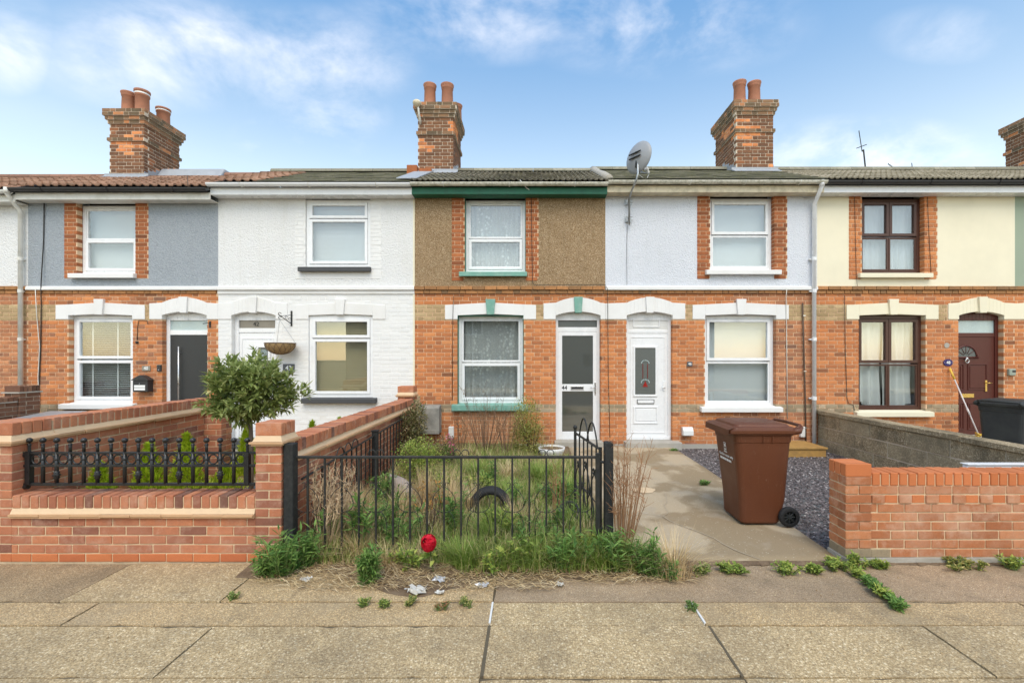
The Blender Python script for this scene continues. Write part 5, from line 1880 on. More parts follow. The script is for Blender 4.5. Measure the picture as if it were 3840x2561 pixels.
creasing(sr, x0, x1, y0 - .02, y1, zc, .042, 'lr')
recs += coping_recs((x1 + .012, y0 - .01), pi / 2, y1 - y0 + .01, zc + .081, .104, MT['brick_new'], D=.225)
recs += pillar(sr, x0 - .04, x1 + .02, y1, y1 + .25, 1.205)
MB().box(x0 - .02, x1, y1 + .25, YF + .01, 0, 1.0).build('mortar_core', MT['mortar_pale'], sr)
emit(recs, sr, limit=300)

# --- street wall on the right
rw = thing('garden_wall', 'red brick street wall with smooth orange coping and a short end pier', 'wall', (4.3, 3.9, 0))
X0, X1, XE = 2.622, 2.838, 6.4
MB().box(X0 + .005, XE, 3.796, 3.99, -.05, .735).build('mortar_core', MT['mortar_pale'], rw)
MB().box(X0 - .012, XE, 3.775, 4.0, -.06, .047).build('footing', MT['cement'], rw)
rb = lambda z, u: MT['brick_grey'] if (z < .12 and (u < .12 or u > 1.35)) else MT['brick_right']
recs = panel((X1, 3.79), 0, XE - X1, .045, .495, rb, D=.10, phase=.06)
recs += panel((X1, 3.79), 0, XE - X1, .57, .645, rb, D=.10, phase=.0)
u = 0
k = 0
while u < XE - X1 - .1:      # alternating projecting and recessed half bricks
    recs.append(((X1 + u + .056, 3.79 + (-.010 if k % 2 == 0 else .002), .5325), 0, .104, .065, .10, MT['brick_right'] if k % 2 == 0 else MT['brick_base'], random.uniform(.3, 1)))
    u += .1125
    k += 1
recs += panel((X0, 3.785), 0, X1 - X0, .045, .72, rb, D=.10)
recs += panel((X0, 4.0), -pi / 2, .112, .045, .72, rb, D=.10)
recs += panel((X1, 3.785), pi / 2, .215, .645, .72, rb, D=.10, u0=.103)
recs += coping_recs((X1 + .003, 3.787), 0, XE - X1, .645, .105, MT['brick_cap'], D=.205)
for i in range(3):
    recs.append((((X0 + X1) / 2, 3.785 + i * .0745, .7725), 0, .218, .104, .066, MT['brick_cap'], random.uniform(.2, .9)))
emit(recs, rw, limit=300)
mb = MB().box(X0 + .02, X1 - .01, 3.81, 3.98, .71, .8)
mb.build('mortar_core', MT['mortar_pale'], rw)

# --- concrete block wall between the two right-hand gardens
bw = thing('block_wall', 'weathered rough faced concrete block wall with flat capping stones', 'wall', (5.45, 6.2, 0))
MB().box(5.398, 5.495, 3.99, YF - .01, -.05, .655).build('mortar_core', MT['mortar_stack'], bw)
recs = []
for r_, (za, zb_) in enumerate(((-.03, .198), (.202, .428), (.432, .658))):
    p = YF - .02 - (0, .28, .62)[r_]
    first = YF - .02
    edges = [first]
    while p > 4.05:
        if p < first - .1:
            edges.append(p)
        p -= .69
    edges.append(4.0)
    for i in range(len(edges) - 1):
        L = edges[i] - edges[i + 1]
        recs.append(((5.388 + random.uniform(-.006, .006), (edges[i] + edges[i + 1]) / 2, (za + zb_) / 2), -pi / 2, L - .014, zb_ - za - .012, .12, MT['block'], random.random()))
emit(recs, bw, 'block')
p = YF - .02
recs = []
while p > 4.02:
    q_ = max(4.0, p - random.uniform(.75, 1.0))
    recs.append(((5.35, (p + q_) / 2, .698 + random.uniform(-.004, .004)), -pi / 2, p - q_ - .006, .066, .22, MT['block'], random.random()))
    p = q_
emit(recs, bw, 'capping_stone')

# --- old wall and pier by the left downpipe
ow = thing('garden_wall', 'old dark brown brick wall ending in a pier at the white downpipe', 'wall', (-9.0, 7.0, 0))
x0, x1 = -9.13, -8.87
MB().box(x0 + .005, x1 - .005, 7.905, 8.22, -.05, 1.2).box(x0 + .035, x1 - .035, 4.0, 7.90, -.05, .99).build('mortar_core', MT['mortar_dark'], ow)
old = lambda z, u: MT['brick_old']
recs = panel((x0, 7.9), 0, x1 - x0, .04, 1.09, old, D=.10) + panel((x1, 7.9), pi / 2, .33, .04, 1.09, old, D=.10, u0=.103)
recs += panel((x1 - .03, 4.0), pi / 2, 3.9, .04, .94, old, D=.05)
recs += coping_recs((x1 + .01, 7.89), pi / 2, .34, 1.11, .105, MT['brick_old'], D=.27)
recs += coping_recs((x1 - .01, 4.0), pi / 2, 3.89, .955, .08, MT['brick_old'], D=.24)
MB().box(x0 - .03, x1 + .03, 7.87, 8.25, 1.088, 1.112).box(x0, x1, 4.0, 7.869, .938, .957).build('creasing_tile', MT['cement'], ow)
emit(recs, ow, limit=200)

# ------------------------------------------------------------------ ball-topped railing on the low wall
rl = thing('iron_railing', 'black iron railing with ball finials and a row of rings, on the low wall', 'railing', (-3.3, 3.9, .6))
iron = MT['black_iron']
YR = 3.90
for (za, zb_) in ((PZ(1702, YR), PZ(1694, YR)), (PZ(1750, YR), PZ(1741, YR)), (PZ(1820, YR), PZ(1810, YR))):
    MB().box(XB - .02, XC + .02, YR - .013, YR + .013, za, zb_).build('rail', iron, rl, bevel=.002)
xs_ = [PX(110 + 51.1 * i, YR) for i in range(17)]
for i, x in enumerate(xs_):
    ends = i in (0, 16)
    w = .020 if ends else .0145
    p = MB()
    if ends:
        p.box(x - w, x + w, YR - w, YR + w, PZ(1815, YR), PZ(1694, YR))
    else:
        p.tube([(x, YR, PZ(1815, YR)), (x, YR, PZ(1694, YR))], w, 10)
    p.tube([(x, YR, PZ(1696, YR)), (x, YR, PZ(1662, YR))], .0115, 8)
    post = p.build('baluster', iron, rl, smooth=not ends)
    MB().ball((x, YR, PZ(1651, YR)), .0235, 12, 8, .95).lathe([(.012, 0), (.018, .006), (.012, .012)], (x, YR, PZ(1670, YR)), 10).build('ball_finial', iron, post, smooth=True)
    if not ends and i % 3 == 2:
        zc = PZ(1781, YR)
        MB().lathe([(.0145, -.035), (.024, -.025), (.018, -.012), (.031, 0), (.018, .012), (.024, .025), (.0145, .035)], (x, YR, zc), 12).build('knuckle', iron, post, smooth=True)
    if not ends:
        MB().lathe([(.0145, -.01), (.019, 0), (.0145, .01)], (x, YR, PZ(1722, YR)), 10).build('collar', iron, post, smooth=True)
for i in range(16):
    cx_ = (xs_[i] + xs_[i + 1]) / 2
    MB().tube([(cx_ + .038 * cos(a), YR, PZ(1722, YR) + .040 * sin(a)) for a in [2 * pi * k / 20 for k in range(20)]], .0065, 6, closed=True).build('ring', iron, rl, smooth=True)
for z_ in (PZ(1702, YR), PZ(1820, YR)):
    MB().tube([(XB + .002, YR, z_ - .01), (XB + .03, YR, z_ - .01)], .022, 10).build('wall_fixing', iron, rl)

# ------------------------------------------------------------------ wrought fence of the overgrown garden
YW = 3.87
wi = MT['iron_worn']


def scroll(c, r, a0, turns, Y, n=14):
    return [(c[0] + r * (1 - .55 * k / n) * cos(a0 + turns * 2 * pi * k / n), Y, c[1] + r * (1 - .55 * k / n) * sin(a0 + turns * 2 * pi * k / n)) for k in range(n + 1)]


def bez(p0, p1, p2, p3, n=10):
    return [tuple((1 - t) ** 3 * a + 3 * (1 - t) ** 2 * t * b + 3 * (1 - t) * t * t * c + t ** 3 * d for a, b, c, d in zip(p0, p1, p2, p3)) for t in [k / n for k in range(n + 1)]]


def lyre(mb, x, zt, zb_, half, Y, xf=lambda u, z: None):
    """pair of S scrolls either side of a bar"""
    for s in (-1, 1):
        pts = [(x + s * (.028 + .016 * cos(a)), zt + .016 * sin(a)) for a in [3.4 * pi - k * .5 for k in range(9)]]
        h = zt - zb_
        c = bez((x + s * .012, zt - .02), (x + s * half * 1.1, zt - h * .35), (x + s * half * 1.5, zb_ + h * .02), (x + s * .012, zb_ - .005))
        d = bez((x + s * .012, zb_ - .01), (x + s * half * .5, zb_ + .03), (x + s * half * 1.15, zb_ - .06), (x + s * half * .9, zb_ - .20))
        for q in (pts, c, d):
            mb.tube([xf(u, z) or (u, Y, z) for u, z in q], .0030, 5)


fn = thing('iron_fence', 'rusting black wrought iron fence with lyre scrolls in front of the overgrown garden', 'fence', (-.72, YW, 0))
zr_ = PZ(1714, YW)
MB().box(-2.0, PX(2250, YW), YW - .011, YW + .011, zr_ - .011, zr_ + .011).build('top_rail', wi, fn, bevel=.004)
MB().box(-2.0, PX(2250, YW), YW - .009, YW + .009, .075, .093).build('bottom_rail', wi, fn)
bars = [PX(1154 + 63.9 * i, YW) for i in range(18)]
for i, x in enumerate(bars):
    last = i == 17
    w = .0075 if not last else .016
    b = MB().box(x - w, x + w, YW - w, YW + w, .0 if last else .04, zr_ + (.035 if last else 0))
    b.build('bar', wi, fn)
    if i % 2 == 0 and i < 17:
        m = MB()
        lyre(m, x, .635, .405, .10, YW - .010)
        m.build('scroll', wi, fn, smooth=True)
for i in range(4, 15, 5):
    x = bars[i]
    m = MB()
    for s in (-1, 1):
        m.tube([(x + s * (.035 + .03 * cos(a)), YW, zr_ + .035 + .028 * sin(a)) for a in [-.5 + k * .45 for k in range(11)]], .004, 5)
    m.build('top_scroll', wi, fn, smooth=True)
# side run along the dividing wall
f2 = thing('iron_fence', 'black wrought iron fence panel running back along the new dividing wall', 'fence', (-1.985, 5.9, 0))
XS = -1.985
zs_ = lambda y: .655 + .035 * (y - 3.9)
for (ya, yb) in ((3.95, 5.78), (5.92, 7.9)):
    MB().tube([(XS, ya, zs_(ya)), (XS, yb, zs_(yb))], .011, 6).build('top_rail', wi, f2)
    MB().tube([(XS, ya, .13), (XS, yb, .19)], .009, 6).build('bottom_rail', wi, f2)
    y = ya + .1
    k = 0
    while y < yb:
        MB().box(XS - .007, XS + .007, y - .007, y + .007, .06, zs_(y)).build('bar', wi, f2)
        if k % 3 == 1:
            m = MB()
            lyre(m, y, zs_(y) - .12, .34, .09, 0, lambda u, z: (XS + .01, u, z))
            m.build('scroll', wi, f2, smooth=True)
        y += .143
        k += 1
for (y, s) in ((4.75, 1), (4.95, 1), (5.15, -1)):
    MB().tube([(XS, y + s * (.09 * cos(a)), zs_(y) + .09 * sin(a)) for a in [pi * k / 10 for k in range(11)]], .006, 5).build('top_scroll', wi, f2, smooth=True)
MB().box(XS - .035, XS + .035, 5.78, 5.85, .0, .77).box(XS - .045, XS + .045, 5.77, 5.86, .77, .785).build('fence_post', MT['timber_black'], f2, bevel=.006)
# posts
MB().box(-2.072, -1.99, 3.81, 3.9, -.03, PZ(1664, 3.82)).build('timber_post', MT['timber_black'], None, bevel=.008, label='square black timber post against the red brick pillar', cat='post')
MB().box(.636, .712, 3.90, 3.98, -.03, PZ(1657, 3.92)).build('timber_post', MT['timber_black'], None, bevel=.01, label='weathered black timber gate post beside the concrete path', cat='post')
# gate standing open
gt = thing('iron_gate', 'small black wrought iron garden gate standing open with hooped top', 'gate', (.62, 3.97, 0))
ga, gb = Vector((.612, 3.99)), Vector((.478, 4.87))


def gp_(u, z):
    q_ = ga.lerp(gb, u)
    return (q_.x, q_.y, z)


zt_ = .905
MB().tube([gp_(0, zt_), gp_(1, zt_)], .012, 6).build('top_rail', wi, gt)
MB().tube([gp_(0, .13), gp_(1, .15)], .012, 6).build('bottom_rail', wi, gt)
for i, u in enumerate((0, .14, .3, .46, .62, .8, 1)):
    w = .015 if i in (0, 6) else .008
    MB().tube([gp_(u, .08 if i in (0, 6) else .14), gp_(u, zt_ + (.05 if i == 6 else .02 if i == 0 else 0))], w, 8).build('bar', wi, gt)
MB().ball(gp_(1, zt_ + .06), .024, 8, 6).build('ball_finial', wi, gt, smooth=True)
for (u0_, u1_, hh) in ((.10, .48, .20), (.42, .80, .20)):
    m = MB().tube([gp_(u0_ + (u1_ - u0_) * k / 14, zt_ + hh * sin(pi * k / 14) ** .8) for k in range(15)], .008, 6)
    m.build('hoop', wi, gt, smooth=True)
for (u_, z_) in ((.2, .66), (.52, .66), (.84, .6), (.35, .45), (.67, .42)):
    m = MB()
    for s in (-1, 1):
        m.tube([gp_(u_ + s * (.03 + .02 * cos(a)), z_ + .03 * sin(a)) for a in [k * .55 for k in range(12)]], .006, 5)
        m.tube([gp_(a_, b_) for a_, b_ in bez((u_ + s * .02, z_ - .03), (u_ + s * .16, z_ - .12), (u_ + s * .18, z_ - .26), (u_ + s * .01, z_ - .26))], .006, 5)
    m.build('scroll', wi, gt, smooth=True)
for z_ in (.22, .80):
    MB().tube([(.64, 3.96, z_), (.612, 3.985, z_)], .012, 6).build('hinge', wi, gt)


# ------------------------------------------------------------------ wheeled bins
def bin_(name, label, cx_, cy_, rz, mat, text=False):
    th = thing(name, label, 'bin', (cx_, cy_, .02))
    c, s = cos(rz), sin(rz)

    def T(p):
        return (cx_ + p[0] * c - p[1] * s, cy_ + p[0] * s + p[1] * c, p[2] + ZG)

    ZG = path_z(cx_, cy_) + .004 if cx_ < 3 else .03

    def section(xa, xb, hy, r=.06, n=4):
        pts = []
        for (sx, sy, a0) in ((xb - r, hy - r, 0), (xa + r, hy - r, pi / 2), (xa + r, -hy + r, pi), (xb - r, -hy + r, 1.5 * pi)):
            for k in range(n + 1):
                a = a0 + pi / 2 * k / n
                pts.append((sx + r * cos(a), sy + r * sin(a)))
        return pts

    def loft(secs, cap0=True, cap1=True):
        m = MB()
        vs, fs = [], []
        n = len(secs[0][1])
        for (z, pts) in secs:
            vs += [T((x, y, z)) for x, y in pts]
        for i in range(len(secs) - 1):
            for k in range(n):
                l = (k + 1) % n
                fs.append((i * n + k, i * n + l, (i + 1) * n + l, (i + 1) * n + k))
        if cap0:
            fs.append(tuple(range(n - 1, -1, -1)))
        if cap1:
            fs.append(tuple((len(secs) - 1) * n + k for k in range(n)))
        m.add(vs, fs)
        return m

    b = loft([(.012, section(-.20, .17, .215, .05)), (.03, section(-.215, .185, .228, .06)), (.24, section(-.225, .235, .238, .06)),
              (.80, section(-.285, .268, .268, .06)), (.83, section(-.287, .270, .270, .06)), (.835, section(-.292, .275, .275, .055)), (.90, section(-.298, .28, .28, .05)),
              (.905, section(-.306, .288, .288, .05)), (.935, section(-.31, .29, .29, .05)), (.935, section(-.28, .26, .26, .05)), (.80, section(-.27, .25, .25, .05))], True, True)
    body = b.build('body', mat, th, smooth=False, bevel=.004)
    # stiffening ribs under the rim
    for rx in (-.02, .07):
        v = MB()
        for (x, y, z) in ((rx, -.289, .86),):
            v.add([T((x - .006, -.287, .84)), T((x + .006, -.287, .84)), T((x + .006, -.289, .90)), T((x - .006, -.289, .90)), T((x - .006, -.27, .84)), T((x + .006, -.27, .84)), T((x + .006, -.27, .90)), T((x - .006, -.27, .90))],
                  [(0, 1, 2, 3), (1, 5, 6, 2), (4, 0, 3, 7), (3, 2, 6, 7), (0, 4, 5, 1)])
        v.build('rib', mat, body)
    lid = loft([(.925, section(-.365, .31, .312, .04)), (.962, section(-.362, .312, .314, .04)), (.966, section(-.335, .30, .30, .05)), (.985, section(-.33, .295, .295, .05)),
                (.990, section(-.30, .27, .268, .06)), (1.012, section(-.285, .255, .255, .06)), (1.026, section(-.20, .18, .18, .08))])
    L = lid.build('lid', mat, th, smooth=False, bevel=.005)
    fl = MB()
    fl.add([T(p) for p in ((-.372, -.30, .965), (-.372, .30, .965), (-.33, .30, .985), (-.33, -.30, .985), (-.376, -.30, .905), (-.376, .30, .905))], [(0, 3, 2, 1), (0, 1, 5, 4)])
    fl.build('lid_lip', mat, L)
    hd = MB().tube([T((.30, -.24, .955)), T((.352, -.24, .985)), T((.368, -.235, 1.0)), T((.372, 0, 1.002)), T((.368, .235, 1.0)), T((.352, .24, .985)), T((.30, .24, .955))], .016, 8)
    for yy in (-.29, .29):
        hd.tube([T((.27, yy * .98, .945)), T((.335, yy * .95, .95)), T((.375, yy * .86, .99))], [.034, .03, .018], 8)
    hd.build('handle', mat, th, smooth=True)
    for sy in (-1, 1):
        w = MB()
        n = 24
        prof = [(.060, -.024), (.085, -.026), (.098, -.018), (.10, 0), (.098, .018), (.085, .026), (.060, .024)]
        vs, fs = [], []
        for (r_, hh) in prof:
            for k in range(n):
                a = 2 * pi * k / n
                vs.append(T((.235 + r_ * cos(a), sy * .272 + hh, .10 + r_ * sin(a))))
        for i in range(len(prof) - 1):
            for k in range(n):
                fs.append((i * n + k, i * n + (k + 1) % n, (i + 1) * n + (k + 1) % n, (i + 1) * n + k))
        w.add(vs, fs)
        whl = w.build('wheel', MT['rubber'], th, smooth=True)
        hb = MB()
        m_ = 20
        hb.add([T((.235 + .061 * cos(2 * pi * k / m_), sy * .272 - .008 * sy, .10 + .061 * sin(2 * pi * k / m_))) for k in range(m_)], [tuple(range(m_))])
        for k in range(8):
            a = 2 * pi * k / 8
            hb.tube([T((.235, sy * .282, .10)), T((.235 + .058 * cos(a), sy * .278, .10 + .058 * sin(a)))], .006, 5)
        hb.tube([T((.235, sy * .26, .10)), T((.235, sy * .293, .10))], .017, 10)
        hb.build('hub', MT['bin_black'], whl)
    MB().tube([T((.235, -.27, .10)), T((.235, .27, .10))], .012, 8).build('axle', MT['galv'], th)
    return th, body, T


bt, bbody, T = bin_('wheelie_bin', 'brown wheelie bin with white lettering, on the concrete path', 2.33, 4.79, 0, MT['bin_brown'])
rx = (radians(96), 0, -pi / 2)
fx = lambda z: -.225 - (.285 - .225) / .56 * (z - .24) - .003
text_mesh('lettering', 'Garden waste only', .043, T((fx(.655), 0, .655)), rx, MT['number_white'], bbody, depth=.0006)
l2 = MB()
yy = .15          # second printed line: words too small to read
for w in (.035, .02, .045, .03, .05, .03, .02, .04):
    if yy - w < -.15:
        break
    l2.add([T((fx(.598) - .001, yy, .598)), T((fx(.598) - .001, yy - w, .598)), T((fx(.622) - .001, yy - w, .622)), T((fx(.622) - .001, yy, .622))], [(0, 1, 2, 3)])
    yy -= w + .006
l2.build('lettering', MT['number_white'], bbody)
lg = MB()
for (ya, yb, za, zb_) in ((-.026, .026, .785, .79), (-.026, .026, .70, .705), (-.026, -.020, .70, .79), (.020, .026, .70, .79), (-.012, .012, .745, .775), (-.02, .02, .715, .725), (-.04, .04, .688, .695)):
    x_a, x_b = fx(za), fx(zb_)
    lg.add([T((x_a - .002, ya, za)), T((x_a - .002, yb, za)), T((x_b - .002, yb, zb_)), T((x_b - .002, ya, zb_))], [(3, 2, 1, 0)])
lg.build('emblem', MT['number_white'], bbody)
nb, nbody, T2 = bin_('wheelie_bin', 'black wheelie bin with a pale green sticker, by the rosewood door', 7.56, 7.2, radians(205), MT['bin_black'])
st = MB()
st.add([T2((.14, .285, .50)), T2((.02, .285, .50)), T2((.02, .287, .66)), T2((.10, .287, .66))], [(0, 1, 2, 3)])
st.build('sticker', plain('pale_green_sticker', (.62, .74, .48), .5), nbody)
# ------------------------------------------------------------------ small things on the house fronts
# post box and plates of the black door house
YB = YF - .13
pb_ = thing('post_box', 'black wall mounted post box with two white labels beside the black door', 'post box', (PX(523, YB), YB, 1.06))
xa, xb = PX(497, YB), PX(553, YB)
z0_, z1_ = 1.075, 1.30
mb = MB().prism([(xa, z0_), (xb, z0_), (xb, z1_), (xa, z1_)], YB, YF - .001)
body = mb.build('body', MT['pvc_black'], pb_, bevel=.008)
cx_ = (xa + xb) / 2
top = [(xa - .02, z1_ - .005), (xa + .05, z1_ + .04), (cx_, z1_ + .085), (xb - .05, z1_ + .04), (xb + .02, z1_ - .005)]
MB().strip([(x, z1_ - .012) for x, z in top], top, YB - .02, YF - .001).build('lid', MT['pvc_black'], pb_, bevel=.004)
for (za, zb_) in ((1.105, 1.148), (1.157, 1.20)):
    MB().box(xa + .03, xb - .045, YB - .004, YB + .002, za, zb_).build('label_plate', MT['number_white'], body)
MB().ball((cx_ - .01, YB - .004, 1.225), .008, 8, 6).build('lock', MT['chrome'], body)


def plate(name, label, x0, x1, y0, y1, mat, txt, tmat, size, cat='number plate', depth=.015):
    o = thing(name, label, cat, ((PX(x0) + PX(x1)) / 2, YF, PZ(y1)))
    p = MB().box(PX(x0), PX(x1), YF - depth, YF + .004, PZ(y1), PZ(y0)).build('plate', mat, o, bevel=.004)
    text_mesh('number', txt, size, ((PX(x0) + PX(x1)) / 2, YF - depth - .0015, (PZ(y0) + PZ(y1)) / 2), (pi / 2, 0, 0), tmat, o, bold=.0012)
    return o


plate('number_plate', 'small grey number plate reading 40 above the black post box', 534, 565, 1372, 1391, MT['plate_tan'], '40', MT['number_white'], .085)
plate('number_plate', 'slate number plate reading 42 below the hanging basket', 1062, 1105, 1365, 1396, MT['plate_slate'], '42', MT['number_white'], .125)
plate('number_plate', 'small square dark number plate reading 46 on orange brick', 2576, 2596, 1356, 1374, MT['plate_slate'], '46', MT['number_white'], .062)
ov = thing('number_plate', 'oval dark blue enamel plate reading 48 beside the rosewood door', 'number plate', (PX(3554), YF, PZ(1375)))
cx_, cz_ = PX(3554), PZ(1360)
MB().prism([(cx_ + .088 * cos(a), cz_ + .066 * sin(a)) for a in [2 * pi * k / 28 for k in range(28)]], YF - .014, YF + .004).build('plate', MT['plate_blue'], ov, bevel=.004)
text_mesh('number', '48', .075, (cx_, YF - .0155, cz_), (pi / 2, 0, 0), MT['number_white'], ov, bold=.001)
for s in (-1, 1):
    MB().ball((cx_ + s * .068, YF - .014, cz_), .006, 8, 5).build('screw', MT['chrome'], ov)
db = MB().box(PX(592), PX(607), YF - .03, YF + .003, PZ(1393), PZ(1368)).build('doorbell', MT['pvc_black'], None, bevel=.006, label='black video doorbell beside the black door frame', cat='doorbell')
MB().ball((PX(599), YF - .030, PZ(1387)), .010, 10, 6).build('button', MT['chrome'], db, smooth=True)
ks = thing('key_safe', 'small grey green key safe on the brick beside the rosewood door', 'key safe', (PX(3788), YF, PZ(1409)))
MB().box(PX(3776), PX(3801), YF - .05, YF + .003, PZ(1408), PZ(1383)).build('cover', plain('grey_green_plastic', (.30, .34, .28), .5), ks, bevel=.012)
MB().box(PX(3786), PX(3799), YF - .054, YF - .045, PZ(1396), PZ(1388)).build('keypad', MT['pvc_black'], ks, bevel=.002)
MB().lathe([(.001, -.006), (.05, -.006), (.045, .003)], (PX(3550), YF, PZ(1295)), 14, 'Y').build('filled_patch', MT['cement'], H[48])
# bracket lamps / hooks
hk = thing('wall_hook', 'small black iron hook bracket beside the white lintel of the black door', 'hook', (PX(790), YF, PZ(1225)))
MB().box(PX(785), PX(791), YF - .012, YF + .002, PZ(1228), PZ(1205)).build('plate', iron, hk)
MB().tube([(PX(788), YF - .01, PZ(1214)), (PX(775, 8.4), 8.42, PZ(1211, 8.4)), (PX(762, 8.35), 8.34, PZ(1214, 8.35))], .007, 6).build('arm', iron, hk, smooth=True)
h2 = thing('wall_hook', 'thin black cable hook on the brick above the post box', 'hook', (PX(525), YF, PZ(1285)))
MB().tube(fw([(554, 1216, .012), (552, 1203, .014), (520, 1202, .014), (515, 1230, .012), (514, 1275, .012)]), .005, 6).build('wire', MT['cable_black'], h2, smooth=True)
MB().ball(fw([(513, 1284, .02)])[0], .026, 8, 6).build('knob', MT['cable_black'], h2, smooth=True)

# hanging basket on its scroll bracket (seen against the white wall)
YH = YF - .26
br = thing('basket_bracket', 'black scrolled iron bracket on the white painted brickwork', 'bracket', (PX(1093), YF, PZ(1224)))
xw = PX(1093.5)
MB().box(xw - .016, xw + .016, YF - .012, YF + .002, PZ(1224), PZ(1166)).build('back_plate', iron, br, bevel=.004)
tip = Vector((PX(1052, YH), YH, PZ(1185, YH)))
MB().tube([(xw, YF - .012, PZ(1182)), tip], .005, 5).build('stay', iron, br)
MB().tube([tip + Vector((-.02, -.02, .02)), tip, (xw, YF - .01, PZ(1215))], .008, 6).build('arm', iron, br)
m = MB()
for (dz, r_) in ((.035, .026), (-.03, .022)):
    m.tube([(tip.x - .01 + r_ * cos(a), tip.y - .01, tip.z + dz + r_ * sin(a)) for a in [k * .5 for k in range(11)]], .006, 5)
for (u_, r_) in ((.5, .02), (.8, .018)):
    c_ = tip.lerp(Vector((xw, YF - .01, PZ(1206))), u_)
    m.tube([(c_.x + r_ * cos(a), c_.y, c_.z + .03 + r_ * sin(a)) for a in [k * .5 for k in range(11)]], .005, 5)
m.build('scroll', iron, br, smooth=True)
hb_ = thing('hanging_basket', 'wire hanging basket with brown coir liner and small succulents', 'basket', (PX(1051, YH), YH, PZ(1330, YH)))
bx_, by_ = PX(1051, YH), YH
zt_, zb_ = PZ(1287, YH), PZ(1329, YH)
R = (PX(1104, YH) - PX(998, YH)) / 2
prof = [(R * sin(pi / 2 * k / 8) * .97 + .001, zb_ + (zt_ - zb_) * (1 - cos(pi / 2 * k / 8)) * 1.0) for k in range(9)]
MB().lathe(prof + [(R * .9, zt_ - .01), (.01, zt_ - .02)], (bx_, by_, 0), 24).build('liner', MT['coir'], hb_, smooth=True)
m = MB().tube([(bx_ + R * cos(a), by_ + R * sin(a), zt_) for a in [2 * pi * k / 28 for k in range(28)]], .006, 6, closed=True)
for k in range(14):
    for s in (-1, 1):
        m.tube([(bx_ + (p[0] + .006) * cos(2 * pi * k / 14 + s * .55 * (8 - i) / 8), by_ + (p[0] + .006) * sin(2 * pi * k / 14 + s * .55 * (8 - i) / 8), p[1] - .003) for i, p in enumerate(prof)], .0038, 4)
m.build('wire_frame', MT['stem_brown'], hb_)
hook = tip + Vector((-.012, -.01, -.07))
for k in range(3):
    a = 2 * pi * k / 3 + .2
    MB().tube([hook, (bx_ + R * cos(a), by_ + R * sin(a), zt_)], .003, 4).build('chain', MT['galv'], hb_)
MB().tube([tip + Vector((-.012, -.01, -.04)), hook], .006, 5).build('hook', MT['galv'], hb_)


# ------------------------------------------------------------------ foliage
def rv(rng=random):
    while True:
        v = Vector((rng.uniform(-1, 1), rng.uniform(-1, 1), rng.uniform(-1, 1)))
        if .05 < v.length < 1:
            return v.normalized()


def leaf(mb, p, d, L, W, up=None, fold=.18, rn=None):
    d = d.normalized()
    up = up or Vector((0, 0, 1))
    s = d.cross(up)
    s = s.normalized() if s.length > .05 else d.orthogonal().normalized()
    n = s.cross(d)
    mb.c = random.random() if rn is None else rn
    a = p + d * L * .45
    mb.add([p, a + s * W / 2 + n * W * fold, p + d * L - n * W * .2, a - s * W / 2 + n * W * fold], [(0, 3, 2), (0, 2, 1)])


def blade(mb, p, ang, h, lean, W, rn, seg=3):
    dx, dy = cos(ang), sin(ang)
    sx, sy = -dy * W / 2, dx * W / 2
    vs = []
    for i in range(seg + 1):
        t = i / seg
        o = lean * t * t
        z = h * t * (1 - .28 * t * (lean / max(h, .01)))
        w = 1 - t * .92
        c = (p[0] + dx * o, p[1] + dy * o, p[2] + z)
        vs += [(c[0] - sx * w, c[1] - sy * w, c[2]), (c[0] + sx * w, c[1] + sy * w, c[2])]
    mb.c = rn
    mb.add(vs, [(2 * i, 2 * i + 1, 2 * i + 3, 2 * i + 2) for i in range(seg)])


def clump(name, label, cat, c, r, h, n, W, mat, lean=.5, group=None, rn=(0, 1), sub=None):
    """strap leaves springing from a crown"""
    o = thing(name, label, cat, c, group)
    mb = MB()
    for i in range(n):
        a = random.uniform(0, 2 * pi)
        rr = r * .45 * sqrt(random.random())
        hh = h * random.uniform(.55, 1.05)
        blade(mb, (c[0] + rr * cos(a), c[1] + rr * sin(a), c[2]), a + random.uniform(-.5, .5), hh, r * random.uniform(.2, 1.1) * lean * 1.6, W * random.uniform(.7, 1.2), random.uniform(*rn))
    mb.build('leaves', mat, o, kind='stuff')
    return o


def leafy(name, label, cat, c, r, h, n_st, n_lf, L, W, mat, stem_mat, group=None, spread=.5, top_only=0.0, droop=0.0):
    """upright stems with leaves along them"""
    o = thing(name, label, cat, c, group)
    st, lv = MB(), MB()
    subs = [(random.uniform(-.75, .75) * r, random.uniform(-.5, .5) * r, random.uniform(.25, .75), random.uniform(.45, 1.1)) for _ in range(5)]
    for i in range(n_st):
        a = random.uniform(0, 2 * pi)
        sx_, sy_, sr_, sh_ = random.choice(subs)
        rr = r * sr_ * sqrt(random.random())
        b = Vector((c[0] + sx_ * .8 + rr * .35 * cos(a), c[1] + sy_ * .8 + rr * .35 * sin(a), c[2]))
        t = Vector((c[0] + sx_ + rr * cos(a), c[1] + sy_ + rr * sin(a), c[2] + h * sh_ * random.uniform(.6, 1.05)))
        m = b.lerp(t, .5) + Vector((random.uniform(-.03, .03), random.uniform(-.03, .03), .03))
        pts = [b, m, t]
        st.tube(pts, [.0045, .0035, .002], 4)
        k = max(2, n_lf)
        for j in range(k):
            u = top_only + (1 - top_only) * (j + random.random()) / k
            p = b.lerp(m, u * 2) if u < .5 else m.lerp(t, u * 2 - 1)
            d = rv()
            d.z = d.z * .5 + .35 - droop
            leaf(lv, p, d, L * random.uniform(.6, 1.2), W * random.uniform(.7, 1.2))
    st.build('stems', stem_mat, o, kind='stuff')
    lv.build('leaves', mat, o, kind='stuff')
    return o


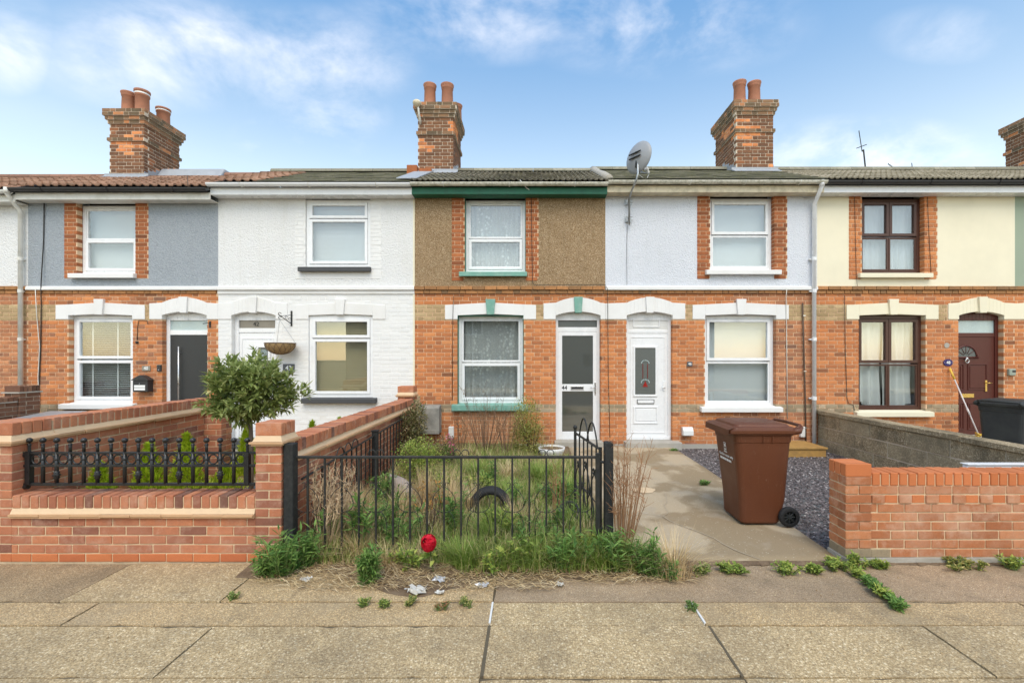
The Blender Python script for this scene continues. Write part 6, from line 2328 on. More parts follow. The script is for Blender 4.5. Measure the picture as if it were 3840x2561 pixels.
# clipped bay tree
bc = Vector((PX(940, 5.2), 5.2, PZ(1468, 5.2)))
bay = thing('bay_tree', 'round headed evergreen standard tree with glossy leaves behind the brick pillar', 'tree', (bc.x, bc.y, .1))
tr = MB().tube([(bc.x, bc.y, .06), (bc.x + .01, bc.y, .5), (bc.x - .005, bc.y, bc.z - .25), (bc.x, bc.y, bc.z)], [.028, .024, .022, .015], 8)
for k in range(16):
    d = rv()
    d.z = abs(d.z) * .8 + .1
    tr.tube([(bc.x, bc.y, bc.z - .22 + .02 * k), bc + Vector((d.x * .25, d.y * .25, d.z * .2)), bc + Vector((d.x * .48, d.y * .48, d.z * .40))], [.010, .007, .003], 5)
tr.build('trunk', MT['bark'], bay, smooth=True)
lv = MB()
tips = []
for k in range(380):
    d = rv()
    rad = random.uniform(.62, 1.0) * (1 + .10 * sin(5 * d.x + 3) + .10 * sin(7 * d.z + 4 * d.y))
    if d.z < -.6:
        rad *= .9
    q_ = bc + Vector((d.x * .49 * rad, d.y * .47 * rad, d.z * .39 * rad))
    if random.random() < .25:
        q_ += (d + Vector((0, 0, .4))) * random.uniform(.02, .09)
    tips.append((q_, d))
for (q_, d) in tips:
    ax = (d + Vector((0, 0, .45)) + rv() * .35).normalized()
    for j in range(11):
        b_ = q_ - ax * (.10 * j / 10)
        ld = (ax * random.uniform(.35, 1.1) + rv() * .75).normalized()
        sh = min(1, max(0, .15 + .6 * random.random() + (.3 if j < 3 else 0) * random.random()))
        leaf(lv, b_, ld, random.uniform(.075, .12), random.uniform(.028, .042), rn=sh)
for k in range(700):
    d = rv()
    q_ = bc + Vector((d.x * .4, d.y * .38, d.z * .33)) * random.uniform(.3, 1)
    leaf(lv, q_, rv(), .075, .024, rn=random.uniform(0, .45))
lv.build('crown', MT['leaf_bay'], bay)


def conifer(label, x, y, z, h, r):
    o = thing('golden_conifer', label, 'shrub', (x, y, z), 'golden conifers in the gravel')
    MB().tube([(x, y, z - .02), (x, y, z + h * .8)], [.012, .004], 5).build('stem', MT['bark'], o)
    lv = MB()
    n = int(2200 * (h / .6))
    for k in range(n):
        t = random.random() ** 1.5
        zz = z + .01 + t * h
        rr = r * (1 - t) ** .8 * random.uniform(.35, 1.15) * (1.25 if t < .25 else 1)
        a = random.uniform(0, 2 * pi)
        p = Vector((x + rr * cos(a), y + rr * sin(a), zz))
        d = Vector((cos(a) * .5, sin(a) * .5, 1.0)) + rv() * .5
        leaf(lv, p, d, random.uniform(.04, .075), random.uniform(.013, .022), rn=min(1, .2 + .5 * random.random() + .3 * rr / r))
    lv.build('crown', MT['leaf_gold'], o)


GZ = .105
conifer('golden conifer next to the low railing wall, at the brick side wall', -4.03, 4.26, GZ, .58, .20)
conifer('golden conifer, second along the brick side wall from the railing', -3.98, 4.75, GZ, .68, .20)
conifer('golden conifer, third and tallest along the brick side wall', -3.93, 5.2, GZ, .70, .19)
conifer('low spreading golden conifer at the slate edging', -3.70, 5.5, GZ, .26, .18)
conifer('golden conifer behind the trunk of the bay tree', -3.88, 6.22, GZ, .64, .15)
conifer('golden conifer tip showing above the dividing wall coping', -3.12, 6.5, GZ, .66, .13)
conifer('small golden conifer near the charcoal sill of the white house', -3.02, 7.2, GZ, .62, .11)
# slate edging round the gravel
for (xa, ya, xb, yb) in ((-3.62, 4.1, -2.5, 6.3), (-3.42, 4.1, -2.35, 6.1)):
    pass
ed = thing('slate_edging', 'line of dark slate slabs crossing the golden gravel', 'edging', (-3.0, 5.3, GZ))
for k in range(8):
    t0 = k / 8
    x_, y_ = -3.55 + .75 * t0, 4.6 + 2.2 * t0
    MB().box(x_ - .16, x_ + .10, y_, y_ + .26, GZ - .02, GZ + .028 + random.uniform(-.003, .003)).build('slab', MT['slate_edge'], ed, bevel=.004)
# flat stone in the foreground corner
MB().box(-2.95, -2.36, 4.35, 4.75, GZ - .02, GZ + .03).build('paving_slab', MT['slate_edge'], None, bevel=.006, label='grey paving slab in the gravel beside the pillar', cat='slab')


def scatter(name, mat, x0, x1, y0, y1, z, n, size, flat, ok=lambda x, y: True):
    mb = MB()
    for k in range(n):
        x, y = random.uniform(x0, x1), random.uniform(y0, y1)
        if not ok(x, y):
            continue
        s = size * random.uniform(.55, 1.35)
        a = random.uniform(0, pi)
        c_, s_ = cos(a) * s, sin(a) * s
        mb.c = random.random()
        f = flat * random.uniform(.7, 1.3)
        tl = random.uniform(-.3, .3) * s
        mb.add([(x + c_, y + s_, z + tl), (x - s_ * .7, y + c_ * .7, z - tl * .5), (x - c_, y - s_, z - tl), (x + s_ * .7, y - c_ * .7, z + tl * .5), (x + c_ * .15, y + s_ * .15, z + s * f)],
               [(0, 1, 4), (1, 2, 4), (2, 3, 4), (3, 0, 4)])
    return mb.build(name, mat, None, kind='stuff')


props(scatter('gravel', MT['gravel'], -4.33, -2.3, 4.02, 8.5, GZ - .003, 15000, .012, .9), 'golden gravel covering the front garden of the white house', 'gravel')
props(scatter('slate_chippings', MT['slate_chip'], 2.63, 5.38, 4.0, 8.5, .004, 22000, .021, .45), 'plum slate chippings between the path and the block wall', 'slate chips')
props(scatter('grit', MT['gravel'], -2.6, 6, 2.0, 3.78, .002, 420, .007, .8), 'loose grit scattered on the pavement', 'grit')

# grass of the overgrown garden
gr = MB()


def gz(x, y):
    return soil_z(x, y) - .01 if y > 3.8 else .008


for k in range(24000):
    x, y = random.uniform(-1.95, .66), 3.72 + 4.6 * random.random() ** 1.35
    g = sin(2.1 * x + 1.3 * y) + sin(3.7 * x - 2.2 * y + 1) + .8 * sin(7 * x + 5 * y)
    if y > 7.6 and x > .2:
        continue
    dry = .60 if x < -.8 else .36
    if g < -.9 and random.random() < .55:
        continue
    tall = .10 + .11 * random.random() ** 2
    if y < 4.4:
        tall *= 1.55 if x > -.5 else 1.15
    if random.random() < dry * (.75 if g > 0 else 1.35):
        rn = random.uniform(.84, 1.0)
    else:
        rn = random.uniform(0, .72)
    blade(gr, (x, y, gz(x, y)), random.uniform(0, 2 * pi), tall, tall * random.uniform(.2, 1.1), random.uniform(.005, .011), rn)
for k in range(2600):                    # tufts leaning out through the fence
    x = random.uniform(-.55, 1.0)
    y = random.uniform(3.58, 3.95)
    blade(gr, (x, y, .01), random.uniform(pi, 2 * pi) if random.random() < .7 else random.uniform(0, pi), random.uniform(.10, .26), random.uniform(.05, .22), random.uniform(.006, .012), random.uniform(0, .8) if random.random() < .8 else .95)
props(gr.build('grass', MT['leaf_grass'], None, kind='stuff'), 'rough green and straw grass filling the overgrown garden', 'grass')
# straw on the pavement edge
stw = MB()
for k in range(4600):
    x = random.uniform(-2.15, 1.25)
    y = 3.36 + .5 * random.random() ** .8 + (.06 if abs(x + .8) > 1 else -.05)
    L = random.uniform(.03, .15)
    a = random.uniform(-.9, .9) + (pi if random.random() < .5 else 0)
    stw.c = random.random()
    w = random.uniform(.0012, .0028)
    z_ = .010 + random.uniform(0, .02)
    d = (cos(a) * L, sin(a) * L * .7)
    nx, ny = -sin(a) * w, cos(a) * w
    zm = z_ + random.uniform(0, .025)
    stw.add([(x - nx, y - ny, z_), (x + nx, y + ny, z_), (x + d[0] * .5 + nx, y + d[1] * .5 + ny, zm), (x + d[0] * .5 - nx, y + d[1] * .5 - ny, zm), (x + d[0], y + d[1], .010 + random.uniform(0, .015))],
            [(0, 1, 2, 3), (3, 2, 4)])
for k in range(900):
    x, y = random.uniform(-1.9, .6), random.uniform(3.85, 7.5)
    blade(stw, (x, y, gz(x, y)), random.uniform(0, 2 * pi), random.uniform(.1, .34), random.uniform(.05, .3), .004, random.random())
props(stw.build('straw', MT['straw'], None, kind='stuff'), 'dry straw and dead stalks along the pavement edge', 'straw')


# individual plants of the overgrown garden
def P(x, y, Y):
    return (PX(x, Y), Y, max(.005, PZ(y, Y)))


G1 = 'green weeds along the iron fence'
leafy('weed', 'dark green bushy weed at the foot of the brick pillar and timber post', 'weed', (-1.86, 3.62, .01), .32, .36, 46, 18, .085, .019, MT['leaf_weed'], MT['stem_green'], G1)
leafy('weed', 'low green weed sprawling onto the pavement below the brick pillar', 'weed', (-2.10, 3.58, .01), .18, .20, 24, 14, .07, .017, MT['leaf_weed'], MT['stem_green'], G1)
leafy('weed', 'compact upright green weed standing alone on the pavement edge', 'weed', (-1.25, 3.44, .01), .12, .28, 34, 18, .07, .016, MT['leaf_weed'], MT['stem_green'], G1)
leafy('weed', 'broad leaved bright green plant growing through the fence bars', 'weed', (-1.62, 3.97, .08), .24, .46, 14, 12, .10, .026, MT['leaf_weed'], MT['stem_green'], G1, top_only=.45)
leafy('weed', 'small bright green plant beside the broad leaved one inside the fence', 'weed', (-1.12, 4.0, .08), .14, .34, 10, 12, .09, .022, MT['leaf_weed'], MT['stem_green'], G1, top_only=.3)
leafy('weed', 'blue green leafy weed in front of the old tyre', 'weed', (-.72, 4.35, .08), .22, .42, 18, 14, .09, .02, MT['leaf_weed'], MT['stem_green'], G1)
leafy('weed', 'pale green weed with yellowing leaves under the fence scrolls', 'weed', (-.18, 3.66, .01), .26, .24, 34, 12, .055, .026, MT['leaf_lime'], MT['stem_green'], G1)
leafy('weed', 'pale green leafy weed next to the red geranium', 'weed', (-1.0, 3.66, .01), .18, .22, 16, 12, .05, .024, MT['leaf_lime'], MT['stem_green'], G1)
leafy('weed', 'dense green weed at the foot of the gate post', 'weed', (.80, 3.66, .01), .26, .32, 42, 16, .085, .019, MT['leaf_weed'], MT['stem_green'], G1)
leafy('weed', 'low dark green weed between the gate post and the golden grass', 'weed', (.98, 3.52, .01), .16, .16, 18, 12, .06, .014, MT['leaf_weed'], MT['stem_green'], G1)
leafy('weed', 'rank green weed against the fence below the tyre', 'weed', (.30, 3.74, .01), .32, .28, 40, 14, .085, .018, MT['leaf_weed'], MT['stem_green'], G1)
for (x, y, r, h, lab) in ((-1.13, 4.9, .17, .52, 'golden dead grass tussock behind the middle of the iron fence'), (-.80, 4.6, .14, .40, 'pale dead grass tussock beside the mound of earth'),
                           (-1.70, 4.5, .14, .45, 'dry seed grass leaning on the side fence')):
    clump('dry_grass', lab, 'grass', (x, y, gz(x, y)), r, h, 320, .006, MT['straw'], .55, 'dry grass tufts', (.35, .95))
clump('dry_grass', 'golden dry grass tuft at the corner of the concrete path', 'grass', (1.12, 3.58, .01), .30, .40, 260, .005, MT['straw'], .75, 'dry grass tufts', (.35, .95))
fo = thing('dry_grass', 'flattened golden stalks trailing over the pavement at the path corner', 'grass', (1.2, 3.5, .006), 'dry grass tufts')
fm = MB()
for k in range(46):
    blade(fm, (1.12 + random.uniform(-.12, .12), 3.56 + random.uniform(-.06, .06), .006), random.uniform(-1.3, .25), random.uniform(.03, .12), random.uniform(.12, .36), .004, random.uniform(.35, 1), 5)
fm.build('leaves', MT['straw'], fo, kind='stuff')


for (x, y, r, h, m, lab) in ((.42, 5.4, .24, .30, 'leaf_grass', 'bright lush grass tuft by the open gate'), (.15, 6.1, .28, .30, 'leaf_grass', 'bright lush grass tuft in front of the basin planter'), (-.25, 5.3, .26, .26, 'leaf_grass', 'lush grass tuft behind the old tyre'),
                             (.40, 4.25, .26, .34, 'leaf_grass', 'tall lush grass tuft at the hinge side of the gate'), (-.35, 4.1, .24, .32, 'leaf_grass', 'tall lush grass tuft in front of the old tyre'), (-.75, 6.4, .26, .26, 'leaf_grass', 'green grass tuft below the window'),
                             (.05, 3.75, .26, .30, 'leaf_grass', 'arching grass tuft spilling under the fence, next to the pale weed'), (.55, 3.72, .24, .30, 'leaf_grass', 'arching grass tuft spilling under the fence, next to the gate post'), (-.55, 3.72, .2, .26, 'leaf_grass', 'arching grass tuft spilling under the fence, next to the geranium')):
    clump('grass_tuft', lab, 'grass', (x, y, gz(x, y)), r, h, 420, .010, MT[m], .75, 'green grass tufts in the overgrown garden', (0.1, .74))
leafy('weed', 'grey green leafy weed in the middle of the overgrown garden', 'weed', (-.45, 5.8, .08), .22, .30, 20, 14, .07, .02, MT['leaf_weed'], MT['stem_green'], G1)
leafy('weed', 'bushy green weed against the side fence', 'weed', (-1.72, 5.2, .08), .2, .42, 22, 14, .07, .02, MT['leaf_weed'], MT['stem_green'], G1)
leafy('weed', 'yellowing weed beside the boulder', 'weed', (-1.0, 5.5, .08), .22, .34, 22, 14, .05, .02, MT['leaf_lime'], MT['stem_green'], G1)
clump('dry_grass', 'bleached dead grass under the broad leaved plant', 'grass', (-1.45, 3.86, .02), .2, .30, 260, .005, MT['straw'], .9, 'dry grass tufts', (.2, .9))
clump('dry_grass', 'bleached dead grass mat between geranium and upright weed', 'grass', (-1.15, 3.7, .02), .22, .18, 220, .005, MT['straw'], 1.2, 'dry grass tufts', (.2, .9))
clump('dry_grass', 'golden dead grass beside the old tyre', 'grass', (-.62, 4.8, .08), .2, .36, 240, .005, MT['straw'], .6, 'dry grass tufts', (.3, 1))
for (x, y, r, h) in ((-1.35, 4.15, .22, .38), (-.35, 4.3, .24, .34), (.12, 4.2, .24, .36), (.5, 4.5, .2, .34), (-.1, 4.9, .24, .30), (.3, 5.2, .24, .28), (-.6, 5.3, .22, .30), (-1.5, 4.8, .2, .36), (.05, 3.95, .22, .30), (.55, 3.92, .18, .30)):
    leafy('weed', 'green leafy weed growing thickly inside the iron fence', 'weed', (x, y, gz(x, y)), r, h, 24, 13, .075, .020, MT['leaf_weed'] if random.random() < .7 else MT['leaf_lime'], MT['stem_green'], 'weeds inside the iron fence')
for (x, y, r, h) in ((-1.6, 4.25, .2, .5), (-1.3, 4.6, .2, .46), (-.9, 5.0, .2, .42), (-.15, 4.45, .18, .34), (.5, 4.05, .16, .3), (-.3, 6.2, .2, .3)):
    clump('dry_grass', 'tawny seeding grass standing among the weeds inside the fence', 'grass', (x, y, gz(x, y)), r, h, 180, .005, MT['straw'], .6, 'tawny grass among the weeds', (.3, 1))
def stalks(name, label, c, r, h, n, stem_mat, bits_mat, group, bits=10, bit=.014, lean=(0, 0), side=4, bw=.6):
    o = thing(name, label, 'plant', c, group)
    st, lv = MB(), MB()
    for i in range(n):
        a = random.uniform(0, 2 * pi)
        rr = r * sqrt(random.random())
        b = Vector((c[0] + rr * .3 * cos(a), c[1] + rr * .3 * sin(a), c[2] - .01))
        t = Vector((c[0] + rr * cos(a) + lean[0], c[1] + rr * sin(a) + lean[1], c[2] + h * random.uniform(.55, 1.05)))
        m = b.lerp(t, .55) + Vector((random.uniform(-.03, .03), random.uniform(-.03, .03), .02))
        st.tube([b, m, t], [.004, .003, .0015], 4)
        for j in range(side):
            p = m.lerp(t, random.random())
            e = p + (rv() + Vector((0, 0, .8))) * h * .09
            st.tube([p, e], [.002, .001], 3)
            for q_ in range(max(1, bits // side)):
                leaf(lv, p.lerp(e, random.random()), rv(), bit * random.uniform(.6, 1.6), bit * bw)
    st.build('stems', stem_mat, o, kind='stuff')
    lv.build('seed_heads', bits_mat, o, kind='stuff')
    return o


G2 = 'dead stalks by the house wall'
MT['straw_twig'] = plain('bleached_twig', (.60, .44, .27), .9, .3, 30)
stalks('dead_stalks', 'tall brown dead flower stalks in front of the mint green sill', (-.80, 7.9, .08), .5, 1.05, 34, MT['stem_brown'], MT['leaf_dead'], G2, 14, .022)
stalks('dead_stalks', 'dead brown stalks below the window beside the white vent', (-1.25, 8.0, .08), .2, .62, 14, MT['stem_brown'], MT['leaf_dead'], G2, 14, .022)
stalks('dead_stalks', 'rusty dead stalks between the shrub and the lace curtained window', (-.42, 7.6, .08), .22, .78, 16, MT['stem_brown'], MT['leaf_rust'], G2, 14, .02)
stalks('dead_stalks', 'tall rust coloured feathery dead weed beside the gate post', (.80, 3.93, .02), .22, .98, 34, MT['stem_rust'], MT['leaf_rust'], G2, 22, .009, (.06, -.05), 8)
stalks('dead_stalks', 'bleached dead twigs caught in the fence by the timber post', (-1.80, 3.98, .05), .24, .68, 30, MT['straw_twig'], MT['straw_twig'], G2, 40, .055, (.05, 0), 10, .09)
stalks('dead_stalks', 'thin rusty stalks behind the fence near the gate', (.25, 4.6, .08), .2, .62, 10, MT['stem_rust'], MT['leaf_rust'], G2, 12, .012)
stalks('dead_stalks', 'orange withered weed left of the old tyre', (-.95, 4.35, .08), .18, .48, 12, MT['stem_brown'], MT['leaf_orange'], G2, 14, .028)


def bush(name, label, c, r, n, L, W, mat, stem_mat, group=None, twigs=16):
    o = thing(name, label, 'shrub', (c[0], c[1], .06), group)
    st, lv = MB(), MB()
    c = Vector(c)
    for k in range(twigs):
        d = rv()
        d.z = abs(d.z)
        st.tube([(c.x + random.uniform(-.03, .03), c.y, .05), c + Vector((d.x * r[0] * .4, d.y * r[1] * .4, 0)), c + Vector((d.x * r[0] * .95, d.y * r[1] * .95, d.z * r[2] * .95))], [.008, .005, .002], 4)
    lob = [c + Vector((random.uniform(-.5, .5) * r[0], random.uniform(-.5, .5) * r[1], random.uniform(-.45, .5) * r[2])) for _ in range(9)]
    for k in range(n):
        q_ = random.choice(lob)
        d = rv()
        p = q_ + Vector((d.x * r[0], d.y * r[1], d.z * r[2])) * .55 * random.uniform(.5, 1.05)
        if p.z < .06:
            continue
        leaf(lv, p, d + rv() * .7 + Vector((0, 0, .2)), L * random.uniform(.6, 1.2), W * random.uniform(.7, 1.2))
    st.build('branches', stem_mat, o)
    lv.build('foliage', mat, o)
    return o


bush('shrub', 'airy olive yellow shrub by the wall between window and glazed door', (.02, 7.7, .52), (.46, .34, .54), 4800, .042, .017, MT['leaf_shrub'], MT['stem_brown'])
bush('shrub', 'rounded yellow green shrub behind the middle of the iron fence', (-1.42, 5.9, .38), (.40, .34, .34), 3400, .032, .018, MT['leaf_lime'], MT['stem_brown'])
bush('climber', 'withered brown climber hanging over the side fence by the concrete box', (-1.86, 7.35, .62), (.22, .55, .55), 2000, .045, .030, MT['leaf_ivy'], MT['stem_brown'])
bush('climber', 'tangled dead bramble below the concrete box', (-1.45, 7.0, .28), (.42, .5, .26), 1500, .035, .02, MT['leaf_dead'], MT['stem_brown'], None, 40)
bush('shrub', 'grey green lavender like clump beside the pink flowers', (-1.2, 6.9, .28), (.2, .2, .26), 900, .04, .008, MT['leaf_weed'], MT['stem_brown'])
# flowers
fg = thing('geranium', 'bright red geranium flower head poking through the fence', 'flower', P(1605, 2080, 3.56))
fc = Vector(P(1607, 2035, 3.52))
MB().tube([(fc.x + .02, fc.y + .08, .02), (fc.x + .01, fc.y + .03, fc.z * .6), fc], .005, 5).build('stem', MT['stem_green'], fg)
m = MB()
for k in range(60):
    d = rv()
    q_ = fc + Vector((d.x * .048, d.y * .042, d.z * .058))
    for j in range(5):
        a = 2 * pi * j / 5
        e = (d.orthogonal().normalized() * cos(a) + d.cross(d.orthogonal()).normalized() * sin(a)) + d * .35
        leaf(m, q_, e, .030, .028, up=d)
m.build('petals', MT['petal_red'], fg)
m = MB()
for k in range(14):
    leaf(m, fc + Vector((random.uniform(-.05, .05), .03, -.10 + random.uniform(-.05, .03))), rv(), .06, .045)
m.build('leaves', MT['leaf_lime'], fg)
pf = thing('pink_flower', 'spike of pink flowers leaning over the long grass by the house', 'flower', (-1.15, 6.5, .08))
a_, b_ = Vector((-1.0, 6.45, .10)), Vector((-1.18, 6.5, .62))
MB().tube([a_, a_.lerp(b_, .6) + Vector((.02, 0, 0)), b_], .005, 5).build('stem', MT['stem_green'], pf)
m = MB()
for k in range(60):
    q_ = a_.lerp(b_, .55 + .45 * random.random()) + rv() * .035
    leaf(m, q_, rv(), .035, .03)
m.build('petals', MT['petal_pink'], pf)
# old tyre, pot, basin planter, stone
MT['stone_pink'] = plain('weathered_pinkish_stone', (.36, .29, .25), .95, .3, 9, .7, 30, dirt=(.2, .17, .14), dscale=8, damt=.5)
ty = MB()
R, r_ = .185, .045
ty_c = Vector((PX(1838, 4.75), 4.75, .30))
ty.add([(ty_c.x + (R + r_ * cos(b)) * cos(a), ty_c.y + r_ * 1.3 * sin(b) + .25 * (R + r_ * cos(b)) * sin(a), ty_c.z - .17 + (R + r_ * cos(b)) * sin(a)) for a in [2 * pi * i / 28 for i in range(28)] for b in [2 * pi * j / 10 for j in range(10)]],
       [(i * 10 + j, ((i + 1) % 28) * 10 + j, ((i + 1) % 28) * 10 + (j + 1) % 10, i * 10 + (j + 1) % 10) for i in range(28) for j in range(10)])
ty.build('tyre', MT['rubber'], None, smooth=True, label='small old black tyre standing in the long grass', cat='tyre')
pt = MB()
pc = Vector((PX(2150, 4.5), 4.5, .12))
q2 = Vector((0, 0, 1)).rotation_difference(Vector((-.5, -.5, .55)).normalized())
tmp = MB().lathe([(.001, 0), (.085, 0), (.12, .2), (.13, .2), (.13, .225), (.115, .225), (.08, .02), (.001, .02)], (0, 0, 0), 18)
pt.add([pc + q2 @ (Vector(v) - Vector((0, 0, .1))) for v in tmp.v], tmp.f)
pt.build('plant_pot', MT['pvc_black'], None, smooth=True, label='tipped black plastic plant pot lying in the grass by the gate', cat='pot')
bs = thing('basin_planter', 'flaking white basin planter of soil in front of the glazed door', 'planter', (PX(2068, 7.5), 7.5, .06))
c_ = (PX(2068, 7.5), 7.5, .07)
MB().lathe([(.12, 0), (.17, .03), (.215, .12), (.225, .165), (.21, .165), (.2, .13), (.001, .125)], c_, 24).build('basin', MT['white_plastic'], bs, smooth=True)
MB().lathe([(.001, .15), (.12, .155), (.2, .14)], c_, 20).build('soil', MT['soil'], bs, smooth=True)
mb = MB()
for k in range(60):
    a = random.uniform(0, 2 * pi)
    rr = random.uniform(0, .18)
    blade(mb, (c_[0] + rr * cos(a), c_[1] + rr * sin(a), .21), a, random.uniform(.05, .28), .08, .004, random.uniform(.85, 1))
mb.build('dead_stems', MT['leaf_grass'], bs)
m = MB().ball((PX(1490, 5.3), 5.3, .17), .16, 14, 9, 1.3)
m.v = [(x + .03 * sin(13 * z + 7 * y), y + .03 * sin(11 * x + 5 * z), z + .035 * sin(12 * x + 9 * y)) for x, y, z in m.v]
m.build('stone', MT['stone_pink'], None, label='grey upright boulder behind the dead grass tussock', cat='stone')
# concrete box, vents
cb = thing('concrete_hood', 'weathered grey concrete meter hood on the wall below the tan pebbledash', 'meter box', (PX(1600, 8.3), 8.4, .33))
xa, xb = PX(1553, 8.32), PX(1642, 8.32)
MB().prism_x([(8.33, PZ(1628, 8.32)), (YF - .001, PZ(1620)), (YF - .001, PZ(1516)), (8.40, PZ(1522, 8.4)), (8.33, PZ(1532, 8.32))], xa, xb + .02).build('hood', MT['concrete_box'], cb, bevel=.012)
MB().box(xa, xb + .02, 8.315, 8.329, PZ(1628, 8.32), PZ(1612, 8.32)).build('lip', MT['concrete_box'], cb, bevel=.006)
for (x0_, x1_, y0_, y1_, lab, mt) in ((1681, 1701, 1600, 1643, 'narrow white plastic vent cover on brick beside the concrete hood', 'white_plastic'), (3004, 3021, 1600, 1640, 'pale grey meter cover by the brown pipe', 'white_plastic')):
    MB().box(PX(x0_, 8.5), PX(x1_, 8.5), 8.50, YF + .003, PZ(y1_, 8.5), PZ(y0_, 8.5)).build('vent_cover', MT[mt], None, bevel=.012, label=lab, cat='vent')
vt = MB()
xa, xb = PX(2563, 8.45), PX(2602, 8.45)
vt.prism_x([(8.45, PZ(1634, 8.45)), (YF + .003, PZ(1632)), (YF + .003, PZ(1600)), (8.50, PZ(1602, 8.5)), (8.455, PZ(1616, 8.45))], xa, xb)
vt.build('vent_cowl', MT['white_plastic'], None, bevel=.008, label='white plastic vent cowl low on the brick behind the brown bin', cat='vent')
MB().box(PX(2568), PX(2612), YF - .008, YF + .002, PZ(1667), PZ(1659)).build('air_brick', MT['terracotta'], H[46])
# mint door side small plate, mop, step, white frame, grey box
mp = thing('mop', 'long handled mop with yellow grip leaning on the brick by the rosewood door', 'mop', (PX(3690, 8.2), 8.1, .04))
pa, pb2 = Vector((PX(3556), YF - .03, PZ(1381))), Vector((PX(3690, 8.05), 8.02, .06))
MB().tube([pa, pa.lerp(pb2, .14)], .017, 8).build('grip', MT['yellow'], mp, smooth=True)
MB().tube([pa.lerp(pb2, .14), pb2], .011, 8).build('pole', MT['pale_metal'], mp, smooth=True)
MB().tube([pa.lerp(pb2, .5), pa.lerp(pb2, .58)], .015, 8).build('collar', MT['pale_metal'], mp, smooth=True)
m = MB()
for k in range(9):
    q_ = pa.lerp(pb2, .80 + .06 * random.random())
    m.tube([q_, q_ + rv() * .06], .02, 5)
m.build('head', MT['yellow'], mp, smooth=True)
stp = thing('timber_step', 'ochre timber step against the house wall beside the slate chippings', 'step', (4.6, 8.2, .02))
MB().box(PX(2880, 8.3), PX(3075, 8.0), 7.78, 8.45, .14, .17).build('tread', MT['wood_step'], stp, bevel=.006)
MB().box(PX(2880, 8.3), PX(3070, 8.0), 7.80, 8.44, .0, .139).build('base', MT['wood_step'], stp)
wf = thing('window_frame', 'old white plastic window frame leaning behind the street wall coping', 'frame', (4.4, 4.25, .1))
m = MB()
m.ring(4.05, 5.25, .03, .715, .06, 4.22, 4.27)
m.build('frame', MT['upvc'], wf, bevel=.005)
MB().box(4.108, 5.192, 4.24, 4.245, .085, .657).build('pane', MT['glass'], wf)
MB().box(4.045, 5.255, 4.205, 4.29, .716, .724).build('cill_strip', MT['upvc'], wf, bevel=.003)
gb = thing('storage_box', 'low grey plastic box with sloping lid by the old brick pier', 'box', (-8.4, 8.0, .02))
MB().box(-8.72, -8.12, 7.72, 8.28, .02, .66).build('body', MT['dish_grey'], gb, bevel=.01)
MB().prism_x([(7.68, .66), (8.3, .66), (8.3, .74), (7.68, .685)], -8.76, -8.08).build('lid', MT['dish_grey'], gb, bevel=.01)
# white litter
for (x, y, s, lab) in ((-.83, 3.30, .065, 'torn dirty white plastic bag lying on the straw'), (-.70, 3.46, .05, 'crumpled silver wrapper under the red geranium'), (-.36, 3.38, .045, 'small crumpled wrapper among the straw by the slab joint'),
                       (.22, 3.40, .03, 'scrap of white paper in the straw near the gate'), (-1.72, 3.47, .04, 'white plastic scrap under the weed by the pillar'), (-.66, 3.28, .03, 'tiny white scrap beside the torn plastic bag')):
    m = MB()
    n = 7
    vs = [(x + s * (i / n - .5) * 2 + random.uniform(-.3, .3) * s, y + s * (j / n - .5) * 1.4 + random.uniform(-.3, .3) * s, .014 + random.random() * s * .5) for j in range(n + 1) for i in range(n + 1)]
    m.add(vs, [(j * (n + 1) + i, j * (n + 1) + i + 1, (j + 1) * (n + 1) + i + 1, (j + 1) * (n + 1) + i) for j in range(n) for i in range(n) if (i - n / 2) ** 2 + (j - n / 2) ** 2 < 14])
    m.build('litter', MT['foil'] if 'wrapper' in lab else MT['dirty_plastic'], None, label=lab, cat='litter')
# weeds in the pavement joints
G3 = 'weeds along the pavement joints'
spots = [(2620, 2150, 55, .07, 'leaf_grass', 'thin grass tuft where path meets pavement, nearest the golden grass'), (2730, 2135, 60, .06, 'leaf_lime', 'leafy weed at the path edge beside the mossy cushion'),
         (2910, 2140, 80, .06, 'leaf_lime', 'bright green mossy cushion in the middle of the path edge'), (3040, 2140, 45, .05, 'leaf_lime', 'straggling weed between the mossy cushion and the wall corner'),
         (3120, 2125, 50, .07, 'leaf_lime', 'leafy weed at the corner of the street wall'), (3215, 2130, 40, .12, 'leaf_lime', 'tall pale weed in front of the pier of the street wall'),
         (3290, 2125, 30, .06, 'leaf_lime', 'small pale rosette just right of the tall pale weed'), (3600, 2120, 80, .06, 'leaf_shrub', 'dark creeping weed at the foot of the street wall'),
         (3770, 2125, 75, .07, 'leaf_lime', 'bright bushy weed at the foot of the street wall beyond the creeping one')]
for (x, y, w, h, m, lab) in spots:
    Y = min(3.74, CAMZ * F / (y - VY))
    leafy('weed', lab, 'weed', (PX(x, Y), Y - .03, .004), w * Y / F * .9, h, 34, 10, .035, .016, MT[m], MT['stem_green'], G3)
for i, (x, y) in enumerate([(3225, 2165), (3255, 2195), (3285, 2222), (3320, 2245), (3350, 2268), (3372, 2285)]):
    Y = CAMZ * F / (y - VY)
    leafy('weed', ['green weed in the slab joint touching the tall pale weed', 'leafy weed second along the diagonal slab joint', 'leafy weed third along the diagonal slab joint', 'broad bushy weed in the middle of the diagonal slab joint',
                   'bushy weed near the end of the diagonal slab joint', 'last weed at the end of the diagonal slab joint'][i], 'weed', (PX(x, Y), Y, .003), .045 + .012 * (i > 2), .05, 16, 9, .045, .02, MT['leaf_lime' if i in (0, 3) else 'leaf_weed'], MT['stem_green'], G3)
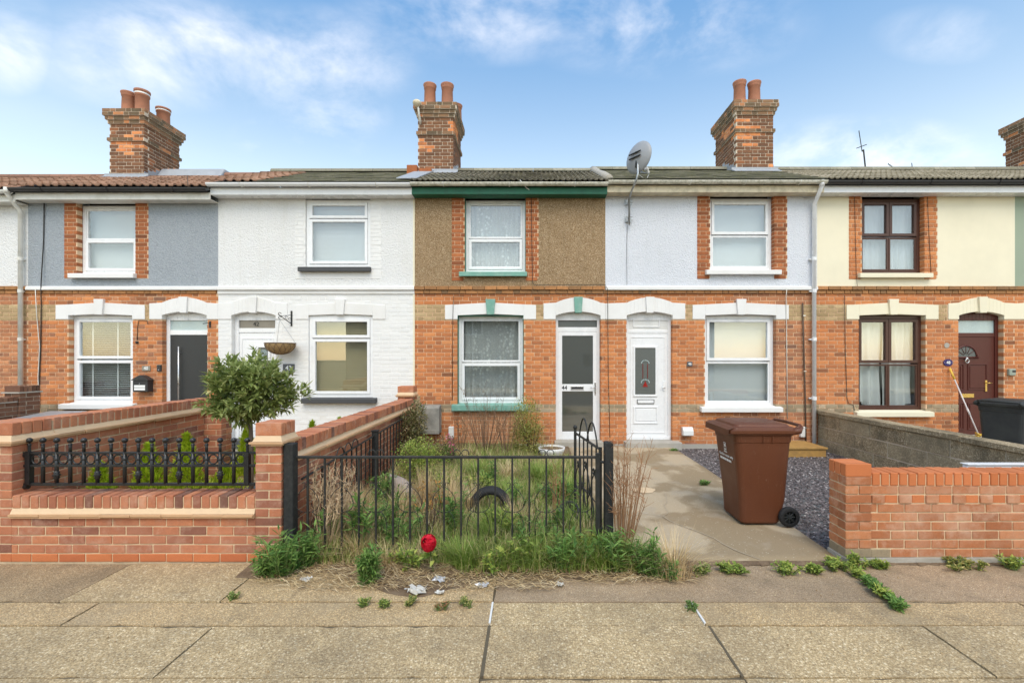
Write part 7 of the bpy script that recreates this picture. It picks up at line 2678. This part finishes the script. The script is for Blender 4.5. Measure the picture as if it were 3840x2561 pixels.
for (x, y, m, lab) in ((1360, 2275, 'leaf_lime', 'tiny green tuft in the long joint, first from the brick wall'), (1435, 2278, 'leaf_lime', 'tiny green tuft in the long joint, second from the brick wall'), (1520, 2270, 'leaf_shrub', 'olive moss tuft in the long joint'),
                       (1655, 2283, 'leaf_rust', 'rusty brown moss tuft in the long joint'), (1760, 2275, 'leaf_shrub', 'olive moss tuft beside the white joint strip'), (2595, 2285, 'leaf_weed', 'green weed at the head of the right white joint strip'), (860, 2250, 'leaf_grass', 'thin grass tuft in the cross joint below the brick wall')):
    Y = CAMZ * F / (y - VY)
    leafy('weed', lab, 'weed', (PX(x, Y), Y, .003), .035 if 'tiny' in lab else .06, .035, 18, 7, .022, .009, MT[m], MT['stem_green'], G3)
for (x, y, w, lab) in ((3010, 1690, 60, 'green weeds between the timber step and the downpipe'), (2870, 1700, 30, 'green tuft at the near edge of the timber step'), (2525, 1672, 14, 'tiny weed at the end of the white door step'), (2640, 1815, 30, 'small weed at the crack beside the brown bin')):
    Y = min(8.1, 1.66 * F / (y - VY))
    leafy('weed', lab, 'weed', (PX(x, Y), Y, .03 if Y > 5 else .05), w * Y / F, .07 if w > 20 else .04, 24, 8, .035, .016, MT['leaf_weed'], MT['stem_green'], 'small weeds by the path')

# ------------------------------------------------------------------ the houses across the street (seen only as reflections)
oh = thing('semi_detached_house', 'grey pebbledash house across the street reflected in the glass', 'house', (0, -15, 0))
hs = [(-9 + 4.2 * i, -7.6 + 4.2 * i, .9, 2.1) for i in range(5)] + [(-9 + 4.2 * i, -7.6 + 4.2 * i, 3.3, 4.5) for i in range(5)]
slab_holes(-13, 13, -.1, 5.1, -15.0, -14.8, hs).build('wall', MT['render_pebble'], oh)
MB().prism_x([(-14.5, 5.0), (-19, 7.6), (-23.5, 5.0)], -13.3, 13.3).build('roof', MT['tile_grey'], oh)
for (a, b, c, d) in hs:
    w = MB().ring(a, b, c, d, .07, -14.9, -14.83).box((a + b) / 2 - .03, (a + b) / 2 + .03, -14.9, -14.83, c + .07, d - .07).build('window', MT['upvc'], oh)
    MB().box(a, b, -14.95, -14.93, c, d).build('pane', MT['glass_obscure'], w)
